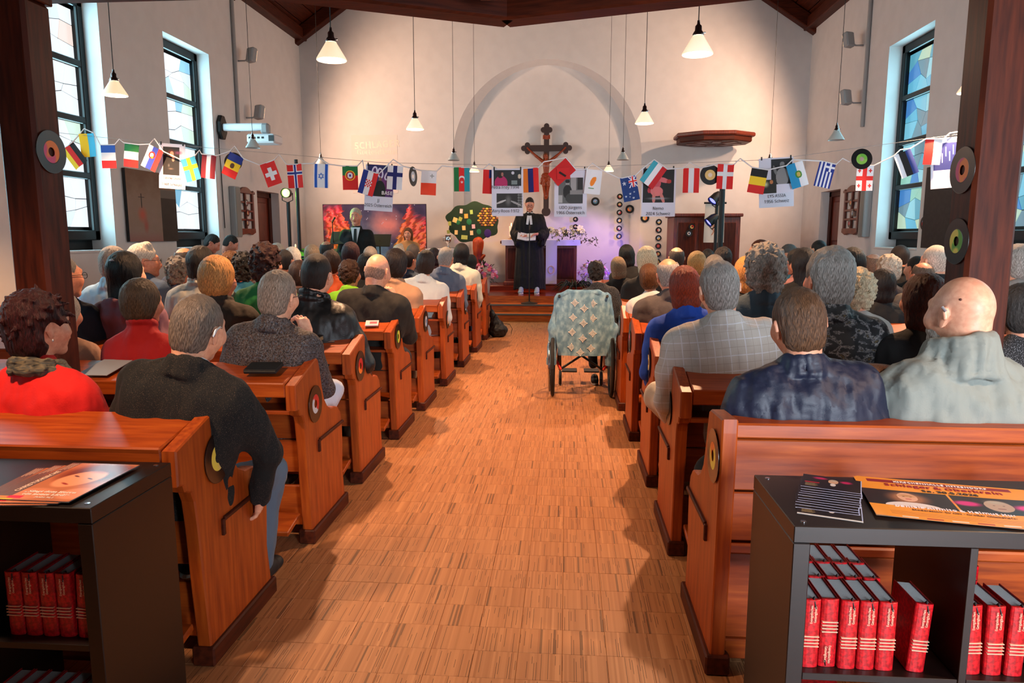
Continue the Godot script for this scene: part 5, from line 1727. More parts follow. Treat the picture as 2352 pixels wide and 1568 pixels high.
func build_wall_things() -> void:
	hymn_board("wooden lattice hymn board by the door on the projector side", XL + 0.005, 12.22, 1.0)
	hymn_board("wooden lattice hymn board by the dark door on the pulpit side", XR - 0.005, 12.55, -1.0)
	for e in [[XL, 11.78, 1.0, "slim grey column loudspeaker left of the projector-side hymn board"], [XR, 11.92, -1.0, "slim grey column loudspeaker right of the pulpit-side hymn board"]]:
		var o := thing("column_speaker", e[3], "loudspeaker", Vector3(e[0], 1.85, -e[1]), PI / 2 * e[2])
		part("cabinet", bx(Vector3(0, 0, 0.055), Vector3(0.2, 0.84, 0.11), 0.012), M.grey, o)
		part("grille", bx(Vector3(0, 0, 0.113), Vector3(0.17, 0.8, 0.008), 0.002), tri_mat(T.weave, Vector3(30, 30, 30), 0.8, Color(0.62, 0.62, 0.6)), o)
	wall_flood("upper grey floodlight on the left wall, above the projector", XL, 4.42, 12.3, 1.0)
	wall_flood("lower grey floodlight on the left wall, just behind the projector arm", XL, 3.52, 12.5, 1.0)
	wall_flood("upper grey floodlight on the right wall, right of the sounding board", XR, 4.55, 12.6, -1.0)
	wall_flood("lower grey floodlight on the right wall, right of the sounding board", XR, 3.64, 12.55, -1.0)
	for e in [[XL + 0.03, 12.12, "left"], [XR - 0.03, 12.35, "right"]]:
		solo("conduit_pipe", Geo.new().tube([P(e[0], 3.2, e[1]), P(e[0], EAVE, e[1])], 0.03, 10).mesh(), M.grey, "grey conduit running up the wall beside the floodlights on the %s side" % ("projector" if e[2] == "left" else "pulpit"), "pipe")
	# projector on its wall arm
	var o := thing("projector", "white projector on a long pale wall arm above the left pews", "projector", P(XL, 3.18, 11.5))
	var pl := PackedVector2Array()
	for k in 8:
		pl.append(Vector2(cos(k * TAU / 8 + 0.39) * 0.13, sin(k * TAU / 8 + 0.39) * 0.2))
	part("wall_plate", Geo.new().prism(pl, Transform3D(Basis(Vector3(0, 0, -1), Vector3.UP, Vector3(1, 0, 0)), Vector3.ZERO), 0.07, 0.012).mesh(), M.black, o)
	part("arm", Geo.new().box(Vector3(0.40, 0.0, 0), Vector3(0.68, 0.11, 0.12), 0.02).mesh(), M.white, o)
	part("elbow", Geo.new().box(Vector3(0.76, -0.03, 0), Vector3(0.13, 0.17, 0.14), 0.03).mesh(), M.grey, o)
	part("housing", Geo.new().box(Vector3(0.72, -0.19, -0.05), Vector3(0.46, 0.14, 0.36), 0.025).mesh(), M.white, o)
	part("vent", Geo.new().box(Vector3(0.9, -0.19, 0.132), Vector3(0.09, 0.09, 0.01), 0.003).mesh(), mat(Color(0.2, 0.2, 0.2), 0.6), o)
	for k in 4:
		part("socket", Geo.new().box(Vector3(0.55 + 0.07 * k, -0.18, 0.131), Vector3(0.04, 0.03, 0.01), 0.003).mesh(), M.black, o)
	part("cable", Geo.new().tube([Vector3(0.02, -0.1, 0.1), Vector3(0.03, -0.4, 0.12), Vector3(0.02, -0.6, 0.08), Vector3(0.02, -1.6, 0.06)], 0.007, 6).mesh(), M.black, o)
	# pictures hung on the side walls
	var im := Image.create(170, 220, false, Image.FORMAT_RGB8)
	var n1 := noise(0.02, 4, 61)
	for y in 220:
		for x in 170:
			var v := y / 220.0
			var q := n1.get_noise_2d(x, y) * 0.5 + 0.5
			var c := Color(0.50, 0.42, 0.36).lerp(Color(0.42, 0.30, 0.22), clampf(1.0 - v * 2.5 + q - 0.5, 0, 1)).lerp(Color(0.55, 0.47, 0.44), q * clampf(v * 1.5 - 0.3, 0, 1))
			if v > 0.85:
				c = c.lerp(Color(0.55, 0.35, 0.34), (v - 0.85) * 5.0)
			if x > 112 and v > 0.36:
				c = Color(0.07, 0.065, 0.06).lerp(Color(0.16, 0.14, 0.13), q)
			elif x > 112 and v > 0.24:
				c = Color(0.36, 0.34, 0.32)
			im.set_pixel(x, y, c)
	im.fill_rect(Rect2i(44, 72, 3, 44), Color(0.12, 0.1, 0.1))
	im.fill_rect(Rect2i(36, 82, 20, 2), Color(0.14, 0.12, 0.12))
	disc(im, 46, 136, 18, 30, Color(0.72, 0.28, 0.2, 0.8), 0.8)
	disc(im, 56, 170, 10, 28, Color(0.62, 0.25, 0.2, 0.7), 0.8)
	o = thing("canvas_painting", "abstract brown and grey canvas with a red figure, hung between the left windows", "painting", Vector3(XL + 0.01, 1.84, -9.37), PI / 2)
	part("canvas", bx(Vector3(0, 0, 0.02), Vector3(1.15, 0.92, 0.04), 0.003), M.black, o)
	var g := Geo.new()
	g.quad(Vector3(-0.575, 0.46, 0.0415), Vector3(0.575, 0.46, 0.0415), Vector3(0.575, -0.46, 0.0415), Vector3(-0.575, -0.46, 0.0415), Vector3(0, 0, 1))
	part("painted_face", g.mesh(), sheet_mat(im, 0.6), o)
	o = thing("canvas_painting", "nearly black canvas on the right wall beside the blue window", "painting", Vector3(XR - 0.01, 1.82, -9.55), -PI / 2)
	part("canvas", bx(Vector3(0, 0, 0.02), Vector3(1.0, 1.05, 0.04), 0.004), tri_mat(ntex(0.02, 3, 66, [Color(0.03, 0.03, 0.03), Color(0.09, 0.09, 0.09)], [0.3, 0.7], 256), Vector3(2, 2, 2), 0.6), o)
	# projector light on the wall, put in as a pale, faintly glowing sheet
	o = thing("painted_projection", "pale glowing sheet painted as a projected announcement, on the end wall left of the arch", "projection", P(-4.06, 2.95, ZB - 0.004))
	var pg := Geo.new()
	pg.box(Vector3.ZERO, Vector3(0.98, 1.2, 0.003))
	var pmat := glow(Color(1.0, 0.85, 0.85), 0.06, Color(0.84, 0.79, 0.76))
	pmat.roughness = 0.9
	part("painted_glow_field", pg.mesh(), pmat, o)
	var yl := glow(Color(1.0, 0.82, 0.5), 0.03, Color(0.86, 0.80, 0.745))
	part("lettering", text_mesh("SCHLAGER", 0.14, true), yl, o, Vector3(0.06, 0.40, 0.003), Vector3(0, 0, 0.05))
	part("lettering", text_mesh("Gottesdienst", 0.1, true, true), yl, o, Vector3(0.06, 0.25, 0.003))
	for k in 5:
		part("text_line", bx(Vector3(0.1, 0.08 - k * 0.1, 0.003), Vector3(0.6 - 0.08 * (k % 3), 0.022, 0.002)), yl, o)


# ---------------------------------------------------------------- bunting: flags, posters, tape
func flag_cell(im: Image, ox: int, oy: int, d: Array) -> void:
	var W := 64
	var H := 96
	var kind: String = d[0]
	if kind == "h" or kind == "v":
		var cols: Array = d[1]
		var n := cols.size()
		for k in n:
			if kind == "h":
				im.fill_rect(Rect2i(ox, oy + H * k / n, W, H / n + 1), cols[k])
			else:
				im.fill_rect(Rect2i(ox + W * k / n, oy, W / n + 1, H), cols[k])
	elif kind == "cross":       # background, cross, inner cross
		im.fill_rect(Rect2i(ox, oy, W, H), d[1])
		var yc: int = d[4]
		im.fill_rect(Rect2i(ox + 24, oy, 16, H), d[2])
		im.fill_rect(Rect2i(ox, oy + yc - 8, W, 16), d[2])
		if d[3] != null:
			im.fill_rect(Rect2i(ox + 28, oy, 8, H), d[3])
			im.fill_rect(Rect2i(ox, oy + yc - 4, W, 8), d[3])
	else:
		im.fill_rect(Rect2i(ox, oy, W, H), d[1])
	im.fill_rect(Rect2i(ox, oy + 95, W, 1), im.get_pixel(ox + 2, oy + 94))


func star(im: Image, x: int, y: int, r: int, c: Color) -> void:
	for dy in range(-r, r + 1):
		for dx in range(-r, r + 1):
			var a := atan2(dx, -dy)
			if Vector2(dx, dy).length() < r * (0.62 + 0.38 * cos(a * 5.0)):
				im.set_pixel(x + dx, y + dy, c)


func build_bunting() -> void:
	var R := Color(0.82, 0.10, 0.09)
	var W := Color(0.86, 0.86, 0.88)
	var B := Color(0.07, 0.16, 0.50)
	var Y := Color(0.93, 0.78, 0.12)
	var K := Color(0.04, 0.04, 0.05)
	var CY := Color(0.25, 0.70, 0.85)
	var G := Color(0.05, 0.42, 0.20)
	# x, y, tilt, design, label
	var L := [
		[-4.65, 2.20, -0.62, ["v", [Y, R, K]], "tilted yellow, red and black flag by the left post"],
		[-4.53, 2.30, -0.05, ["v", [Y, CY]], "yellow and light blue flag behind the tilted yellow, red and black one"],
		[-4.31, 2.19, 0.0, ["h", [Color(0.1, 0.3, 0.65), W, R]], "flag banded blue, white and red, near the left window"],
		[-4.10, 2.20, 0.13, ["h", [G, W, R]], "flag banded green, white and red"],
		[-3.88, 2.17, 0.48, ["v", [W, Color(0.1, 0.2, 0.6), R]], "tilted white, blue and red flag with a small crest, left of the singer poster"],
		[-3.52, 2.07, -0.24, ["cross", Color(0.2, 0.62, 0.78), Y, null, 40], "light blue flag with a yellow cross"],
		[-3.34, 2.09, 0.13, ["v", [Color(0.5, 0.06, 0.14), W, Color(0.5, 0.06, 0.14)]], "maroon flag with a white stripe down the middle"],
		[-3.12, 2.10, 0.46, ["h", [B, Y, R]], "blue, yellow and red flag hanging over a black record"],
		[-2.74, 2.02, -0.33, ["plain", R], "red flag with a thick white cross in its centre"],
		[-2.52, 2.00, -0.05, ["cross", R, W, B, 36], "red flag with a blue cross edged in white"],
		[-2.27, 2.00, 0.05, ["plain", W], "white flag with two blue stripes and a blue star"],
		[-2.00, 1.98, 0.0, ["h", [G, G, R, R, R]], "green and red flag with a round yellow emblem"],
		[-1.82, 1.93, 0.30, ["v", [B, W, R]], "blue, white and red flag with a checkered shield, over the purple poster"],
		[-1.58, 1.98, 0.08, ["cross", W, Color(0.06, 0.09, 0.38), null, 36], "white flag with a dark blue cross"],
		[-1.27, 1.93, 0.06, ["h", [W, Color(0.9, 0.25, 0.12)]], "flag half white, half orange-red with a small grey cross"],
		[-0.96, 1.96, 0.0, ["v", [G, R, Color(0.1, 0.55, 0.6)]], "green, red and turquoise flag with a white crescent"],
		[-0.70, 1.94, 0.05, ["plain", R], "red flag with a blue wedge, half behind the double poster"],
		[-0.33, 1.95, -0.04, ["v", [Color(0.85, 0.45, 0.1), Color(0.08, 0.12, 0.42), R]], "orange, dark blue and red flag left of the crucifix figure"],
		[-0.05, 2.02, 0.78, ["plain", Color(0.75, 0.05, 0.06)], "folded plain red flag hung by a corner, right of the crucifix"],
		[0.23, 1.93, 0.1, ["plain", W], "white flag with an orange island shape"],
		[0.56, 1.87, -0.2, ["plain", Color(0.05, 0.2, 0.45)], "blue flag with white stars and a small red cross in its corner"],
		[0.76, 1.99, 0.62, ["v", [Color(0.2, 0.6, 0.68), W, Color(0.72, 0.06, 0.1)]], "tilted turquoise, white and red flag over the dancer poster"],
		[1.10, 1.94, 0.0, ["v", [R, W, R]], "red flag with a white stripe down the middle"],
		[1.39, 1.97, 0.03, ["cross", R, W, null, 38], "red flag with a plain white cross to its edges"],
		[1.67, 1.93, 0.16, ["h", [K, Y, R]], "flag banded black, yellow and red"],
		[2.01, 1.98, -0.32, ["v", [Color(0.1, 0.55, 0.75), W]], "tilted light blue and white flag with a green crest"],
		[2.25, 1.98, 0.2, ["v", [B, W, B, W, B, W, B, W, B]], "blue and white striped flag with a small cross"],
		[2.59, 1.95, 0.0, ["cross", W, R, null, 48], "white flag with a red cross and four small red crosses"],
		[2.93, 2.07, -0.42, ["v", [W, K, Color(0.1, 0.2, 0.5)]], "tilted white, black and blue flag before the right window"],
		[3.15, 2.17, 0.03, ["v", [R, W]], "red and white halved flag next to the right post"],
	]
	var im := Image.create(512, 384, false, Image.FORMAT_RGB8)
	for k in L.size():
		flag_cell(im, (k % 8) * 64, (k / 8) * 96, L[k][3])
	var O := func(k: int) -> Vector2i: return Vector2i((k % 8) * 64, (k / 8) * 96)
	var o: Vector2i = O.call(4)
	disc(im, o.x + 26, o.y + 36, 13, 15, R)
	disc(im, o.x + 26, o.y + 36, 7, 9, W)
	disc(im, o.x + 30, o.y + 44, 5, 5, Color(0.7, 0.5, 0.15))
	o = O.call(7)
	disc(im, o.x + 32, o.y + 48, 9, 11, Color(0.35, 0.2, 0.08))
	o = O.call(8)
	im.fill_rect(Rect2i(o.x + 24, o.y + 22, 16, 52), W)
	im.fill_rect(Rect2i(o.x + 8, o.y + 40, 48, 16), W)
	o = O.call(10)
	im.fill_rect(Rect2i(o.x + 5, o.y, 11, 96), Color(0.1, 0.32, 0.7))
	im.fill_rect(Rect2i(o.x + 48, o.y, 11, 96), Color(0.1, 0.32, 0.7))
	for t in [0.0, PI]:
		var p3 := []
		for k in 3:
			p3.append(Vector2(o) + Vector2(32, 48) + Vector2(sin(t + k * TAU / 3), -cos(t + k * TAU / 3)) * 12.0)
		for k in 3:
			for s in 24:
				var q: Vector2 = p3[k].lerp(p3[(k + 1) % 3], s / 24.0)
				im.fill_rect(Rect2i(int(q.x), int(q.y), 2, 2), Color(0.1, 0.32, 0.7))
	o = O.call(11)
	disc(im, o.x + 32, o.y + 38, 20, 20, Y)
	disc(im, o.x + 32, o.y + 38, 17, 17, Color(0.75, 0.2, 0.1))
	disc(im, o.x + 32, o.y + 38, 10, 12, W)
	disc(im, o.x + 32, o.y + 38, 4, 5, B)
	o = O.call(12)
	for a in 5:
		for b in 5:
			im.fill_rect(Rect2i(o.x + 20 + a * 5, o.y + 34 + b * 6, 5, 6), R if (a + b) % 2 == 0 else W)
	o = O.call(14)
	im.fill_rect(Rect2i(o.x + 44, o.y + 12, 4, 16), M.grey.albedo_color)
	im.fill_rect(Rect2i(o.x + 38, o.y + 18, 16, 4), M.grey.albedo_color)
	o = O.call(15)
	disc(im, o.x + 32, o.y + 44, 11, 11, W)
	disc(im, o.x + 32, o.y + 49, 9, 9, R)
	star(im, o.x + 32, o.y + 58, 6, W)
	o = O.call(16)
	for y in 34:
		im.fill_rect(Rect2i(o.x + 24, o.y + y, 40 - y, 1), Color(0.08, 0.15, 0.45))
	o = O.call(19)
	disc(im, o.x + 30, o.y + 46, 9, 18, Color(0.9, 0.5, 0.12), 0.0, 0.3)
	disc(im, o.x + 38, o.y + 36, 5, 9, Color(0.9, 0.5, 0.12))
	disc(im, o.x + 26, o.y + 72, 12, 2, Color(0.3, 0.5, 0.3))
	o = O.call(20)
	im.fill_rect(Rect2i(o.x + 32, o.y, 32, 44), B)
	for s in 44:
		im.fill_rect(Rect2i(o.x + 32 + s * 30 / 44, o.y + s, 4, 2), W)
		im.fill_rect(Rect2i(o.x + 60 - s * 30 / 44, o.y + s, 4, 2), W)
	im.fill_rect(Rect2i(o.x + 43, o.y, 11, 44), W)
	im.fill_rect(Rect2i(o.x + 32, o.y + 16, 32, 11), W)
	im.fill_rect(Rect2i(o.x + 46, o.y, 5, 44), R)
	im.fill_rect(Rect2i(o.x + 32, o.y + 19, 32, 5), R)
	for e in [[14, 24, 8], [30, 66, 5], [46, 62, 4], [12, 74, 5], [40, 84, 5], [27, 78, 3]]:
		star(im, o.x + e[0], o.y + e[1], e[2], W)
	o = O.call(25)
	disc(im, o.x + 34, o.y + 46, 12, 14, Color(0.25, 0.5, 0.15))
	disc(im, o.x + 34, o.y + 46, 7, 9, Color(0.75, 0.65, 0.3))
	o = O.call(26)
	im.fill_rect(Rect2i(o.x + 28, o.y, 36, 34), B)
	im.fill_rect(Rect2i(o.x + 42, o.y, 8, 34), W)
	im.fill_rect(Rect2i(o.x + 28, o.y + 13, 36, 8), W)
	o = O.call(27)
	for e in [[12, 20], [52, 20], [12, 76], [52, 76]]:
		im.fill_rect(Rect2i(o.x + e[0] - 2, o.y + e[1] - 7, 4, 14), R)
		im.fill_rect(Rect2i(o.x + e[0] - 6, o.y + e[1] - 2, 12, 4), R)
	var fm := StandardMaterial3D.new()
	fm.albedo_texture = paint_tex(im)
	fm.roughness = 0.75
	fm.backlight_enabled = true
	fm.backlight = Color(0.25, 0.25, 0.25)
	var tape := []
	for k in L.size():
		var d: Array = L[k]
		var w := 0.143
		var h := 0.215
		var ph := k * 1.7
		var bend := 0.006 + 0.005 * sin(k * 2.3)
		var at := P(d[0], d[1], 6.6 + 0.012 * sin(k * 2.9) + (0.035 if k in [1, 16] else (-0.03 if k in [12, 18, 21, 24, 25] else 0.0)))
		var f := func(u: float, v: float) -> Vector3: return Vector3((u - 0.5) * w, (0.5 - v) * h, bend * sin(u * 5.0 + ph) + 0.012 * absf(v - 0.5) * sin(ph))
		var r := Rect2((k % 8) / 8.0 + 0.002, (k / 8) / 4.0 + 0.003, 1 / 8.0 - 0.004, 1 / 4.0 - 0.006)
		var f2 := func(u: float, v: float) -> Vector3: return f.call(u, v) - Vector3(0, 0, 0.0012)
		var g := Geo.new().sheet(6, 6, f, r)
		g.sheet(6, 6, f2, r)
		var fl := thing("paper_flag", d[4], "flag", at, 0.0, "small paper flags on the bunting")
		fl.rotation.z = -d[2] if k != 18 else -0.85
		part("paper", g.mesh(), fm, fl)
		tape.append(fl.transform * Vector3(-w * 0.5, h * 0.5, 0))
		tape.append(fl.transform * Vector3(w * 0.5, h * 0.5, 0))
		if k == 18:
			part("folded_corner", bx(Vector3(0.02, 0.0, 0.010), Vector3(0.12, 0.1, 0.003), 0.0, Basis(Vector3(0, 0, 1), 0.9)), mat(Color(0.75, 0.05, 0.06), 0.75), fl)
			part("dark_fold", bx(Vector3(0.02, -0.01, 0.016), Vector3(0.07, 0.018, 0.004), 0.0, Basis(Vector3(0, 0, 1), 0.3)), mat(Color(0.12, 0.02, 0.02), 0.8), fl)
	var line := [P(XL + 0.01, 2.42, 7.2)]
	var last := -9.0
	for p in tape:
		if p.x > last + 0.02:
			line.append(p)
			if line.size() % 4 == 0:
				line.append(p + Vector3(0.05, 0.05, 0))
			last = line[-1].x
	line.append(P(XR - 0.01, 2.6, 7.4))
	solo("bunting_tape", Geo.new().tube(line, 0.006, 5).mesh(), M.white, "white paper tape zigzagging from wall to wall that carries the flags", "tape")
	solo("poster_wire", Geo.new().tube([P(XL, 2.5, 6.6), P(-3.7, 2.3, 6.66), P(-1.7, 2.12, 6.66), P(0.2, 2.07, 6.66), P(1.8, 2.12, 6.66), P(XR, 2.5, 6.6)], 0.002, 4).mesh(), M.grey, "thin wire behind the flags that carries the posters", "wire")
	posters()


func posters() -> void:
	var list := [
		["poster of a curly-haired singer reading Celine Dion 1988 Schweiz", -3.72, 2.10, 0.07, 0.255, 0.415, ["Celine Dion", "1988 Schweiz"]],
		["poster with purple lettering and a man in black, reading JJ 2025 Österreich", -1.74, 1.89, 0.07, 0.265, 0.42, ["JJ", "2025 Österreich"]],
		["double poster reading Petra Frey 1994 and Mary Roos 1972", -0.54, 1.84, 0.0, 0.285, 0.42, []],
		["black and white poster reading UDO Jürgens 1966 Österreich", 0.03, 1.84, 0.0, 0.295, 0.43, ["UDO Jürgens", "1966 Österreich"]],
		["poster of a dancer in pink reading Nemo 2024 Schweiz", 0.82, 1.84, 0.0, 0.30, 0.43, ["Nemo", "2024 Schweiz"]],
		["collage poster reading LYS ASSIA 1956 Schweiz", 1.85, 1.92, -0.06, 0.30, 0.43, ["LYS ASSIA", "1956 Schweiz"]],
		["white poster with a blue picture half hidden by the right post", 3.29, 2.08, -0.08, 0.27, 0.43, []],
	]
	var ink := mat(Color(0.12, 0.12, 0.14), 0.8)
	for k in list.size():
		var d: Array = list[k]
		var im := Image.create(96, 138, false, Image.FORMAT_RGB8)
		im.fill(Color(0.80, 0.80, 0.86))
		match k:
			0:
				im.fill_rect(Rect2i(15, 10, 60, 86), Color(0.03, 0.03, 0.04))
				disc(im, 68, 26, 20, 9, Color(0.45, 0.2, 0.35), 0.9)
				disc(im, 45, 28, 16, 15, Color(0.25, 0.09, 0.08), 0.4)
				disc(im, 47, 31, 7, 9, Color(0.78, 0.5, 0.42))
				disc(im, 52, 46, 5, 8, Color(0.72, 0.46, 0.38))
				disc(im, 44, 76, 14, 4, Color(0.35, 0.3, 0.26), 0.8)
				disc(im, 36, 66, 5, 8, Color(0.3, 0.3, 0.3), 0.8)
			1:
				im.fill_rect(Rect2i(6, 0, 88, 94), Color(0.13, 0.14, 0.36))
				disc(im, 70, 60, 40, 50, Color(0.42, 0.18, 0.42), 0.6)
				for e in [[30, 20, 0.2], [50, 24, -0.2], [76, 30, 0.6]]:
					disc(im, e[0], e[1], 10, 16, Color(0.85, 0.83, 0.9), 0.0, e[2])
					disc(im, e[0], e[1], 5, 11, Color(0.3, 0.16, 0.38), 0.0, e[2])
				disc(im, 50, 44, 6, 9, Color(0.5, 0.34, 0.3))
				disc(im, 50, 80, 20, 34, Color(0.06, 0.08, 0.06))
				im.fill_rect(Rect2i(0, 94, 96, 44), Color(0.80, 0.80, 0.86))
			2:
				im.fill_rect(Rect2i(6, 4, 84, 46), Color(0.12, 0.14, 0.15))
				disc(im, 28, 42, 20, 22, Color(0.66, 0.12, 0.36))
				disc(im, 26, 16, 9, 11, Color(0.14, 0.08, 0.08))
				disc(im, 32, 16, 4, 6, Color(0.6, 0.4, 0.35))
				im.fill_rect(Rect2i(60, 34, 18, 12), Color(0.45, 0.5, 0.5))
				disc(im, 64, 12, 5, 5, Color(0.75, 0.75, 0.8))
				disc(im, 84, 22, 5, 7, Color(0.75, 0.7, 0.62))
				im.fill_rect(Rect2i(0, 50, 96, 20), Color(0.80, 0.80, 0.86))
				im.fill_rect(Rect2i(15, 72, 78, 42), Color(0.16, 0.16, 0.16))
				disc(im, 50, 92, 12, 20, Color(0.38, 0.38, 0.38), 0.7)
				disc(im, 28, 96, 16, 3, Color(0.72, 0.72, 0.72), 0.0, -0.35)
				disc(im, 74, 100, 18, 3, Color(0.6, 0.6, 0.6), 0.0, 0.4)
				for a in 2:
					for b in 5:
						disc(im, 82 + a * 8, 76 + b * 8, 3, 3, Color(0.7, 0.7, 0.7))
						disc(im, 82 + a * 8, 76 + b * 8, 1.6, 1.6, Color(0.1, 0.1, 0.1))
			3:
				im.fill_rect(Rect2i(12, 26, 72, 74), Color(0.36, 0.37, 0.37))
				im.fill_rect(Rect2i(48, 26, 16, 40), Color(0.58, 0.58, 0.58))
				im.fill_rect(Rect2i(68, 26, 16, 34), Color(0.12, 0.12, 0.12))
				disc(im, 38, 42, 6, 8, Color(0.55, 0.55, 0.55))
				disc(im, 38, 36, 7, 5, Color(0.08, 0.08, 0.08))
				disc(im, 38, 66, 13, 20, Color(0.1, 0.1, 0.1))
				disc(im, 62, 84, 30, 18, Color(0.22, 0.23, 0.23))
				im.fill_rect(Rect2i(46, 62, 38, 12), Color(0.5, 0.5, 0.5))
				im.fill_rect(Rect2i(12, 76, 12, 22), Color(0.65, 0.65, 0.65))
				im.fill_rect(Rect2i(84, 20, 12, 84), Color(0.80, 0.80, 0.86))
				im.fill_rect(Rect2i(0, 100, 96, 38), Color(0.80, 0.80, 0.86))
			4:
				im.fill_rect(Rect2i(3, 2, 88, 96), Color(0.04, 0.05, 0.05))
				disc(im, 40, 40, 14, 20, Color(0.75, 0.30, 0.34))
				disc(im, 26, 56, 8, 16, Color(0.72, 0.2, 0.24), 0.0, 0.5)
				disc(im, 60, 34, 18, 7, Color(0.8, 0.4, 0.42), 0.0, 0.3)
				disc(im, 76, 38, 7, 6, Color(0.65, 0.18, 0.15))
				disc(im, 42, 66, 18, 14, Color(0.82, 0.44, 0.44))
				disc(im, 34, 84, 5, 16, Color(0.78, 0.45, 0.42))
				disc(im, 58, 84, 5, 16, Color(0.78, 0.45, 0.42), 0.0, -0.35)
				disc(im, 46, 86, 42, 5, Color(0.6, 0.6, 0.62), 0.9)
				im.fill_rect(Rect2i(0, 98, 96, 40), Color(0.80, 0.80, 0.86))
			5:
				im.fill_rect(Rect2i(34, 4, 58, 70), Color(0.08, 0.08, 0.09))
				disc(im, 64, 20, 7, 9, Color(0.45, 0.45, 0.45))
				disc(im, 64, 54, 18, 26, Color(0.5, 0.5, 0.5))
				disc(im, 44, 34, 4, 14, Color(0.42, 0.42, 0.42), 0.0, -0.3)
				im.fill_rect(Rect2i(8, 60, 40, 38), Color(0.1, 0.1, 0.06))
				disc(im, 18, 72, 12, 12, Color(0.75, 0.75, 0.6), 0.8)
				disc(im, 34, 66, 5, 6, Color(0.7, 0.45, 0.25))
				im.fill_rect(Rect2i(48, 74, 48, 64), Color(0.80, 0.80, 0.86))
				im.fill_rect(Rect2i(0, 98, 96, 40), Color(0.78, 0.80, 0.86))
			6:
				im.fill_rect(Rect2i(8, 14, 80, 74), Color(0.08, 0.14, 0.42))
				for e in 7:
					im.fill_rect(Rect2i(10 + e * 11, 16 + (e * 13) % 30, 3, 26), Color(0.6, 0.7, 0.85))
		var o := thing("song_poster", d[0], "poster", P(d[1], d[2], 6.56 if k == 2 else 6.64), 0.0, "posters hung on the wire")
		o.rotation.z = -d[3]
		var w: float = d[4]
		var h: float = d[5]
		var f := func(u: float, v: float) -> Vector3: return Vector3((u - 0.5) * w, (0.5 - v) * h, 0.006 * sin(u * 4.0 + k) * v)
		var f2 := func(u: float, v: float) -> Vector3: return f.call(u, v) - Vector3(0, 0, 0.0015)
		part("printed_face", Geo.new().sheet(8, 8, f).mesh(), sheet_mat(im, 0.7), o)
		part("paper_back", Geo.new().sheet(8, 8, f2).mesh(), M.white, o)
		for cx in [-0.42, 0.42]:
			part("clip", bx(Vector3(cx * w, h * 0.5, 0.002), Vector3(0.012, 0.03, 0.01), 0.002), M.black, o)
		var t: Array = d[6]
		if t.size() == 2:
			for r in 2:
				part("lettering", text_mesh(t[r], 0.026 if k else 0.024), ink, o, Vector3(0.0, -h * (0.27 if k in [1, 5] else (0.31 if k else 0.26)) - r * (0.047 if k else 0.06) - (0.01 if k == 4 else 0.0), 0.008))
		if k == 1:
			part("lettering", text_mesh("BASEL", 0.032, true), M.white, o, Vector3(0.09, -h * 0.10, 0.009))
		if k == 2:
			part("lettering", text_mesh("Petra Frey 1994", 0.026), ink, o, Vector3(-0.02, h * 0.5 - 0.165, 0.008))
			part("lettering", text_mesh("Mary Roos 1972", 0.026), ink, o, Vector3(-0.02, -h * 0.5 + 0.045, 0.008))


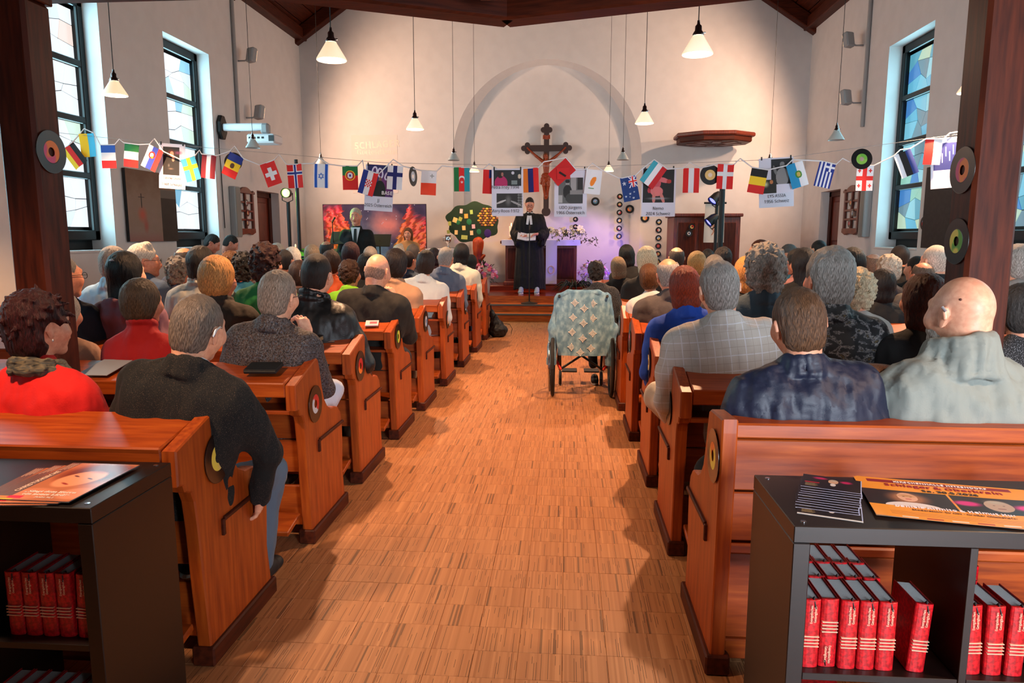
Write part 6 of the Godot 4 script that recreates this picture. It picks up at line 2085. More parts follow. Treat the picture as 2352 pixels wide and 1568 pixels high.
# ---------------------------------------------------------------- vinyl records used as decoration
func build_records() -> void:
	var disc7 := Geo.new().lathe([Vector2(0.019, -0.001), Vector2(0.046, -0.001), Vector2(0.046, 0.0009), Vector2(0.019, 0.0009), Vector2(0.019, -0.001)], 32).mesh()
	var pr := [Vector2(0.046, 0.0010)]
	for k in 13:
		pr.append(Vector2(0.047 + k * 0.0031, 0.0011 if k % 2 else 0.0005))
	pr.append_array([Vector2(0.0885, 0.001), Vector2(0.089, 0.0), Vector2(0.0885, -0.001), Vector2(0.046, -0.001)])
	var vinyl := Geo.new().lathe(pr, 40).mesh()
	var vm := StandardMaterial3D.new()
	vm.albedo_color = Color(0.035, 0.033, 0.034)
	vm.roughness = 0.28
	var vb := StandardMaterial3D.new()
	vb.albedo_color = Color(0.10, 0.06, 0.045)
	vb.roughness = 0.25
	vb.metallic_specular = 0.7
	var labs := {}
	var mk := func(c1: Color, c2: Color) -> Material:
		var key := c1.to_html() + c2.to_html()
		if not labs.has(key):
			var m := tri_mat(ntex(0.01, 2, labs.size() + 3, [c1, c2], [0.45, 0.55], 128), Vector3(5, 5, 5), 0.45)
			labs[key] = m
		return labs[key]
	var put := func(at: Vector3, nrm: Vector3, c1: Color, c2: Color, label: String, group: String, scale := 1.0, brown := false) -> void:
		var o := thing("vinyl_record", label, "record", at, 0.0, group)
		o.basis = Basis(Quaternion(Vector3.UP, nrm.normalized())) * Basis(Vector3.UP, at.x * 7.0) * Basis.from_scale(Vector3.ONE * scale)
		part("grooved_disc", vinyl, vb if brown else vm, o)
		part("paper_label", disc7, mk.call(c1, c2), o)
	var red := Color(0.75, 0.12, 0.1)
	var org := Color(0.9, 0.45, 0.12)
	var yel := Color(0.88, 0.78, 0.3)
	var cre := Color(0.85, 0.72, 0.42)
	var pnk := Color(0.8, 0.25, 0.45)
	var blu := Color(0.55, 0.68, 0.85)
	var wht := Color(0.75, 0.76, 0.78)
	var grn := Color(0.35, 0.6, 0.15)
	var X := Vector3(1, 0, 0)
	var gp := "records taped to the left pew ends"
	var ld := [[0.70, 2.28, cre, yel, "cream"], [0.66, 3.24, red, wht, "red and white"], [0.70, 4.03, org, red, "orange"], [0.74, 4.98, yel, grn, "yellow-green"], [0.74, 5.90, wht, blu, "pale blue"], [0.64, 6.9, Color(0.85, 0.5, 0.4), cre, "salmon"], [0.66, 8.0, blu, wht, "blue-white"], [0.70, 9.0, wht, wht, "white"]]
	var nth := ["nearest", "second", "third", "fourth", "fifth", "sixth", "seventh", "eighth"]
	for k in ld.size():
		put.call(P(PEW_L[k][0] + 0.006, ld[k][0], ld[k][1]), X, ld[k][2], ld[k][3], "record with a %s label on the end of the %s left pew" % [ld[k][4], nth[k]], gp, 1.0, k == 0)
	var rd := [[0.74, 2.30, org, yel, "gold"], [0.66, 3.32, wht, Color(0.2, 0.2, 0.2), "white patterned"], [0.72, 4.16, cre, cre, "cream"], [0.70, 5.2, red, pnk, "red"], [0.70, 6.1, blu, wht, "blue"]]
	for k in rd.size():
		put.call(P(PEW_R[k][0] - 0.006, rd[k][0], rd[k][1]), -X, rd[k][2], rd[k][3], "record with a %s label on the end of the %s right pew" % [rd[k][4], nth[k]], "records taped to the right pew ends", 1.0, k == 0)
	put.call(P(-2.164, 1.80, 2.93), X, org, pnk, "record with an orange and magenta label on the left post", "", 1.0)
	put.call(P(1.508, 1.70, 2.925), -X, pnk, org, "upper record on the right post, pink and orange label", "")
	put.call(P(1.508, 1.43, 2.923), -X, grn, yel, "lower record on the right post, green label", "")
	put.call(P(XR - 0.006, 1.62, 10.11), -X, red, blu, "record stuck beside the lower corner of the blue window", "")
	var F := Vector3(0, 0.1, 1)
	put.call(P(-3.14, 2.14, 6.68), F, Color(0.2, 0.2, 0.2), K0(), "black record behind the blue, yellow and red flag", "")
	put.call(P(1.27, 1.99, 6.64), F, cre, cre, "record with a tan label between the two red and white flags", "")
	put.call(P(2.54, 2.11, 6.56), F, grn, Color(0.45, 0.65, 0.2), "record with a green label above the white flag with red crosses", "")
	put.call(P(-1.41, 1.99, 6.6), Vector3(1, 0, 0.22), wht, wht, "record hanging edge-on between the dark blue cross and the half orange flag", "")
	# wall of records right of the crucifix
	put.call(P(0.59, 2.17, 15.40), F, blu, Color(0.3, 0.5, 0.6), "large record with a blue label right of the crucifix", "")
	put.call(P(1.31, 2.01, 15.38), F, org, Color(0.6, 0.5, 0.4), "large record with a coppery label at the right edge of the niche", "")
	put.call(P(1.61, 1.82, 15.19), F, cre, org, "large record with a cream label beside the niche, under the dancer poster", "")
	for k in 2:
		put.call(P(0.18, 1.80 - k * 0.155, 15.40), F, Color(0.3, 0.3, 0.28), cre, "%s of two small records under the lily spray's wall" % ["upper", "lower"][k], "small records under the black and white poster", 0.62)
	var cl := [cre, red, red, cre, wht, blu, red]
	for k in 6:
		put.call(P(1.10, 2.27 - k * 0.165, 15.40), F, cl[k], cl[(k + 2) % 7], "small record, %s from the top of the column inside the niche" % ["first", "second", "third", "fourth", "fifth", "lowest"][k], "column of small records inside the niche", 0.68)
	for k in 6:
		put.call(P(1.44, 1.99 - k * 0.17, 15.36), Vector3(-0.75, 0, 0.66), cl[(k + 4) % 7], cl[k], "small record, %s from the top of the column on the niche's slanting jamb" % ["first", "second", "third", "fourth", "fifth", "lowest"][k], "column of small records on the niche jamb", 0.66)
	for k in 6:
		put.call(P(1.90, 1.74 - k * 0.165, 15.19), F, cl[(k + 3) % 7], cl[(k + 5) % 7], "small record, %s from the top of the column left of the pulpit" % ["first", "second", "third", "fourth", "fifth", "lowest"][k], "column of small records left of the pulpit", 0.7)
	put.call(P(2.32, 1.62, 13.67), F, red, cre, "upper of two records on the pulpit front, red label", "", 0.7)
	put.call(P(2.27, 1.50, 13.665), F, wht, blu, "lower of two records on the pulpit front, pale label", "", 0.7)
	for k in 3:
		put.call(Vector3(XL + 0.055, 2.02 - k * 0.17, -12.22 - 0.03 * (k % 2)), X, [wht, red, cre][k], [red, cre, wht][k], "%s record stuck in the hymn board by the left door" % ["top", "middle", "bottom"][k], "records in the left hymn board", 0.7)
	for k in 3:
		put.call(Vector3(XR - 0.055, 2.0 - k * 0.17, -12.55 + 0.1 * (k % 2)), -X, [org, wht, red][k], [cre, blu, pnk][k], "%s record stuck in the hymn board by the right door" % ["top", "middle", "bottom"][k], "records in the right hymn board", 0.7)


func K0() -> Color:
	return Color(0.06, 0.06, 0.06)


# ---------------------------------------------------------------- people
var cache := {}


func capring(F: Field, c: Vector3, rx: float, rz: float, y_back: float, y_front: float, r: float, open_front := 0.5, out := 0.0) -> void:
	var prev := Vector3.ZERO
	for k in 15:
		var a := (PI - open_front) * (k / 7.0 - 1.0)
		var p := c + Vector3(sin(a) * (rx + out * cos(a)), lerpf(y_front, y_back, cos(a) * 0.5 + 0.5), cos(a) * rz)
		if k > 0:
			F.cap(prev, p, r, r, 0.012)
		prev = p


# seated torso with sleeves; origin on the seat, facing -z
func garment(key: String) -> Array:
	if cache.has(key):
		return cache[key]
	var d := {"w": 0.165, "fat": 0.0, "collar": "fold", "cell": 0.0135, "R": "lap", "L": "lap", "y": 0.545, "rough": 0.010, "slope": 0.0}
	match key:
		"m_stand": d.merge({"collar": "stand", "w": 0.17}, true)
		"m_hang": d.merge({"cell": 0.0105, "w": 0.172, "fat": 0.012, "R": "hang", "rough": 0.012}, true)
		"m_hangl": d.merge({"cell": 0.0105, "w": 0.182, "fat": 0.03, "L": "drop", "rough": 0.016}, true)
		"m_chin": d.merge({"cell": 0.0105, "R": "chin", "w": 0.16}, true)
		"m_chinb": d.merge({"R": "chin", "w": 0.185, "fat": 0.02}, true)
		"m_out": d.merge({"cell": 0.0105, "R": "out", "collar": "stand", "w": 0.172, "fat": 0.015}, true)
		"m_sage": d.merge({"cell": 0.0105, "collar": "big", "w": 0.18, "fat": 0.035, "rough": 0.018, "slope": 0.03}, true)
		"m_wide": d.merge({"w": 0.185, "fat": 0.028, "L": "drop", "cell": 0.012}, true)
		"f_lap": d.merge({"collar": "none", "w": 0.142, "y": 0.53}, true)
		"f_collar": d.merge({"w": 0.145, "y": 0.53}, true)
		"f_wide": d.merge({"w": 0.165, "y": 0.53, "fat": 0.012, "L": "drop", "R": "drop"}, true)
		"f_turtle": d.merge({"collar": "turtle", "w": 0.142, "y": 0.53, "cell": 0.0115, "slope": 0.02}, true)
		"f_hood": d.merge({"collar": "hood", "w": 0.145, "y": 0.53}, true)
		"f_near": d.merge({"collar": "none", "w": 0.155, "y": 0.53, "fat": 0.02, "cell": 0.0105, "slope": 0.025}, true)
	var fat: float = d.fat
	var w: float = d.w
	var y: float = d.y
	var F := Field.new(Vector3(-0.5, -0.16, -0.5), Vector3(0.56, 0.76, 0.28), d.cell)
	F.cap(Vector3(-0.085, 0.10, 0.0), Vector3(0.085, 0.10, 0.0), 0.125 + fat, 0.125 + fat, 0.05, Vector3(1, 1, 0.95))
	F.cap(Vector3(-0.06, 0.27, 0.0), Vector3(0.06, 0.27, 0.0), 0.125 + fat * 1.3, 0.125 + fat * 1.3, 0.08, Vector3(1, 1, 0.92))
	F.cap(Vector3(-w * 0.6, y - 0.115, 0.0), Vector3(w * 0.6, y - 0.115, 0.0), 0.135 + fat, 0.135 + fat, 0.09, Vector3(1, 1, 0.84))
	F.cap(Vector3(-w * 0.62, y - 0.035, 0.022), Vector3(w * 0.62, y - 0.035, 0.022), 0.10, 0.10, 0.06, Vector3(1, 1, 0.85))
	F.cap(Vector3(-w, y - 0.012 - d.slope, 0.008), Vector3(w, y - 0.012 - d.slope, 0.008), 0.064, 0.064, 0.05)
	for s in [-1.0, 1.0]:
		F.cap(Vector3(s * 0.03, y + 0.068, 0.012), Vector3(s * w * 0.95, y + 0.008 - d.slope, 0.006), 0.052, 0.05, 0.05)
	F.cap(Vector3(0, y + 0.03, 0.01), Vector3(0, y + 0.085, 0.0), 0.07, 0.062, 0.03)
	var tips := {}
	for sd in ["L", "R"]:
		var s := -1.0 if sd == "L" else 1.0
		var S := Vector3(s * (w + 0.022), y - 0.02 - d.slope, 0.005)
		var E := Vector3(s * (w + 0.075), y - 0.27, 0.0)
		var Wp := Vector3(s * 0.125, y - 0.36, -0.2)
		match d[sd]:
			"hang":
				E = Vector3(s * (w + 0.12), y - 0.25, -0.13)
				Wp = Vector3(s * (w + 0.09), y - 0.47, -0.19)
			"drop":
				E = Vector3(s * (w + 0.10), y - 0.28, 0.015)
				Wp = Vector3(s * (w + 0.05), y - 0.43, -0.18)
			"chin":
				E = Vector3(s * (w + 0.06), y - 0.26, -0.16)
				Wp = Vector3(s * 0.12, y - 0.03, -0.19)
			"out":
				E = Vector3(s * (w + 0.16), y - 0.27, -0.03)
				Wp = Vector3(s * (w + 0.10), y - 0.38, -0.22)
		F.cap(S, S.lerp(E, 0.45), 0.068 + fat * 0.4, 0.064 + fat * 0.4, 0.05)
		F.cap(S.lerp(E, 0.45), E, 0.063 + fat * 0.4, 0.056, 0.03)
		F.cap(E, Wp, 0.056, 0.046, 0.03)
		tips[sd] = [Wp, (Wp - E).normalized()]
	var nk := Vector3(0, y - 0.545, 0)
	match d.collar:
		"fold":
			capring(F, nk + Vector3(0, 0, -0.005), 0.073, 0.074, 0.675, 0.60, 0.014, 0.55)
			for q in 4:
				capring(F, nk + Vector3(0, 0, -0.003), 0.077 + 0.005 * q, 0.079 + 0.005 * q, 0.664 - 0.016 * q, 0.59 - 0.012 * q, 0.014, 0.55)
		"stand":
			capring(F, nk + Vector3(0, 0, -0.005), 0.076, 0.076, 0.685, 0.63, 0.014, 0.4)
			capring(F, nk + Vector3(0, 0, -0.005), 0.080, 0.080, 0.65, 0.60, 0.016, 0.4)
		"big":
			for k in 6:
				capring(F, nk + Vector3(-0.01, 0, 0.005), 0.084 + 0.006 * k, 0.086 + 0.006 * k, 0.705 - 0.024 * k, 0.63 - 0.022 * k, 0.02, 0.5)
		"turtle":
			capring(F, nk + Vector3(0, 0, 0.0), 0.062, 0.062, 0.70, 0.67, 0.016, 0.0)
			F.cap(nk + Vector3(0, 0.60, 0.01), nk + Vector3(0, 0.67, 0.0), 0.068, 0.064, 0.03)
		"hood":
			capring(F, nk + Vector3(0, 0, 0.01), 0.09, 0.10, 0.62, 0.58, 0.03, 0.5)
			F.cap(nk + Vector3(-0.05, 0.55, 0.10), nk + Vector3(0.05, 0.55, 0.10), 0.05, 0.05, 0.03)
			F.ball(nk + Vector3(0, 0.64, 0.075), Vector3(0.05, 0.03, 0.03), 0.02, true)
	F.rough(noise(7.0, 2, key.hash() % 100, FastNoiseLite.TYPE_SIMPLEX_SMOOTH), d.rough, Vector3(1.0, 0.55, 1.0))
	F.rough(noise(17.0, 2, 5 + key.hash() % 100, FastNoiseLite.TYPE_SIMPLEX_SMOOTH), d.rough * 0.4, Vector3(1.0, 0.4, 1.0))
	cache[key] = [mesh_of(F.arrays()), tips]
	return cache[key]


func trousers(key: String) -> ArrayMesh:
	if cache.has(key):
		return cache[key]
	var F := Field.new(Vector3(-0.4, -0.45, -0.72), Vector3(0.45, 0.3, 0.22), 0.016)
	F.cap(Vector3(-0.085, 0.095, -0.01), Vector3(0.085, 0.095, -0.01), 0.115, 0.115, 0.05)
	for s in [-1.0, 1.0]:
		var k := Vector3(s * 0.115, 0.075, -0.45)
		var a := Vector3(s * 0.12, -0.355, -0.42)
		if key == "legs_right" and s > 0.0:
			k = Vector3(0.18, 0.085, -0.46)
			a = Vector3(0.20, -0.355, -0.44)
		if key == "legs_cross" and s > 0.0:
			k = Vector3(0.17, 0.20, -0.42)
			a = Vector3(0.0, -0.12, -0.58)
		if key == "legs_left" and s < 0.0:
			k = Vector3(-0.26, 0.10, -0.42)
			a = Vector3(-0.26, -0.355, -0.44)
		if key == "legs_cross_left" and s < 0.0:
			k = Vector3(-0.27, 0.20, -0.40)
			a = Vector3(-0.08, -0.14, -0.58)
		F.cap(Vector3(s * 0.09, 0.085, -0.03), k, 0.098, 0.072, 0.04)
		F.cap(k, a, 0.072, 0.055, 0.025)
	F.rough(noise(9.0, 2, 3), 0.01, Vector3(1, 0.6, 1))
	cache[key] = mesh_of(F.arrays())
	return cache[key]


func shoe_mesh() -> Array:
	if cache.has("shoe"):
		return cache.shoe
	var F := Field.new(Vector3(-0.08, -0.04, -0.26), Vector3(0.08, 0.14, 0.12), 0.008)
	F.cap(Vector3(0, 0.03, 0.05), Vector3(0.005, 0.026, -0.17), 0.038, 0.036, 0.03, Vector3(1.15, 0.9, 1))
	F.cap(Vector3(0, 0.05, 0.03), Vector3(0, 0.075, 0.02), 0.04, 0.044, 0.03)
	F.cap(Vector3(0, 0.05, -0.03), Vector3(0.003, 0.04, -0.1), 0.036, 0.03, 0.03)
	var sole := PackedVector2Array()
	for k in 20:
		var a := k * TAU / 20
		sole.append(Vector2(cos(a) * (0.046 - 0.006 * sin(a)), 0.06 + sin(a) * 0.15))
	cache.shoe = [mesh_of(F.arrays()), Geo.new().prism(sole, Transform3D(Basis(Vector3(1, 0, 0), Vector3(0, 0, -1), Vector3(0, 1, 0)), Vector3(0, -0.012, 0)), 0.022, 0.003).mesh()]
	return cache.shoe


# hand: wrist at the origin, fingers along -z, palm down; s = 1 right hand
func hand_mesh(s: float, curl: float) -> ArrayMesh:
	var key := "hand%.0f_%.1f" % [s, curl]
	if cache.has(key):
		return cache[key]
	var F := Field.new(Vector3(-0.09, -0.12, -0.22), Vector3(0.09, 0.06, 0.07), 0.0048)
	F.cap(Vector3(0, 0, 0.05), Vector3(0, 0, 0), 0.027, 0.026, 0.02)
	F.cap(Vector3(-0.022, 0, -0.03), Vector3(-0.028, 0.0, -0.085), 0.018, 0.015, 0.02)
	F.cap(Vector3(0.022, 0, -0.03), Vector3(0.026, -0.002, -0.078), 0.018, 0.014, 0.02)
	F.cap(Vector3(0, 0, -0.02), Vector3(0, 0.002, -0.085), 0.021, 0.016, 0.02)
	var lens := [0.068, 0.078, 0.072, 0.055]
	for k in 4:
		var b := Vector3((k - 1.5) * 0.019 * s, 0.0, -0.086 + 0.004 * absf(k - 1.2))
		var l: float = lens[k]
		var d1 := Vector3((k - 1.5) * 0.10 * s, -sin(curl * 0.7), -cos(curl * 0.7)).normalized()
		var d2 := Vector3((k - 1.5) * 0.04 * s, -sin(curl * 1.7), -cos(curl * 1.7)).normalized()
		var d3 := Vector3(0, -sin(curl * 2.5), -cos(curl * 2.5)).normalized()
		var p1 := b + d1 * l * 0.48
		var p2 := p1 + d2 * l * 0.32
		F.cap(b, p1, 0.0092, 0.0086, 0.006)
		F.cap(p1, p2, 0.0086, 0.008, 0.004)
		F.cap(p2, p2 + d3 * l * 0.24, 0.008, 0.0068, 0.004)
	var t0 := Vector3(-0.026 * s, -0.004, -0.02)
	var t1 := Vector3(-0.052 * s, -0.014, -0.05)
	F.cap(t0, t1, 0.015, 0.0115, 0.012)
	F.cap(t1, t1 + Vector3(-0.008 * s, -0.012, -0.03), 0.0108, 0.0085, 0.006)
	cache[key] = mesh_of(F.arrays())
	return cache[key]


# head with face and neck; centre between the ears, facing -z
func head_mesh(fine: bool, woman := false) -> ArrayMesh:
	var key := "head%s%s" % [fine, woman]
	if cache.has(key):
		return cache[key]
	var F := Field.new(Vector3(-0.115, -0.24, -0.15), Vector3(0.115, 0.145, 0.13), 0.0052 if fine else 0.0078)
	var j := 0.9 if woman else 1.0
	F.ball(Vector3(0, 0.03, 0.012), Vector3(0.077, 0.098, 0.097), 0.03)
	F.ball(Vector3(0, -0.045, -0.035), Vector3(0.060 * j, 0.066, 0.062), 0.04)
	F.ball(Vector3(0, 0.0, -0.045), Vector3(0.064, 0.065, 0.05), 0.03)
	F.ball(Vector3(0, -0.100, -0.078), Vector3(0.024 * j, 0.02, 0.02), 0.03)
	F.cap(Vector3(-0.034, 0.036, -0.084), Vector3(0.034, 0.036, -0.084), 0.012, 0.012, 0.02)
	for s in [-1.0, 1.0]:
		F.ball(Vector3(s * 0.043, -0.022, -0.066), Vector3(0.026, 0.024, 0.024), 0.025)
		F.ball(Vector3(s * 0.031, 0.012, -0.104), Vector3(0.017, 0.012, 0.016), 0.012, true)
		F.ball(Vector3(s * 0.031, 0.012, -0.083), Vector3(0.013, 0.0115, 0.0125), 0.006)
		F.cap(Vector3(s * 0.022, -0.048, -0.098), Vector3(0, -0.047, -0.1), 0.008, 0.01, 0.014)
	F.cap(Vector3(0, 0.018, -0.096), Vector3(0, -0.030, -0.114), 0.009, 0.0135, 0.012)
	F.cap(Vector3(-0.012, -0.035, -0.106), Vector3(0.012, -0.035, -0.106), 0.009, 0.009, 0.008)
	F.cap(Vector3(-0.02, -0.062, -0.092), Vector3(0.02, -0.062, -0.092), 0.0072, 0.0072, 0.006)
	F.cap(Vector3(-0.017, -0.073, -0.090), Vector3(0.017, -0.073, -0.090), 0.0075, 0.0075, 0.004)
	F.cap(Vector3(0, -0.06, 0.03), Vector3(0, -0.165, 0.02), 0.055 * j, 0.05 * j, 0.035)
	F.cap(Vector3(0, -0.04, 0.045), Vector3(0, -0.105, 0.04), 0.05 * j, 0.048 * j, 0.03)
	for s in [-1.0, 1.0]:
		F.cap(Vector3(s * 0.077, 0.018, 0.018), Vector3(s * 0.074, -0.026, 0.006), 0.019, 0.013, 0.006, Vector3(0.45, 1, 1))
		F.cap(Vector3(s * 0.086, 0.026, 0.026), Vector3(s * 0.085, -0.004, 0.032), 0.0075, 0.0065, 0.006)
		F.ball(Vector3(s * 0.091, 0.004, 0.008), Vector3(0.008, 0.016, 0.009), 0.005, true)
	cache[key] = mesh_of(F.arrays())
	return cache[key]


func hair_mesh(style: String) -> ArrayMesh:
	if cache.has(style):
		return cache[style]
	var low := -0.27 if style == "long" else -0.17
	var F := Field.new(Vector3(-0.15, low - 0.02, -0.15), Vector3(0.15, 0.19, 0.17), 0.0062)
	var amp := 0.006
	var fr := Vector3(2.2, 0.35, 2.2)
	var K := Vector3(0, 0.034, 0.016)
	match style:
		"short":
			F.ball(K, Vector3(0.0855, 0.107, 0.105), 0.02)
			F.ball(Vector3(0, -0.035, 0.055), Vector3(0.066, 0.062, 0.056), 0.03)
			amp = 0.0045
		"crop":
			F.ball(K, Vector3(0.081, 0.102, 0.101), 0.02)
			F.ball(Vector3(0, -0.035, 0.052), Vector3(0.062, 0.06, 0.05), 0.03)
			amp = 0.0015
		"slick":
			F.ball(K, Vector3(0.085, 0.108, 0.108), 0.02)
			F.ball(Vector3(0, -0.05, 0.06), Vector3(0.066, 0.06, 0.05), 0.03)
			amp = 0.004
		"thin", "fringe":
			F.ball(K, Vector3(0.083, 0.1035, 0.103), 0.02)
			F.ball(Vector3(0, -0.035, 0.053), Vector3(0.064, 0.06, 0.053), 0.03)
			if style == "fringe":
				F.ball(Vector3(0, 0.13, 0.035), Vector3(0.066, 0.075, 0.078), 0.01, true)
			amp = 0.0035
		"swept":
			F.ball(K + Vector3(0, 0.008, 0.005), Vector3(0.09, 0.112, 0.112), 0.02)
			F.cap(Vector3(-0.05, 0.11, -0.03), Vector3(0.03, 0.135, -0.02), 0.03, 0.03, 0.03)
			F.ball(Vector3(0, -0.035, 0.058), Vector3(0.07, 0.066, 0.056), 0.03)
			amp = 0.004
		"wavy":
			F.ball(K + Vector3(0, 0.008, 0.008), Vector3(0.094, 0.112, 0.113), 0.02)
			F.ball(Vector3(0, -0.045, 0.06), Vector3(0.08, 0.08, 0.06), 0.03)
			amp = 0.006
			fr = Vector3(1.3, 0.6, 1.3)
		"curly":
			F.ball(K + Vector3(0, 0.01, 0.012), Vector3(0.104, 0.118, 0.12), 0.02)
			F.ball(Vector3(0, -0.04, 0.055), Vector3(0.095, 0.085, 0.07), 0.03)
			amp = 0.024
			fr = Vector3(1, 1, 1)
		"curlys":
			F.ball(K + Vector3(0, 0.008, 0.01), Vector3(0.097, 0.114, 0.115), 0.02)
			F.ball(Vector3(0, -0.03, 0.055), Vector3(0.082, 0.07, 0.064), 0.03)
			amp = 0.016
			fr = Vector3(1, 1, 1)
		"bobs":
			F.ball(K + Vector3(0, 0.008, 0.01), Vector3(0.097, 0.114, 0.116), 0.02)
			F.ball(Vector3(0, -0.025, 0.045), Vector3(0.094, 0.085, 0.078), 0.03)
			amp = 0.005
		"bob":
			F.ball(K + Vector3(0, 0.006, 0.01), Vector3(0.097, 0.112, 0.114), 0.02)
			F.cap(Vector3(0, -0.01, 0.035), Vector3(0, -0.085, 0.04), 0.088, 0.085, 0.03, Vector3(1.12, 1, 0.95))
			amp = 0.005
		"long":
			F.ball(K + Vector3(0, 0.006, 0.01), Vector3(0.096, 0.112, 0.113), 0.02)
			F.cap(Vector3(0, -0.01, 0.04), Vector3(0, -0.19, 0.07), 0.085, 0.07, 0.03, Vector3(1.25, 1, 0.8))
			amp = 0.004
		"spiky":
			F.ball(K + Vector3(0, 0.012, 0.012), Vector3(0.100, 0.120, 0.118), 0.02)
			F.ball(Vector3(0, -0.045, 0.06), Vector3(0.09, 0.09, 0.07), 0.03)
			for k in 70:
				var a := rng.randf() * TAU
				var e := rng.randf_range(-0.55, 1.0)
				var dd := Vector3(cos(a) * sqrt(1 - e * e), e, sin(a) * sqrt(1 - e * e))
				var p := K + dd * Vector3(0.098, 0.115, 0.115)
				F.cap(p, p + (dd + Vector3(0, -0.5, 0.25)).normalized() * 0.035, 0.012, 0.002, 0.012)
			amp = 0.008
	F.rough(noise(30.0 if amp < 0.01 else 20.0, 3, style.hash() % 50), amp, fr)
	# free the face, the ears and what lies below the hairline
	F.ball(Vector3(0, -0.03, -0.105), Vector3(0.074, 0.108, 0.085), 0.012, true)
	var ears: bool = style in ["short", "crop", "slick", "thin", "fringe", "swept", "spiky", "wavy"]
	for s in [-1.0, 1.0]:
		if ears:
			F.ball(Vector3(s * 0.1, -0.025, 0.0), Vector3(0.055, 0.058, 0.042 if style == "spiky" else 0.036), 0.012, true)
		F.ball(Vector3(s * 0.085, -0.10, -0.055), Vector3(0.06, 0.09, 0.062), 0.015, true)
	if style == "long":
		F.ball(Vector3(0, -0.16, -0.06), Vector3(0.085, 0.12, 0.08), 0.015, true)
	cache[style] = mesh_of(F.arrays())
	return cache[style]


func glasses_mesh() -> ArrayMesh:
	if cache.has("glasses"):
		return cache.glasses
	var g := Geo.new()
	for s in [-1.0, 1.0]:
		var p := []
		for k in 17:
			p.append(Vector3(s * 0.032 + cos(k * TAU / 16) * 0.023, 0.008 + sin(k * TAU / 16) * 0.018, -0.114))
		g.tube(p, 0.0018, 5)
		g.tube([Vector3(s * 0.054, 0.012, -0.112), Vector3(s * 0.078, 0.014, -0.09), Vector3(s * 0.086, 0.014, 0.01), Vector3(s * 0.086, 0.0, 0.035)], 0.0018, 5)
	g.tube([Vector3(-0.009, 0.012, -0.116), Vector3(0.009, 0.012, -0.116)], 0.0018, 5)
	cache.glasses = g.mesh()
	return cache.glasses


func skin(c: Color) -> StandardMaterial3D:
	var key := "skin" + c.to_html()
	if not M.has(key):
		var m := tri_mat(T.skin, Vector3(7, 7, 7), 0.48, c)
		m.subsurf_scatter_enabled = true
		m.subsurf_scatter_strength = 0.12
		M[key] = m
	return M[key]


func hair_mat(c: Color) -> StandardMaterial3D:
	var key := "hair" + c.to_html()
	if not M.has(key):
		var m := tri_mat(T.hair, Vector3(26, 2.2, 26), 0.5, Color(minf(c.r * 1.2, 1), minf(c.g * 1.2, 1), minf(c.b * 1.2, 1)))
		m.metallic_specular = 0.4
		m.heightmap_enabled = true
		m.heightmap_texture = T.hair
		m.heightmap_scale = 0.35
		M[key] = m
	return M[key]


func cloth(c: Color, bump := 0.45) -> StandardMaterial3D:
	var key := "cloth" + c.to_html() + str(bump)
	if not M.has(key):
		var m := StandardMaterial3D.new()
		m.albedo_color = c
		m.roughness = 0.85
		m.uv1_triplanar = true
		m.normal_enabled = true
		m.normal_texture = T.wnormal
		m.normal_scale = bump
		m.uv1_scale = Vector3(1.9, 1.2, 1.9)
		m.rim_enabled = true
		m.rim = 0.2
		m.rim_tint = 0.6
		M[key] = m
	return M[key]


func patterned(tex: Texture2D, s: Vector3, rough: float, bump := true) -> StandardMaterial3D:
	var m := tri_mat(tex, s, rough)
	if bump:
		m.detail_enabled = false
	return m


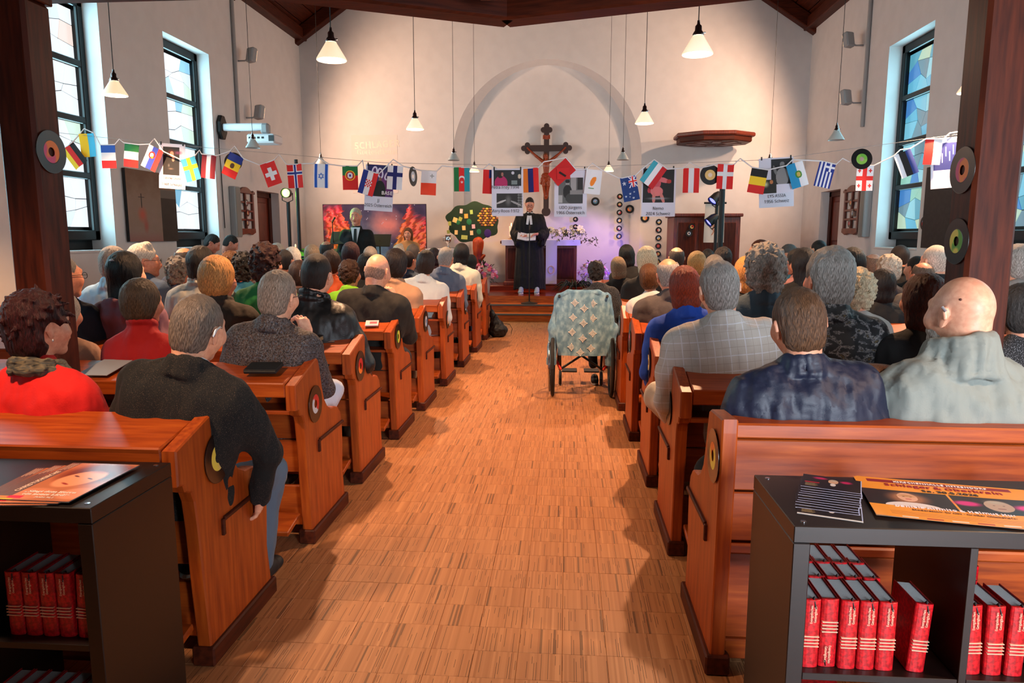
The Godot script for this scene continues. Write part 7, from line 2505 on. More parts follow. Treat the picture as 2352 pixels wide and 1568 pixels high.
func make_cloths() -> void:
	M["#speckle"] = patterned(ntex(0.32, 1, 5, [Color(0.045, 0.042, 0.042), Color(0.075, 0.07, 0.068), Color(0.62, 0.5, 0.4)], [0.3, 0.91, 0.96], 512, FastNoiseLite.TYPE_SIMPLEX), Vector3(1.8, 1.8, 1.8), 0.95)
	M["#paisley"] = patterned(ntex(0.05, 3, 8, [Color(0.05, 0.05, 0.07), Color(0.07, 0.07, 0.09), Color(0.42, 0.23, 0.13), Color(0.06, 0.06, 0.10), Color(0.62, 0.60, 0.58), Color(0.06, 0.06, 0.08), Color(0.28, 0.32, 0.40)], [0.2, 0.36, 0.45, 0.51, 0.60, 0.67, 0.8], 512, FastNoiseLite.TYPE_SIMPLEX_SMOOTH, 40.0), Vector3(3.6, 3.6, 3.6), 0.75)
	M["#floral"] = patterned(ntex(0.022, 4, 12, [Color(0.03, 0.04, 0.06), Color(0.035, 0.045, 0.06), Color(0.55, 0.54, 0.54), Color(0.12, 0.13, 0.15), Color(0.62, 0.6, 0.58), Color(0.04, 0.05, 0.06), Color(0.38, 0.3, 0.14)], [0.1, 0.50, 0.56, 0.60, 0.67, 0.75, 0.86], 512, FastNoiseLite.TYPE_SIMPLEX_SMOOTH, 30.0), Vector3(1.4, 2.4, 1.4), 0.7)
	M["#tweed"] = patterned(ntex(0.3, 1, 15, [Color(0.04, 0.04, 0.045), Color(0.10, 0.10, 0.11), Color(0.5, 0.5, 0.52)], [0.3, 0.55, 0.8], 256), Vector3(2.2, 2.2, 2.2), 0.95)
	M["#red_coat"] = cloth(Color(0.80, 0.045, 0.02))
	var nv := cloth(Color(0.05, 0.08, 0.17)).duplicate() as StandardMaterial3D
	nv.roughness = 0.55
	nv.normal_scale = 0.3
	nv.uv1_scale = Vector3(1.4, 2.6, 1.4)
	M["#navy"] = nv
	var pf := cloth(Color(0.055, 0.048, 0.046)).duplicate() as StandardMaterial3D
	pf.roughness = 0.5
	M["#puffer"] = pf
	var im := Image.create(256, 256, false, Image.FORMAT_RGB8)
	im.fill(Color(0.70, 0.67, 0.635))
	for k in 64:
		im.fill_rect(Rect2i(k * 4, 0, 1, 256), Color(0.665, 0.63, 0.59))
		im.fill_rect(Rect2i(0, k * 4, 256, 1), Color(0.73, 0.70, 0.67))
	for k in 4:
		im.fill_rect(Rect2i(k * 64, 0, 4, 256), Color(0.77, 0.765, 0.78))
		im.fill_rect(Rect2i(0, k * 64, 256, 4), Color(0.77, 0.765, 0.78))
		im.fill_rect(Rect2i(k * 64 + 32, 0, 2, 256), Color(0.63, 0.59, 0.55))
		im.fill_rect(Rect2i(0, k * 64 + 32, 256, 2), Color(0.63, 0.59, 0.55))
	M["#check"] = patterned(paint_tex(im), Vector3(3.6, 3.6, 3.6), 0.9)


func seated(x: float, top: float, z: float, yaw: float, nod: float, hs: String, hc: Color, gk: String, cm, tr: Color, label: String, seat := 0.44, tone := Color(0.86, 0.60, 0.48)) -> Node3D:
	var g: Array = garment(gk)
	var woman: bool = gk.begins_with("f")
	var near := z < 7.2
	var s := clampf((top - seat) / 0.895, 0.8, 1.12)
	if woman:
		s = clampf((top - seat) / 0.90, 0.8, 1.12)
	var o := thing("person", label, "person", P(x, seat, z - 0.03))
	if absf(yaw) < 50.0:
		yaw *= 0.5
	o.scale = Vector3.ONE * s
	o.rotation.y = deg_to_rad(clampf(yaw, -40, 40) * 0.25)
	if absf(yaw) > 50:
		o.rotation.y = deg_to_rad(yaw * 0.6)
	var body := part("body", head_mesh(near, woman), skin(tone), o, Vector3(0, 0.765, -0.028))
	body.scale = Vector3.ONE * (0.97 if woman else 1.05)
	body.rotation = Vector3(-nod, deg_to_rad(yaw) - o.rotation.y, 0)
	if "sage" in label:
		pass
	elif hs == "bald":
		part("fringe_of_hair", bald_fringe(), hair_mat(hc), body)
	else:
		part("hair", hair_mesh(hs), hair_mat(hc), body)
	var m: Material = M[cm] if cm is String else cloth(cm)
	part("jacket" if gk.begins_with("m") else "top", g[0], m, o)
	var lk := "legs"
	if gk == "m_hang":
		lk = "legs_right"
	elif gk == "m_chin":
		lk = "legs_cross"
	elif gk == "m_hangl":
		lk = "legs_left"
	elif cm is String and cm == "#check":
		lk = "legs_cross_left"
	# those at the aisle lean towards it
	if absf(x + 0.35) < 1.17:
		var side := -1.0 if x < -0.35 else 1.0
		o.position.x += side * 0.075
		o.rotation.z = side * 0.10
		if gk == "m_hang":
			o.position.x -= 0.04
			o.rotation.z = -0.18
	part("trousers", trousers(lk), cloth(tr), o)
	for sd in ["L", "R"]:
		var sg := -1.0 if sd == "L" else 1.0
		var tip: Array = g[1][sd]
		var hd := part("hand", hand_mesh(sg, 0.9 if tip[1].y > 0.2 else 0.45), skin(tone), o, tip[0] + tip[1] * (-0.03 if gk == "m_hang" and sg > 0.0 else 0.045))
		hd.basis = Basis.looking_at(tip[1], Vector3(sg * 0.3, 1, 0.2))
		var sh := shoe_mesh()
		var ax := sg * 0.12
		if lk == "legs_right" and sg > 0.0:
			ax = 0.20
		if lk == "legs_left" and sg < 0.0:
			ax = -0.26
		var fy := (0.012 - seat) / s
		var sp := Vector3(ax, fy + 0.012, -0.44)
		if lk == "legs_cross" and sg > 0.0:
			sp = Vector3(0.0, -0.2, -0.6)
		if lk == "legs_cross_left" and sg < 0.0:
			sp = Vector3(-0.08, -0.22, -0.6)
		var shoe := part("shoe", sh[0], mat(Color(0.05, 0.06, 0.08), 0.6), o, sp)
		part("sole", sh[1], mat(Color(0.75, 0.74, 0.7), 0.7), shoe)
	return o


func bald_fringe() -> ArrayMesh:
	if cache.has("bald"):
		return cache.bald
	var F := Field.new(Vector3(-0.12, -0.15, -0.12), Vector3(0.12, 0.14, 0.14), 0.006)
	F.ball(Vector3(0, 0.03, 0.013), Vector3(0.0785, 0.0995, 0.0985), 0.02)
	F.ball(Vector3(0, -0.03, 0.05), Vector3(0.062, 0.055, 0.05), 0.03)
	F.ball(Vector3(0, 0.12, 0.0), Vector3(0.13, 0.115, 0.16), 0.01, true)
	F.ball(Vector3(0, -0.02, -0.09), Vector3(0.09, 0.13, 0.085), 0.012, true)
	for s in [-1.0, 1.0]:
		F.ball(Vector3(s * 0.095, -0.03, -0.005), Vector3(0.05, 0.05, 0.034), 0.012, true)
	cache.bald = mesh_of(F.arrays())
	return cache.bald


func build_people() -> void:
	make_cloths()
	var L := [
		[-1.88, 1.244, 2.41, -42, 0, "spiky", Color(0.2, 0.05, 0.06), "f_near", "#red_coat", Color(0.035, 0.03, 0.03), "woman with spiky dark maroon hair in a red coat with a patterned bag strap"],
		[-1.29, 1.252, 2.39, -12, 0.06, "thin", Color(0.47, 0.42, 0.38), "m_hang", "#speckle", Color(0.33, 0.38, 0.44), "grey-haired man with hearing aid in dark speckled jacket, arm over the pew end"],
		[-2.08, 1.236, 3.37, -20, 0, "bobs", Color(0.33, 0.27, 0.21), "f_turtle", Color(0.62, 0.03, 0.06), Color(0.035, 0.03, 0.03), "woman with short ash-brown bob in a crimson turtleneck"],
		[-1.39, 1.279, 3.37, -14, 0, "short", Color(0.58, 0.52, 0.47), "m_chin", "#paisley", Color(0.72, 0.75, 0.82), "grey-haired man in a dark paisley shirt resting his chin on his fist"],
		[-2.53, 1.106, 3.42, 0, 0.1, "bobs", Color(0.66, 0.63, 0.6), "f_lap", Color(0.66, 0.5, 0.4), Color(0.035, 0.03, 0.03), "person in beige mostly hidden behind the left post"],
		[-2.69, 1.352, 4.21, -15, 0, "long", Color(0.035, 0.03, 0.03), "f_hood", Color(0.5, 0.34, 0.4), Color(0.035, 0.03, 0.03), "woman with long black hair held by a silver clip, in a lilac hoodie"],
		[-2.11, 1.306, 4.21, -10, 0.05, "bobs", Color(0.78, 0.55, 0.3), "m_stand", Color(0.17, 0.14, 0.11), Color(0.035, 0.03, 0.03), "woman with golden blond short hair in a dark olive jacket"],
		[-1.50, 1.342, 4.21, -3, 0, "crop", Color(0.13, 0.085, 0.06), "m_out", "#puffer", Color(0.12, 0.13, 0.16), "man with cropped brown hair in a dark quilted jacket, third left pew"],
		[-3.44, 1.361, 5.24, -10, 0, "short", Color(0.66, 0.63, 0.6), "m_lap", Color(0.62, 0.74, 0.82), Color(0.035, 0.03, 0.03), "grey-haired man in a pale blue jacket with a sunglasses cord"],
		[-3.04, 1.331, 4.11, -40, 0, "crop", Color(0.5, 0.48, 0.46), "m_lap", Color(0.03, 0.06, 0.12), Color(0.035, 0.03, 0.03), "man in navy half hidden by the left post, glasses just showing"],
		[-2.71, 1.364, 5.16, -15, 0, "slick", Color(0.1, 0.085, 0.075), "m_stand", Color(0.62, 0.62, 0.59), Color(0.035, 0.03, 0.03), "man with slicked dark hair in a light grey jacket"],
		[-2.20, 1.384, 5.14, -25, 0, "curly", Color(0.17, 0.055, 0.025), "f_lap", Color(0.04, 0.42, 0.18), Color(0.035, 0.03, 0.03), "woman with piled auburn curls in a bright green top"],
		[-1.38, 1.318, 5.16, -25, 0.14, "bald", Color(0.6, 0.47, 0.4), "m_chinb", Color(0.075, 0.055, 0.03), Color(0.05, 0.06, 0.1), "bald man in a dark brown jacket bowing his head"],
		[-3.67, 1.360, 6.00, -50, 0, "swept", Color(0.82, 0.78, 0.72), "m_lap", Color(0.18, 0.26, 0.36), Color(0.035, 0.03, 0.03), "white-haired man in blue with glasses, looking right"],
		[-3.39, 1.258, 6.05, -10, 0, "curly", Color(0.5, 0.48, 0.46), "f_lap", Color(0.36, 0.36, 0.44), Color(0.035, 0.03, 0.03), "woman with grey curls in a grey-violet top"],
		[-2.76, 1.298, 6.00, -25, 0, "curly", Color(0.12, 0.115, 0.11), "f_lap", Color(0.07, 0.35, 0.44), Color(0.035, 0.03, 0.03), "woman with dark grey wavy hair in a teal cardigan"],
		[-1.84, 1.244, 6.00, -30, 0.05, "curlys", Color(0.22, 0.14, 0.09), "f_collar", Color(0.45, 0.72, 0.12), Color(0.035, 0.03, 0.03), "woman with short brown curls in a lime green top"],
		[-1.45, 1.322, 6.02, -8, 0.05, "bobs", Color(0.11, 0.06, 0.04), "m_stand", Color(0.64, 0.48, 0.36), Color(0.55, 0.45, 0.36), "woman with dark brown hair in a beige jacket"],
		[-2.33, 1.300, 7.00, -20, 0, "bobs", Color(0.26, 0.15, 0.08), "f_lap", Color(0.75, 0.3, 0.1), Color(0.035, 0.03, 0.03), "woman with a brown bob in an orange top"],
		[-1.38, 1.306, 7.00, -6, 0, "bobs", Color(0.2, 0.14, 0.11), "f_wide", Color(0.82, 0.82, 0.8), Color(0.035, 0.03, 0.03), "woman with short brown hair in a white jacket at the aisle"],
		[-3.85, 1.328, 7.00, -20, 0, "fringe", Color(0.22, 0.2, 0.19), "m_lap", Color(0.2, 0.2, 0.24), Color(0.035, 0.03, 0.03), "balding man with tanned scalp behind the man with slicked dark hair"],
		[-3.36, 1.294, 7.00, -20, 0, "curlys", Color(0.46, 0.32, 0.2), "f_lap", Color(0.25, 0.2, 0.2), Color(0.035, 0.03, 0.03), "woman with short light brown hair behind the dark grey wavy hair"],
		[-2.24, 1.239, 5.90, -10, 0, "bobs", Color(0.18, 0.11, 0.08), "f_lap", Color(0.1, 0.06, 0.06), Color(0.035, 0.03, 0.03), "dark brown-haired woman left of the man with cropped hair"],
		[-2.81, 1.308, 7.00, -10, 0, "crop", Color(0.16, 0.13, 0.12), "m_lap", Color(0.035, 0.03, 0.03), Color(0.035, 0.03, 0.03), "dark-haired man behind the auburn curls"],
		[-1.82, 1.271, 8.17, -35, 0.1, "crop", Color(0.14, 0.07, 0.04), "m_lap", Color(0.16, 0.24, 0.32), Color(0.035, 0.03, 0.03), "brown-haired boy in a blue-grey top between the beige and white jackets"],
		[-1.36, 1.324, 8.02, -4, 0, "crop", Color(0.6, 0.58, 0.56), "m_lap", Color(0.33, 0.38, 0.46), Color(0.035, 0.03, 0.03), "grey-haired man in a grey-blue suit jacket at the aisle"],
		[-3.72, 1.350, 9.04, -10, 0, "short", Color(0.82, 0.78, 0.72), "m_lap", Color(0.035, 0.03, 0.03), Color(0.035, 0.03, 0.03), "white-haired head nearest the left door"],
		[-3.12, 1.317, 8.02, -10, 0, "bobs", Color(0.85, 0.83, 0.8), "f_lap", Color(0.5, 0.2, 0.15), Color(0.035, 0.03, 0.03), "woman with a pure white bob left of centre"],
		[-3.26, 1.334, 9.04, -5, 0, "bobs", Color(0.62, 0.55, 0.46), "f_lap", Color(0.035, 0.03, 0.03), Color(0.035, 0.03, 0.03), "woman with straight ash-blond hair"],
		[-3.41, 1.370, 10.04, -20, 0, "fringe", Color(0.22, 0.2, 0.19), "m_lap", Color(0.035, 0.03, 0.03), Color(0.035, 0.03, 0.03), "balding dark-grey-haired man by the candle poles"],
		[-2.44, 1.377, 8.02, -5, 0, "bob", Color(0.2, 0.05, 0.06), "f_lap", Color(0.08, 0.02, 0.05), Color(0.035, 0.03, 0.03), "woman with dark plum hair below the dark-suited man"],
		[-2.50, 1.307, 9.04, -10, 0, "short", Color(0.5, 0.48, 0.46), "m_lap", Color(0.035, 0.03, 0.03), Color(0.035, 0.03, 0.03), "grey-haired head above the bald man"],
		[-1.96, 1.280, 6.95, 0, 0, "bob", Color(0.035, 0.03, 0.03), "f_lap", Color(0.035, 0.03, 0.03), Color(0.035, 0.03, 0.03), "black-haired woman left of the bald man"],
		[-2.37, 1.322, 10.04, -10, 0, "swept", Color(0.82, 0.78, 0.72), "f_lap", Color(0.035, 0.03, 0.03), Color(0.035, 0.03, 0.03), "white-haired head before the seated woman with long hair"],
		[-1.97, 1.339, 9.14, -10, 0, "crop", Color(0.22, 0.2, 0.19), "m_lap", Color(0.04, 0.06, 0.12), Color(0.035, 0.03, 0.03), "dark-grey-haired man in navy left of the grey-blue suit"],
		[-1.33, 1.357, 9.04, -4, 0, "bob", Color(0.06, 0.03, 0.03), "f_wide", Color(0.72, 0.72, 0.66), Color(0.05, 0.1, 0.25), "woman with a dark bob in an off-white jacket at the aisle"],
		[-1.89, 1.277, 10.19, 0, 0, "bob", Color(0.12, 0.02, 0.06), "f_lap", Color(0.14, 0.02, 0.07), Color(0.035, 0.03, 0.03), "person in plum seated in the frontmost left pew"],
		[-1.34, 1.187, 10.14, -10, 0.1, "bob", Color(0.035, 0.03, 0.03), "f_lap", Color(0.035, 0.03, 0.03), Color(0.035, 0.03, 0.03), "person in black at the end of the frontmost left pew"],
		[0.78, 1.270, 2.47, 8, 0.06, "short", Color(0.36, 0.25, 0.17), "m_hangl", "#navy", Color(0.05, 0.05, 0.06), "brown-haired man in a shiny navy jacket at the aisle, nearest right pew"],
		[1.32, 1.312, 2.49, 30, 0, "bald", Color(0.66, 0.63, 0.6), "m_sage", Color(0.47, 0.49, 0.465), Color(0.035, 0.03, 0.03), "bald man with a white beard in a sage green jacket"],
		[0.71, 1.330, 3.39, 4, 0, "short", Color(0.55, 0.52, 0.5), "m_wide", "#check", Color(0.74, 0.7, 0.64), "grey-haired man in a beige checked jacket at the aisle"],
		[1.22, 1.376, 3.45, 14, 0, "wavy", Color(0.52, 0.5, 0.48), "m_lap", "#floral", Color(0.035, 0.03, 0.03), "tall grey-haired man in a black and white patterned shirt"],
		[1.62, 1.278, 3.39, 10, 0, "bob", Color(0.32, 0.13, 0.05), "f_lap", Color(0.035, 0.03, 0.03), Color(0.035, 0.03, 0.03), "auburn-haired woman in black between the patterned shirt and the bald man"],
		[1.97, 1.238, 3.27, 30, 0, "bobs", Color(0.22, 0.2, 0.19), "f_lap", "#tweed", Color(0.035, 0.03, 0.03), "person at the right edge beyond the right post in a dark tweed top"],
		[0.69, 1.275, 4.28, 4, 0, "bob", Color(0.5, 0.17, 0.06), "f_wide", Color(0.03, 0.24, 0.62), Color(0.035, 0.03, 0.03), "woman with copper red bob in a bright blue jacket"],
		[1.15, 1.372, 4.30, 10, 0, "curly", Color(0.52, 0.49, 0.46), "m_lap", Color(0.17, 0.25, 0.3), Color(0.035, 0.03, 0.03), "man with bushy grey hair in a slate blue suit jacket"],
		[1.67, 1.251, 4.28, 20, 0.05, "curly", Color(0.8, 0.74, 0.62), "f_lap", Color(0.62, 0.58, 0.55), Color(0.035, 0.03, 0.03), "woman with white-blond curls in a pale grey blouse"],
		[2.23, 1.215, 5.27, 18, 0, "bob", Color(0.07, 0.035, 0.02), "f_lap", Color(0.03, 0.03, 0.035), Color(0.035, 0.03, 0.03), "woman with a dark brown bob in black"],
		[1.30, 1.300, 5.32, 6, 0, "bob", Color(0.78, 0.55, 0.3), "f_lap", Color(0.035, 0.03, 0.03), Color(0.035, 0.03, 0.03), "woman with blond hair beside the bushy grey-haired man"],
		[3.10, 1.382, 5.22, 20, 0, "short", Color(0.66, 0.63, 0.6), "m_lap", Color(0.5, 0.48, 0.46), Color(0.035, 0.03, 0.03), "pale-haired person seen right of the right post"],
		[0.73, 1.289, 5.22, 4, 0.05, "fringe", Color(0.62, 0.58, 0.55), "m_wide", Color(0.28, 0.25, 0.25), Color(0.25, 0.22, 0.22), "balding white-haired man in a grey-brown shirt at the aisle"],
		[1.23, 1.284, 6.12, 4, 0, "short", Color(0.5, 0.48, 0.46), "m_lap", Color(0.4, 0.45, 0.55), Color(0.035, 0.03, 0.03), "grey-haired head rising behind the checked jacket man"],
		[2.63, 1.294, 6.12, 18, 0, "curlys", Color(0.8, 0.74, 0.66), "f_lap", Color(0.08, 0.09, 0.14), Color(0.035, 0.03, 0.03), "woman with white curls above the dark brown bob"],
		[2.86, 1.235, 6.02, 15, 0, "fringe", Color(0.4, 0.33, 0.28), "m_lap", Color(0.3, 0.28, 0.26), Color(0.035, 0.03, 0.03), "brown-grey-haired man beside the right post"],
		[0.78, 1.350, 7.07, 2, 0, "bob", Color(0.86, 0.78, 0.66), "f_wide", Color(0.02, 0.025, 0.045), Color(0.035, 0.03, 0.03), "woman with a white-blond bob in navy at the aisle"],
		[0.67, 1.220, 5.97, 4, 0, "bobs", Color(0.4, 0.26, 0.15), "f_lap", Color(0.8, 0.78, 0.78), Color(0.035, 0.03, 0.03), "woman in a white T-shirt half hidden by the balding white-haired man"],
		[1.26, 1.295, 7.12, 10, 0, "bobs", Color(0.72, 0.58, 0.36), "f_lap", Color(0.3, 0.3, 0.32), Color(0.035, 0.03, 0.03), "woman with sandy blond short hair"],
		[1.95, 1.347, 6.12, 25, 0, "long", Color(0.06, 0.03, 0.025), "f_lap", Color(0.035, 0.03, 0.03), Color(0.035, 0.03, 0.03), "woman with long dark hair in black, glasses on her jacket"],
		[2.34, 1.351, 6.12, 12, 0, "long", Color(0.035, 0.03, 0.03), "f_lap", Color(0.035, 0.03, 0.03), Color(0.035, 0.03, 0.03), "woman with long black hair left of the white curls"],
		[3.00, 1.366, 6.12, 20, 0, "crop", Color(0.82, 0.76, 0.7), "m_lap", Color(0.035, 0.03, 0.03), Color(0.035, 0.03, 0.03), "white-haired man just left of the right post"],
		[0.56, 1.223, 7.97, 4, 0, "bob", Color(0.56, 0.47, 0.36), "f_lap", Color(0.035, 0.03, 0.03), Color(0.035, 0.03, 0.03), "woman with an ash-blond bob right of the wheelchair"],
		[0.75, 1.343, 9.07, 0, 0, "bob", Color(0.035, 0.03, 0.03), "f_lap", Color(0.035, 0.03, 0.03), Color(0.035, 0.03, 0.03), "person with black hair before the violet-lit wall"],
		[1.21, 1.322, 8.07, 8, 0, "fringe", Color(0.32, 0.28, 0.25), "m_lap", Color(0.035, 0.03, 0.03), Color(0.035, 0.03, 0.03), "grey-haired man with a thinning crown before the pulpit"],
		[1.71, 1.308, 8.07, 6, 0, "wavy", Color(0.16, 0.13, 0.12), "m_lap", Color(0.2, 0.2, 0.22), Color(0.035, 0.03, 0.03), "dark-haired person before the pulpit"],
		[1.74, 1.285, 9.07, 6, 0, "crop", Color(0.035, 0.03, 0.03), "m_lap", Color(0.035, 0.03, 0.03), Color(0.035, 0.03, 0.03), "black-haired head between the pulpit pole and the dark-haired person"],
		[2.37, 1.397, 9.07, 75, 0, "bob", Color(0.36, 0.17, 0.07), "f_lap", Color(0.3, 0.18, 0.12), Color(0.035, 0.03, 0.03), "auburn-haired woman in profile facing left"],
		[2.23, 1.337, 8.07, 30, 0, "short", Color(0.42, 0.44, 0.46), "m_lap", Color(0.06, 0.3, 0.38), Color(0.035, 0.03, 0.03), "blue-grey-haired head above the bushy grey-haired man"],
		[2.72, 1.355, 9.07, 55, 0, "short", Color(0.36, 0.37, 0.37), "f_lap", Color(0.66, 0.14, 0.18), Color(0.035, 0.03, 0.03), "grey-haired woman in red stripes facing left"],
		[2.20, 1.326, 7.07, 60, 0, "bob", Color(0.035, 0.03, 0.03), "f_lap", Color(0.6, 0.4, 0.38), Color(0.035, 0.03, 0.03), "dark-haired person in pink facing left"],
		[3.39, 1.386, 10.02, 40, 0, "crop", Color(0.1, 0.09, 0.09), "m_lap", Color(0.1, 0.1, 0.12), Color(0.035, 0.03, 0.03), "dark cropped head in front of the right door"],
		[2.86, 1.281, 6.97, 15, 0, "fringe", Color(0.6, 0.45, 0.36), "m_lap", Color(0.3, 0.28, 0.28), Color(0.035, 0.03, 0.03), "fair balding head left of the white curls"],
		[3.54, 1.344, 7.97, 20, 0, "crop", Color(0.16, 0.12, 0.1), "m_lap", Color(0.035, 0.03, 0.03), Color(0.035, 0.03, 0.03), "dark cropped head in front of the blue window sill"],
		[3.30, 1.254, 7.07, 30, 0, "crop", Color(0.035, 0.03, 0.03), "m_lap", Color(0.035, 0.03, 0.03), Color(0.035, 0.03, 0.03), "black-haired child left of the right post"],
	]
	for d in L:
		var o := seated(d[0], d[1], d[2], d[3], d[4], d[5], d[6], d[7], d[8], d[9], d[10], 0.44, Color(0.80, 0.53, 0.41).lerp(Color(0.90, 0.68, 0.56), rng.randf()))
		extras(o, d)
	pastor()
	standing_man("white-haired man in a dark suit and tie standing before the painted wings", P(-3.39, 0.0, 11.45), 1.885)
	standing_helper("dark-haired man in a blue jacket bending forward by the left wall", P(-4.35, 0.0, 8.45), 1.47, Color(0.05, 0.12, 0.2), -70.0)
	standing_helper("second dark-haired man in dark blue beside the bending one", P(-4.45, 0.0, 9.15), 1.46, Color(0.06, 0.06, 0.2), -60.0)
	# seated singer facing the pews
	var w := seated(-2.96, 1.60, 13.35, 0, 0, "long", Color(0.42, 0.27, 0.15), "f_lap", Color(0.7, 0.5, 0.3), Color(0.05, 0.05, 0.06), "woman with long brown-blond hair seated facing the pews before the painted wings", 0.80)
	w.rotation.y = PI
	var ch := thing("stool", "stool under the seated woman with long brown-blond hair", "stool", P(-2.96, 0.375, 13.35))
	part("seat", Geo.new().lathe([Vector2(0.0, 0.425), Vector2(0.18, 0.425), Vector2(0.185, 0.41), Vector2(0.18, 0.385), Vector2(0.0, 0.385)], 20).mesh(), M.dark0, ch)
	for k in 4:
		var a := k * PI / 2 + 0.78
		part("leg", Geo.new().tube([Vector3(cos(a) * 0.12, 0.39, sin(a) * 0.12), Vector3(cos(a) * 0.18, 0, sin(a) * 0.18)], 0.014, 8).mesh(), M.dark1, ch)
	face(w.get_node("body"), true)
	wheelchair()


func extras(o: Node3D, d: Array) -> void:
	var lb: String = d[10]
	var b: Node3D = o.get_node("body")
	var steel := mat(Color(0.72, 0.72, 0.74), 0.3, 0.6)
	if "hearing aid" in lb:
		part("hearing_aid", Geo.new().tube([Vector3(0.089, 0.0, 0.045), Vector3(0.094, 0.024, 0.04), Vector3(0.094, 0.034, 0.02), Vector3(0.09, 0.03, 0.0)], [0.006, 0.006, 0.004, 0.002], 6).mesh(), steel, b)
		part("shirt_collar", shirt_ring(), M.white, o)
	if "bright blue" in lb or "slate blue" in lb or "grey-blue" in lb or "navy jacket" in lb:
		part("shirt_collar", shirt_ring(), M.white, o)
	if "glasses" in lb or "looking right" in lb or "paisley" in lb or "golden" in lb:
		part("glasses", glasses_mesh(), M.black, b)
	if "spiky" in lb:
		var g := Geo.new()
		var f := func(u: float, v: float) -> Vector3:
			var a := -0.6 - u * 0.0
			return Vector3(-0.15 + 0.10 * v + (u - 0.5) * 0.055, 0.575 - 0.42 * v, 0.062 + 0.098 * sin(minf(v * 2.2, 1.0) * PI * 0.5) + 0.006)
		part("bag_strap", g.sheet(2, 16, f).mesh(), strap_mat(), o)
		var F := Field.new(Vector3(-0.16, 0.48, -0.16), Vector3(0.16, 0.72, 0.16), 0.008)
		capring(F, Vector3(0, 0, 0.005), 0.076, 0.078, 0.645, 0.61, 0.020, 0.1)
		capring(F, Vector3(0.01, 0, 0.01), 0.088, 0.09, 0.615, 0.585, 0.019, 0.1)
		F.rough(noise(20.0, 2, 3), 0.01, Vector3(1, 1, 1))
		part("scarf", mesh_of(F.arrays()), tri_mat(ntex(0.05, 2, 19, [Color(0.16, 0.15, 0.14), Color(0.42, 0.37, 0.28), Color(0.26, 0.26, 0.25)], [0.3, 0.5, 0.7], 128), Vector3(2, 9, 2), 0.9), o)
		part("earring", Geo.new().ball(Vector3(0.088, -0.045, 0.01), Vector3(0.004, 0.006, 0.004), 8, 6).mesh(), steel, b)
	if "silver clip" in lb:
		part("hair_clip", Geo.new().tube([Vector3(-0.035, 0.085, 0.112), Vector3(0.0, 0.095, 0.124), Vector3(0.035, 0.085, 0.115)], [0.004, 0.008, 0.004], 8).mesh(), steel, b)
	if "copper red" in lb:
		part("hair_clip", Geo.new().tube([Vector3(-0.06, 0.115, 0.03), Vector3(-0.03, 0.145, 0.01)], 0.006, 6).mesh(), mat(Color(0.2, 0.06, 0.04), 0.4), b)
	if "white beard" in lb:
		var F := Field.new(Vector3(-0.1, -0.16, -0.14), Vector3(0.1, 0.03, 0.04), 0.0055)
		F.ball(Vector3(0, -0.06, -0.04), Vector3(0.067, 0.066, 0.066), 0.02)
		F.ball(Vector3(0, -0.105, -0.075), Vector3(0.036, 0.03, 0.03), 0.03)
		F.ball(Vector3(0, 0.0, -0.09), Vector3(0.05, 0.058, 0.06), 0.01, true)
		F.ball(Vector3(0, -0.06, 0.09), Vector3(0.1, 0.13, 0.085), 0.01, true)
		F.rough(noise(40.0, 2, 3), 0.006)
		part("beard", mesh_of(F.arrays()), hair_mat(Color(0.7, 0.66, 0.62)), b)
		part("mole", Geo.new().ball(Vector3(-0.062, 0.06, 0.062), Vector3(0.004, 0.004, 0.004), 8, 6).mesh(), mat(Color(0.3, 0.12, 0.08), 0.6), b)
		part("hearing_aid", Geo.new().tube([Vector3(-0.088, 0.02, 0.036), Vector3(-0.093, 0.034, 0.024)], 0.005, 6).mesh(), steel, b)
	if "quilted" in lb:
		for k in 5:
			var y := 0.44 - k * 0.058
			var f := func(u: float, v: float) -> Vector3:
				var a := (u - 0.5) * 2.3
				return Vector3(sin(a) * 0.235, y - v * 0.062 - 0.012 * a * a, cos(a) * (0.118 + 0.014 * sin(v * PI)) + 0.004)
			part("quilt_band", Geo.new().sheet(14, 6, f).mesh(), M["#puffer"], o)


func strap_mat() -> Material:
	if not M.has("strap"):
		var im := Image.create(32, 256, false, Image.FORMAT_RGB8)
		im.fill(Color(0.78, 0.70, 0.60))
		for k in 8:
			var y := k * 32
			var c := Color(0.06, 0.05, 0.05)
			im.fill_rect(Rect2i(6, y + 4, 20, 4), c)
			im.fill_rect(Rect2i(6, y + 4, 4, 22), c)
			im.fill_rect(Rect2i(6, y + 22, 20, 4), c)
			im.fill_rect(Rect2i(22, y + 13, 4, 13), c)
			im.fill_rect(Rect2i(14, y + 13, 10, 3), c)
		M.strap = sheet_mat(im, 0.6)
	return M.strap


func shirt_ring() -> ArrayMesh:
	if not cache.has("shirt_ring"):
		var f := func(u: float, v: float) -> Vector3:
			var a := (u - 0.5) * 5.4
			return Vector3(sin(a) * (0.066 + 0.004 * v), 0.652 + 0.035 * cos(a) - v * 0.05 + 0.012, cos(a) * (0.068 + 0.004 * v) - 0.004)
		cache.shirt_ring = Geo.new().sheet(28, 3, f).mesh()
	return cache.shirt_ring


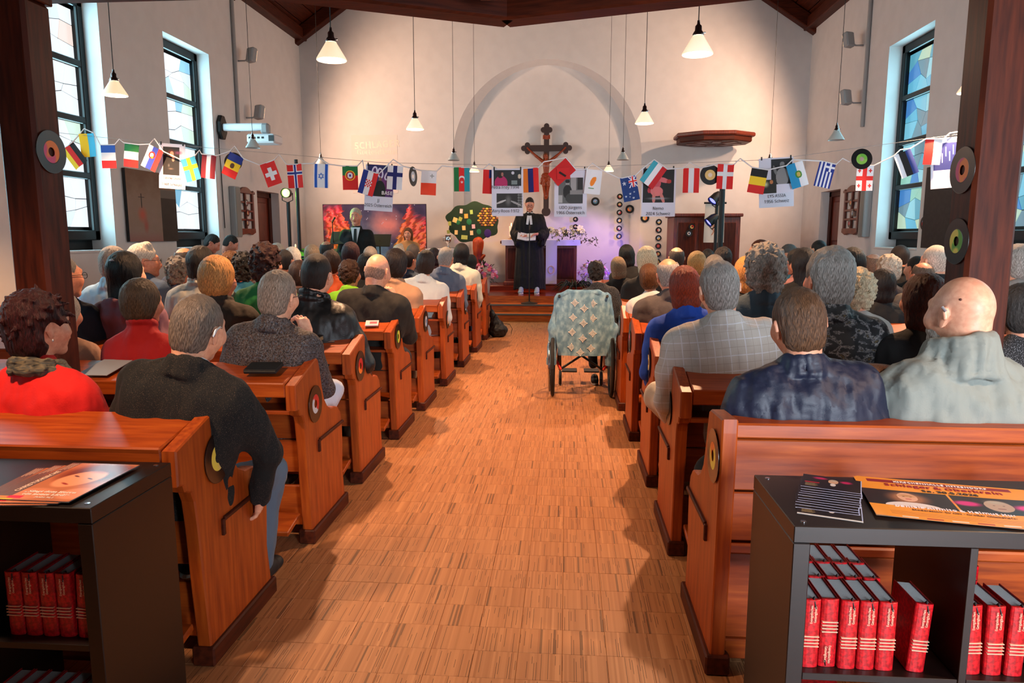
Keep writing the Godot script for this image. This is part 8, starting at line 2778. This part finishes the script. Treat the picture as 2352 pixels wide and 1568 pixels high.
func face(b: Node3D, woman: bool) -> void:
	for s in [-1.0, 1.0]:
		part("eye", Geo.new().ball(Vector3(s * 0.031, 0.012, -0.0845), Vector3(0.0125, 0.0095, 0.0125), 10, 8).mesh(), mat(Color(0.8, 0.78, 0.75), 0.3), b)
		part("iris", Geo.new().ball(Vector3(s * 0.031, 0.012, -0.094), Vector3(0.0055, 0.0055, 0.0045), 8, 6).mesh(), mat(Color(0.12, 0.08, 0.06), 0.3), b)
		part("eyebrow", Geo.new().tube([Vector3(s * 0.014, 0.036, -0.1), Vector3(s * 0.032, 0.042, -0.097), Vector3(s * 0.05, 0.034, -0.084)], [0.003, 0.0038, 0.002], 6).mesh(), mat(Color(0.22, 0.14, 0.1) if woman else Color(0.5, 0.46, 0.44), 0.8), b)
	part("lips", Geo.new().tube([Vector3(-0.024, -0.066, -0.092), Vector3(0, -0.064, -0.1005), Vector3(0.024, -0.066, -0.092)], [0.002, 0.006, 0.002], 6).mesh(), mat(Color(0.62, 0.25, 0.22), 0.5), b)


func pastor() -> void:
	var o := thing("person", "pastor in a black robe with white bands, reading an open book before the altar", "person", P(-0.70, 0.375, 13.62), PI)
	# local: facing -z, feet at y = 0
	var b := part("body", head_mesh(true), skin(Color(0.86, 0.60, 0.50)), o, Vector3(0.0, 1.655, -0.06))
	b.rotation = Vector3(-0.42, 0.12, 0)
	part("hair", hair_mesh("crop"), hair_mat(Color(0.05, 0.035, 0.03)), b)
	part("glasses", glasses_mesh(), M.black, b)
	face(b, false)
	var F := Field.new(Vector3(-0.5, 0.05, -0.5), Vector3(0.5, 1.62, 0.4), 0.015)
	for s in [-1.0, 1.0]:
		F.cap(Vector3(s * 0.10, 0.02, 0), Vector3(s * 0.08, 1.3, 0), 0.215, 0.15, 0.06, Vector3(1, 1, 0.95))
	F.cap(Vector3(-0.1, 1.28, 0), Vector3(0.1, 1.28, 0), 0.15, 0.15, 0.12, Vector3(1, 1, 0.85))
	F.cap(Vector3(-0.17, 1.41, 0), Vector3(0.17, 1.41, 0), 0.07, 0.07, 0.06)
	F.cap(Vector3(0, 1.42, 0), Vector3(0, 1.50, -0.01), 0.085, 0.066, 0.04)
	for s in [-1.0, 1.0]:
		F.cap(Vector3(s * 0.2, 1.40, 0), Vector3(s * 0.28, 1.14, -0.03), 0.072, 0.085, 0.05)
		F.cap(Vector3(s * 0.28, 1.14, -0.03), Vector3(s * 0.20, 1.08, -0.24), 0.085, 0.075, 0.05)
		F.cap(Vector3(s * 0.27, 1.08, -0.05), Vector3(s * 0.24, 0.93, -0.14), 0.075, 0.05, 0.06)
	F.ball(Vector3(0, -0.05, 0), Vector3(0.5, 0.155, 0.5), 0.01, true)
	var F2 := noise(6.0, 2, 4)
	F.rough(F2, 0.016, Vector3(2.4, 0.12, 2.4))
	part("robe", mesh_of(F.arrays()), cloth(Color(0.012, 0.012, 0.014)), o)
	for s in [-1.0, 1.0]:
		part("white_band", bx(Vector3(s * 0.028, 1.37, -0.155), Vector3(0.045, 0.17, 0.008), 0.003, Basis(Vector3.BACK, s * 0.12) * Basis(Vector3.RIGHT, 0.15)), M.white, o)
		var hd := part("hand", hand_mesh(s, 0.5), skin(Color(0.86, 0.60, 0.50)), o, Vector3(s * 0.155, 1.07 + (0.04 if s < 0 else -0.02), -0.29))
		hd.basis = Basis.looking_at(Vector3(-s * 0.75, -0.1 if s < 0 else 0.05, -0.6), Vector3(0, 1, 0.4) if s < 0 else Vector3(0, -1, -0.3))
		var sh := shoe_mesh()
		var shoe := part("shoe", sh[0], mat(Color(0.6, 0.66, 0.7), 0.5), o, Vector3(s * 0.15, 0.014, -0.2))
		part("sole", sh[1], mat(Color(0.85, 0.8, 0.75), 0.7), shoe)
	part("white_collar", Geo.new().lathe([Vector2(0.068, 1.485), Vector2(0.07, 1.515), Vector2(0.066, 1.515)], 20, at3(Vector3(0, 0, -0.008))).mesh(), M.white, o)
	var bk := thing("open_book", "open book with white pages held by the pastor", "book", P(-0.72, 1.46, 13.99 - 0.05), PI)
	bk.position = P(-0.74, 1.43, 13.29)
	for s in [-1.0, 1.0]:
		part("pages", bx(Vector3(s * 0.085, 0.012, 0), Vector3(0.17, 0.018, 0.24), 0.004, Basis(Vector3.BACK, s * 0.16)), M.white, bk)
	part("cover", bx(Vector3(0, -0.014, 0), Vector3(0.36, 0.008, 0.26), 0.003), M.black, bk)
	bk.rotation = Vector3(-0.55, PI, 0.08)


func standing_body(o: Node3D, h: float, suit: Color, trou: Color, clasped: bool) -> void:
	# scaled to 1.75 m; facing -z
	var k := h / 1.75
	o.scale = Vector3.ONE * k
	var F := Field.new(Vector3(-0.36, 0.74, -0.36), Vector3(0.36, 1.56, 0.22), 0.0125)
	F.cap(Vector3(-0.08, 0.88, 0), Vector3(0.08, 0.88, 0), 0.115, 0.115, 0.04)
	F.cap(Vector3(-0.06, 1.08, -0.01), Vector3(0.06, 1.08, -0.01), 0.12, 0.12, 0.08, Vector3(1, 1, 0.9))
	F.cap(Vector3(-0.1, 1.26, 0), Vector3(0.1, 1.26, 0), 0.13, 0.13, 0.08, Vector3(1, 1, 0.85))
	F.cap(Vector3(-0.165, 1.385, 0.005), Vector3(0.165, 1.385, 0.005), 0.062, 0.062, 0.05)
	F.cap(Vector3(0, 1.40, 0.01), Vector3(0, 1.47, 0.0), 0.075, 0.064, 0.03)
	var hands := []
	for s in [-1.0, 1.0]:
		var E := Vector3(s * 0.25, 1.10, -0.02)
		var Wp := Vector3(s * 0.09, 0.93, -0.2) if clasped else Vector3(s * 0.2, 0.95, -0.26)
		F.cap(Vector3(s * 0.19, 1.37, 0), E, 0.062, 0.052, 0.04)
		F.cap(E, Wp, 0.05, 0.042, 0.03)
		hands.append([Wp, (Wp - E).normalized(), s])
	capring(F, Vector3(0, 0.855, -0.005), 0.073, 0.074, 0.64, 0.57, 0.014, 0.6)
	F.rough(noise(8.0, 2, 4), 0.008)
	part("jacket", mesh_of(F.arrays()), cloth(suit), o)
	F = Field.new(Vector3(-0.3, 0.02, -0.25), Vector3(0.3, 1.0, 0.25), 0.016)
	F.cap(Vector3(-0.08, 0.86, 0), Vector3(0.08, 0.86, 0), 0.105, 0.105, 0.03)
	for s in [-1.0, 1.0]:
		F.cap(Vector3(s * 0.09, 0.84, 0), Vector3(s * 0.1, 0.48, -0.02), 0.092, 0.068, 0.03)
		F.cap(Vector3(s * 0.1, 0.48, -0.02), Vector3(s * 0.105, 0.09, 0.02), 0.066, 0.055, 0.02)
	part("trousers", mesh_of(F.arrays()), cloth(trou), o)
	for e in hands:
		var hd := part("hand", hand_mesh(e[2], 0.45), skin(Color(0.85, 0.58, 0.45)), o, e[0] + e[1] * 0.045)
		hd.basis = Basis.looking_at((e[1] + Vector3(-e[2] * 0.6, 0, 0)).normalized(), Vector3(0, 1, -0.6))
		var sh := shoe_mesh()
		var shoe := part("shoe", sh[0], M.black, o, Vector3(e[2] * 0.105, 0.018, 0.0))
		part("sole", sh[1], M.black, shoe)


func standing_man(label: String, at: Vector3, h: float) -> void:
	var o := thing("person", label, "person", at, PI + 0.1)
	standing_body(o, h, Color(0.03, 0.03, 0.032), Color(0.03, 0.03, 0.032), true)
	var b := part("body", head_mesh(true), skin(Color(0.88, 0.58, 0.47)), o, Vector3(0, 1.625, -0.03))
	part("hair", hair_mesh("short"), hair_mat(Color(0.75, 0.70, 0.64)), b)
	face(b, false)
	var f := func(u: float, v: float) -> Vector3: return Vector3((u - 0.5) * 0.14 * (1.0 - 0.85 * v), 1.475 - v * 0.3, -0.07 - 0.062 * sin(v * 1.6) - 0.005)
	part("shirt_front", Geo.new().sheet(6, 8, f).mesh(), M.white, o)
	var t := func(u: float, v: float) -> Vector3: return Vector3((u - 0.5) * (0.035 + 0.03 * v), 1.455 - v * 0.3, -0.08 - 0.066 * sin(v * 1.6) - 0.009)
	part("necktie", Geo.new().sheet(2, 8, t).mesh(), mat(Color(0.05, 0.08, 0.05), 0.6), o)


func standing_helper(label: String, at: Vector3, top: float, c: Color, yaw: float) -> void:
	var o := thing("person", label, "person", at, deg_to_rad(yaw))
	standing_body(o, top * 1.0, c, Color(0.05, 0.05, 0.06), false)
	var b := part("body", head_mesh(false), skin(Color(0.82, 0.55, 0.45)), o, Vector3(0, 1.615, -0.06))
	b.rotation.x = -0.5
	part("hair", hair_mesh("short"), hair_mat(Color(0.12, 0.1, 0.09)), b)


func wheelchair() -> void:
	var z := 6.45
	var x := 0.15
	var c := thing("wheelchair", "wheelchair standing in the aisle with a jeans jacket over its back", "wheelchair", P(x, 0, z))
	var tyre := mat(Color(0.12, 0.12, 0.13), 0.8)
	for s in [-1.0, 1.0]:
		var rim := []
		var grip := []
		for k in 33:
			var a := k * TAU / 32
			rim.append(Vector3(s * 0.265, 0.295 + sin(a) * 0.28, cos(a) * 0.28))
			grip.append(Vector3(s * 0.295, 0.295 + sin(a) * 0.25, cos(a) * 0.25))
		var wh := part("wheel", Geo.new().tube(rim, 0.017, 8).mesh(), tyre, c)
		part("hand_rim", Geo.new().tube(grip, 0.009, 8).mesh(), M.chrome, wh)
		var sp := Geo.new()
		for k in 18:
			var a := k * TAU / 18
			sp.tube([Vector3(s * 0.265, 0.295, 0), Vector3(s * 0.265, 0.295 + sin(a) * 0.27, cos(a) * 0.27)], 0.0014, 4)
		part("spokes", sp.mesh(), M.chrome, wh)
		var cas := []
		for k in 17:
			var a := k * TAU / 16
			cas.append(Vector3(s * 0.2, 0.075 + sin(a) * 0.06, -0.46 + cos(a) * 0.06))
		part("caster", Geo.new().tube(cas, 0.014, 8).mesh(), tyre, c)
		part("frame_tube", Geo.new().tube([Vector3(s * 0.21, 0.93, 0.16), Vector3(s * 0.21, 0.90, 0.06), Vector3(s * 0.21, 0.5, 0.03), Vector3(s * 0.21, 0.48, -0.42), Vector3(s * 0.2, 0.14, -0.56)], 0.012, 8).mesh(), M.black, c)
		part("lower_tube", Geo.new().tube([Vector3(s * 0.21, 0.5, 0.03), Vector3(s * 0.22, 0.29, 0.0), Vector3(s * 0.2, 0.16, -0.44)], 0.011, 8).mesh(), M.black, c)
		part("brake_lever", Geo.new().tube([Vector3(s * 0.23, 0.33, 0.06), Vector3(s * 0.19, 0.26, 0.1)], 0.012, 6).mesh(), mat(Color(0.8, 0.15, 0.08), 0.5), c)
		part("foot_plate", bx(Vector3(s * 0.11, 0.12, -0.62), Vector3(0.15, 0.015, 0.16), 0.004), M.black, c)
	part("cross_tube", Geo.new().tube([Vector3(-0.21, 0.48, -0.2), Vector3(0.21, 0.2, -0.2)], 0.011, 8).mesh(), M.black, c)
	part("cross_tube", Geo.new().tube([Vector3(0.21, 0.48, -0.2), Vector3(-0.21, 0.2, -0.2)], 0.011, 8).mesh(), M.black, c)
	part("seat_sling", bx(Vector3(0, 0.485, -0.2), Vector3(0.42, 0.02, 0.44), 0.005), M.black, c)
	part("back_sling", bx(Vector3(0, 0.72, 0.05), Vector3(0.42, 0.42, 0.015), 0.005), M.black, c)
	var p := seated(0.26, 1.16, z + 0.2, -8, 0.12, "curlys", Color(0.17, 0.13, 0.11), "f_collar", "#tweed", Color(0.06, 0.06, 0.07), "person with short dark hair in a black and white tweed coat, in the wheelchair", 0.5)
	p.rotation.x = 0.0
	# jacket over the back
	var j := thing("jeans_jacket", "pale blue jeans jacket with white embroidered diamonds hung over the wheelchair back", "jacket", P(x, 0, z))
	var denim := tri_mat(ntex(0.02, 4, 33, [Color(0.36, 0.52, 0.63), Color(0.55, 0.70, 0.78)], [0.25, 0.8], 256), Vector3(3, 2, 3), 0.9)
	var f := func(u: float, v: float) -> Vector3:
		var q := u * 2.0 - 1.0
		return Vector3(q * (0.21 + 0.03 * sin(v * 3.0)), 0.955 - v * 0.56 - 0.02 * q * q * (1.0 - v), 0.10 + 0.045 * cos(q * 1.2) + 0.02 * sin(v * 2.5) + 0.006 * sin(q * 9.0 + v * 3.0))
	var bk := part("back_panel", Geo.new().sheet(20, 16, f).mesh(), denim, j)
	var f3 := func(u: float, v: float) -> Vector3: return f.call(u, v) - Vector3(0, 0, 0.02)
	part("lining", Geo.new().sheet(12, 10, f3).mesh(), denim, j)
	var hem := func(u: float, v: float) -> Vector3: return f.call(u, 0.94 + v * 0.06) + Vector3(0, 0, 0.005)
	part("hem", Geo.new().sheet(16, 2, hem).mesh(), denim, j)
	for s in [-1.0, 1.0]:
		var F := Field.new(Vector3(-0.4, 0.25, -0.05), Vector3(0.4, 1.0, 0.24), 0.011)
		F.cap(Vector3(s * 0.20, 0.90, 0.08), Vector3(s * 0.255, 0.62, 0.09), 0.055, 0.05, 0.03, Vector3(1, 1, 0.7))
		F.cap(Vector3(s * 0.255, 0.62, 0.09), Vector3(s * (0.275 if s < 0 else 0.25), 0.35, 0.10), 0.055, 0.04, 0.03, Vector3(1, 1, 0.8))
		F.rough(noise(12.0, 2, 6), 0.012, Vector3(1, 0.5, 1))
		var sl := part("sleeve", mesh_of(F.arrays()), denim, j)
		part("cuff", Geo.new().lathe([Vector2(0.045, -0.03), Vector2(0.047, 0.03), Vector2(0.042, 0.03)], 16, at3(Vector3(s * (0.276 if s < 0 else 0.25), 0.335, 0.1))).mesh(), denim, sl)
	var F := Field.new(Vector3(-0.3, 0.85, -0.05), Vector3(0.3, 1.02, 0.24), 0.011)
	F.cap(Vector3(-0.13, 0.955, 0.11), Vector3(0.13, 0.955, 0.11), 0.026, 0.026, 0.02)
	F.cap(Vector3(-0.2, 0.92, 0.09), Vector3(-0.13, 0.955, 0.11), 0.03, 0.026, 0.02)
	F.cap(Vector3(0.13, 0.955, 0.11), Vector3(0.2, 0.92, 0.09), 0.026, 0.03, 0.02)
	part("collar", mesh_of(F.arrays()), denim, j)
	var dia := Geo.new()
	var r := 0.03
	for q in 4:
		var a := Basis(Vector3.BACK, q * PI / 2)
		for tt in 3:
			var m := a * Vector3(0, r * (0.95 - 0.33 * tt), 0)
			var n2 := a * Vector3(r * (0.95 - 0.33 * tt), 0, 0)
			dia.tube([m, n2], 0.0022, 4)
		dia.ball(a * Vector3(0, r * 1.05, 0), Vector3(0.005, 0.005, 0.003), 6, 4)
	var dm := dia.mesh()
	var thread := mat(Color(0.85, 0.86, 0.86), 0.8)
	for e in [[-0.075, 0.87], [0.09, 0.865], [0.01, 0.82], [-0.085, 0.74], [0.085, 0.735], [0.005, 0.69], [-0.09, 0.61], [0.085, 0.6], [0.0, 0.555], [-0.1, 0.475], [0.075, 0.465], [-0.02, 0.43]]:
		var q: float = e[0] / 0.23
		var v: float = (0.955 - e[1]) / 0.56
		part("embroidered_diamond", dm, thread, bk, f.call((q + 1) / 2, v) + Vector3(0, 0, 0.004))


# ---------------------------------------------------------------- small things left on the pews and the floor
func build_small_things() -> void:
	var o := thing("tablet_case", "black tablet case lying on the second left pew's ledge", "tablet", P(-1.38, 0.838, 3.13))
	o.rotation = Vector3(0.17, 0.05, 0)
	part("case", bx(Vector3(0, 0.012, 0), Vector3(0.15, 0.016, 0.11), 0.004), M.black, o)
	part("flap", bx(Vector3(0, 0.022, 0), Vector3(0.148, 0.004, 0.108), 0.001), M.black, o)
	o = thing("notebook", "dark notebook with worn gilt pages on the third left pew's ledge", "book", P(-1.48, 0.838, 3.98))
	o.rotation = Vector3(0.17, -0.35, 0)
	part("pages", bx(Vector3(0, 0.014, 0), Vector3(0.10, 0.022, 0.145), 0.002), mat(Color(0.45, 0.36, 0.24), 0.8), o)
	part("cover", bx(Vector3(0, 0.027, 0), Vector3(0.105, 0.004, 0.15), 0.001), mat(Color(0.1, 0.06, 0.04), 0.5), o)
	o = thing("pen", "black pen beside the dark notebook", "pen", P(-1.38, 0.842, 3.95))
	o.rotation = Vector3(0.17, 0.5, 0)
	part("barrel", Geo.new().tube([Vector3(-0.05, 0.006, 0), Vector3(0.06, 0.006, 0)], [0.005, 0.004], 8).mesh(), M.black, o)
	part("clip", bx(Vector3(-0.03, 0.012, 0), Vector3(0.035, 0.002, 0.004)), M.chrome, o)
	o = thing("prayer_card", "pink and white folded card on the fourth left pew's ledge", "card", P(-1.36, 0.838, 4.9))
	o.rotation = Vector3(0.17, 0.2, 0)
	part("card", bx(Vector3(0, 0.006, 0), Vector3(0.09, 0.008, 0.12), 0.001), mat(Color(0.82, 0.70, 0.72), 0.7), o)
	part("print", bx(Vector3(0.01, 0.0105, 0.0), Vector3(0.05, 0.001, 0.05)), mat(Color(0.6, 0.3, 0.35), 0.7), o)
	o = thing("folded_jacket", "folded navy jacket on the fifth left pew's ledge beside the bald man", "jacket", P(-1.42, 0.82, 5.7))
	var F := Field.new(Vector3(-0.2, -0.04, -0.16), Vector3(0.2, 0.2, 0.16), 0.009)
	F.cap(Vector3(-0.1, 0.05, 0), Vector3(0.08, 0.04, 0.02), 0.065, 0.05, 0.03)
	F.cap(Vector3(-0.06, 0.08, -0.03), Vector3(0.02, 0.07, 0.03), 0.055, 0.05, 0.03)
	F.rough(noise(12.0, 3, 3), 0.02)
	part("fabric", mesh_of(F.arrays()), cloth(Color(0.03, 0.04, 0.09)), o)
	o = thing("straw_hat", "brown woven straw hat between the navy and the sage jackets", "hat", P(1.09, 0.90, 2.55))
	var hf := Geo.new()
	hf.lathe([Vector2(0.0, 0.105), Vector2(0.06, 0.10), Vector2(0.085, 0.08), Vector2(0.095, 0.03), Vector2(0.098, 0.01), Vector2(0.15, 0.0), Vector2(0.152, -0.004), Vector2(0.09, 0.0)], 36)
	part("woven_crown_and_brim", hf.mesh(), tri_mat(ntex(0.2, 2, 71, [Color(0.22, 0.12, 0.06), Color(0.46, 0.29, 0.16)], [0.3, 0.7], 256), Vector3(4, 12, 4), 0.8), o)
	part("hat_band", Geo.new().lathe([Vector2(0.0975, 0.012), Vector2(0.0965, 0.03)], 36).mesh(), mat(Color(0.15, 0.08, 0.05), 0.7), o)
	# backpack in the aisle
	o = thing("backpack", "black drawstring backpack on the floor by the front left pew", "backpack", P(-0.99, 0.0, 10.25), 0.2)
	F = Field.new(Vector3(-0.22, -0.02, -0.2), Vector3(0.24, 0.5, 0.2), 0.011)
	F.cap(Vector3(-0.02, 0.09, 0), Vector3(0.05, 0.085, 0), 0.10, 0.09, 0.04, Vector3(1, 0.9, 0.9))
	F.cap(Vector3(0, 0.12, 0), Vector3(-0.08, 0.36, 0.0), 0.11, 0.035, 0.06)
	F.rough(noise(10.0, 3, 3), 0.02)
	part("bag", mesh_of(F.arrays()), mat(Color(0.02, 0.02, 0.022), 0.6), o)
	part("strap", Geo.new().tube([Vector3(-0.08, 0.36, 0.02), Vector3(-0.1, 0.46, 0.03), Vector3(-0.1, 0.38, 0.04)], 0.008, 6).mesh(), M.black, o)
	part("drawstring", Geo.new().tube([Vector3(0.06, 0.2, 0.05), Vector3(0.17, 0.19, 0.06), Vector3(0.21, 0.12, 0.05), Vector3(0.19, 0.04, 0.05)], 0.004, 6).mesh(), M.black, o)
	part("zip", bx(Vector3(0.02, 0.13, 0.10), Vector3(0.1, 0.008, 0.006), 0.001), mat(Color(0.25, 0.2, 0.18), 0.5), o)
	# coat end reaching into the frame over the left shelf
	o = thing("dark_coat", "black furry coat heap on the left shelf at the picture edge", "coat", P(-1.95, 0.772, 1.88))
	F = Field.new(Vector3(-0.3, -0.03, -0.2), Vector3(0.22, 0.22, 0.2), 0.01)
	F.cap(Vector3(-0.2, 0.07, 0), Vector3(0.07, 0.06, 0), 0.08, 0.06, 0.03)
	F.cap(Vector3(-0.1, 0.09, 0.03), Vector3(0.06, 0.08, -0.02), 0.07, 0.05, 0.03)
	F.rough(noise(26.0, 3, 3), 0.022)
	part("fabric", mesh_of(F.arrays()), cloth(Color(0.025, 0.024, 0.026)), o)
	for e in [[-1.7, 2.46], [-2.6, 2.3]]:
		pass
	solo("order_of_service", bx(Vector3.ZERO, Vector3(0.148, 0.003, 0.21), 0.0005, Basis(Vector3.RIGHT, 0.17)), mat(Color(0.66, 0.66, 0.68), 0.8), "pale order-of-service sheet on the second left pew's ledge by the post", "leaflet", P(-2.15, 0.842, 3.14))
	var gb := thing("handbag", "dark bag standing under the front left pews behind the bench ends", "bag", P(-1.32, 0.0, 8.1))
	part("bag", bx(Vector3(0, 0.14, 0), Vector3(0.24, 0.26, 0.14), 0.03), M.black, gb)
	part("handle", Geo.new().tube([Vector3(-0.07, 0.26, 0), Vector3(-0.05, 0.36, 0), Vector3(0.05, 0.36, 0), Vector3(0.07, 0.26, 0)], 0.008, 6).mesh(), M.black, gb)
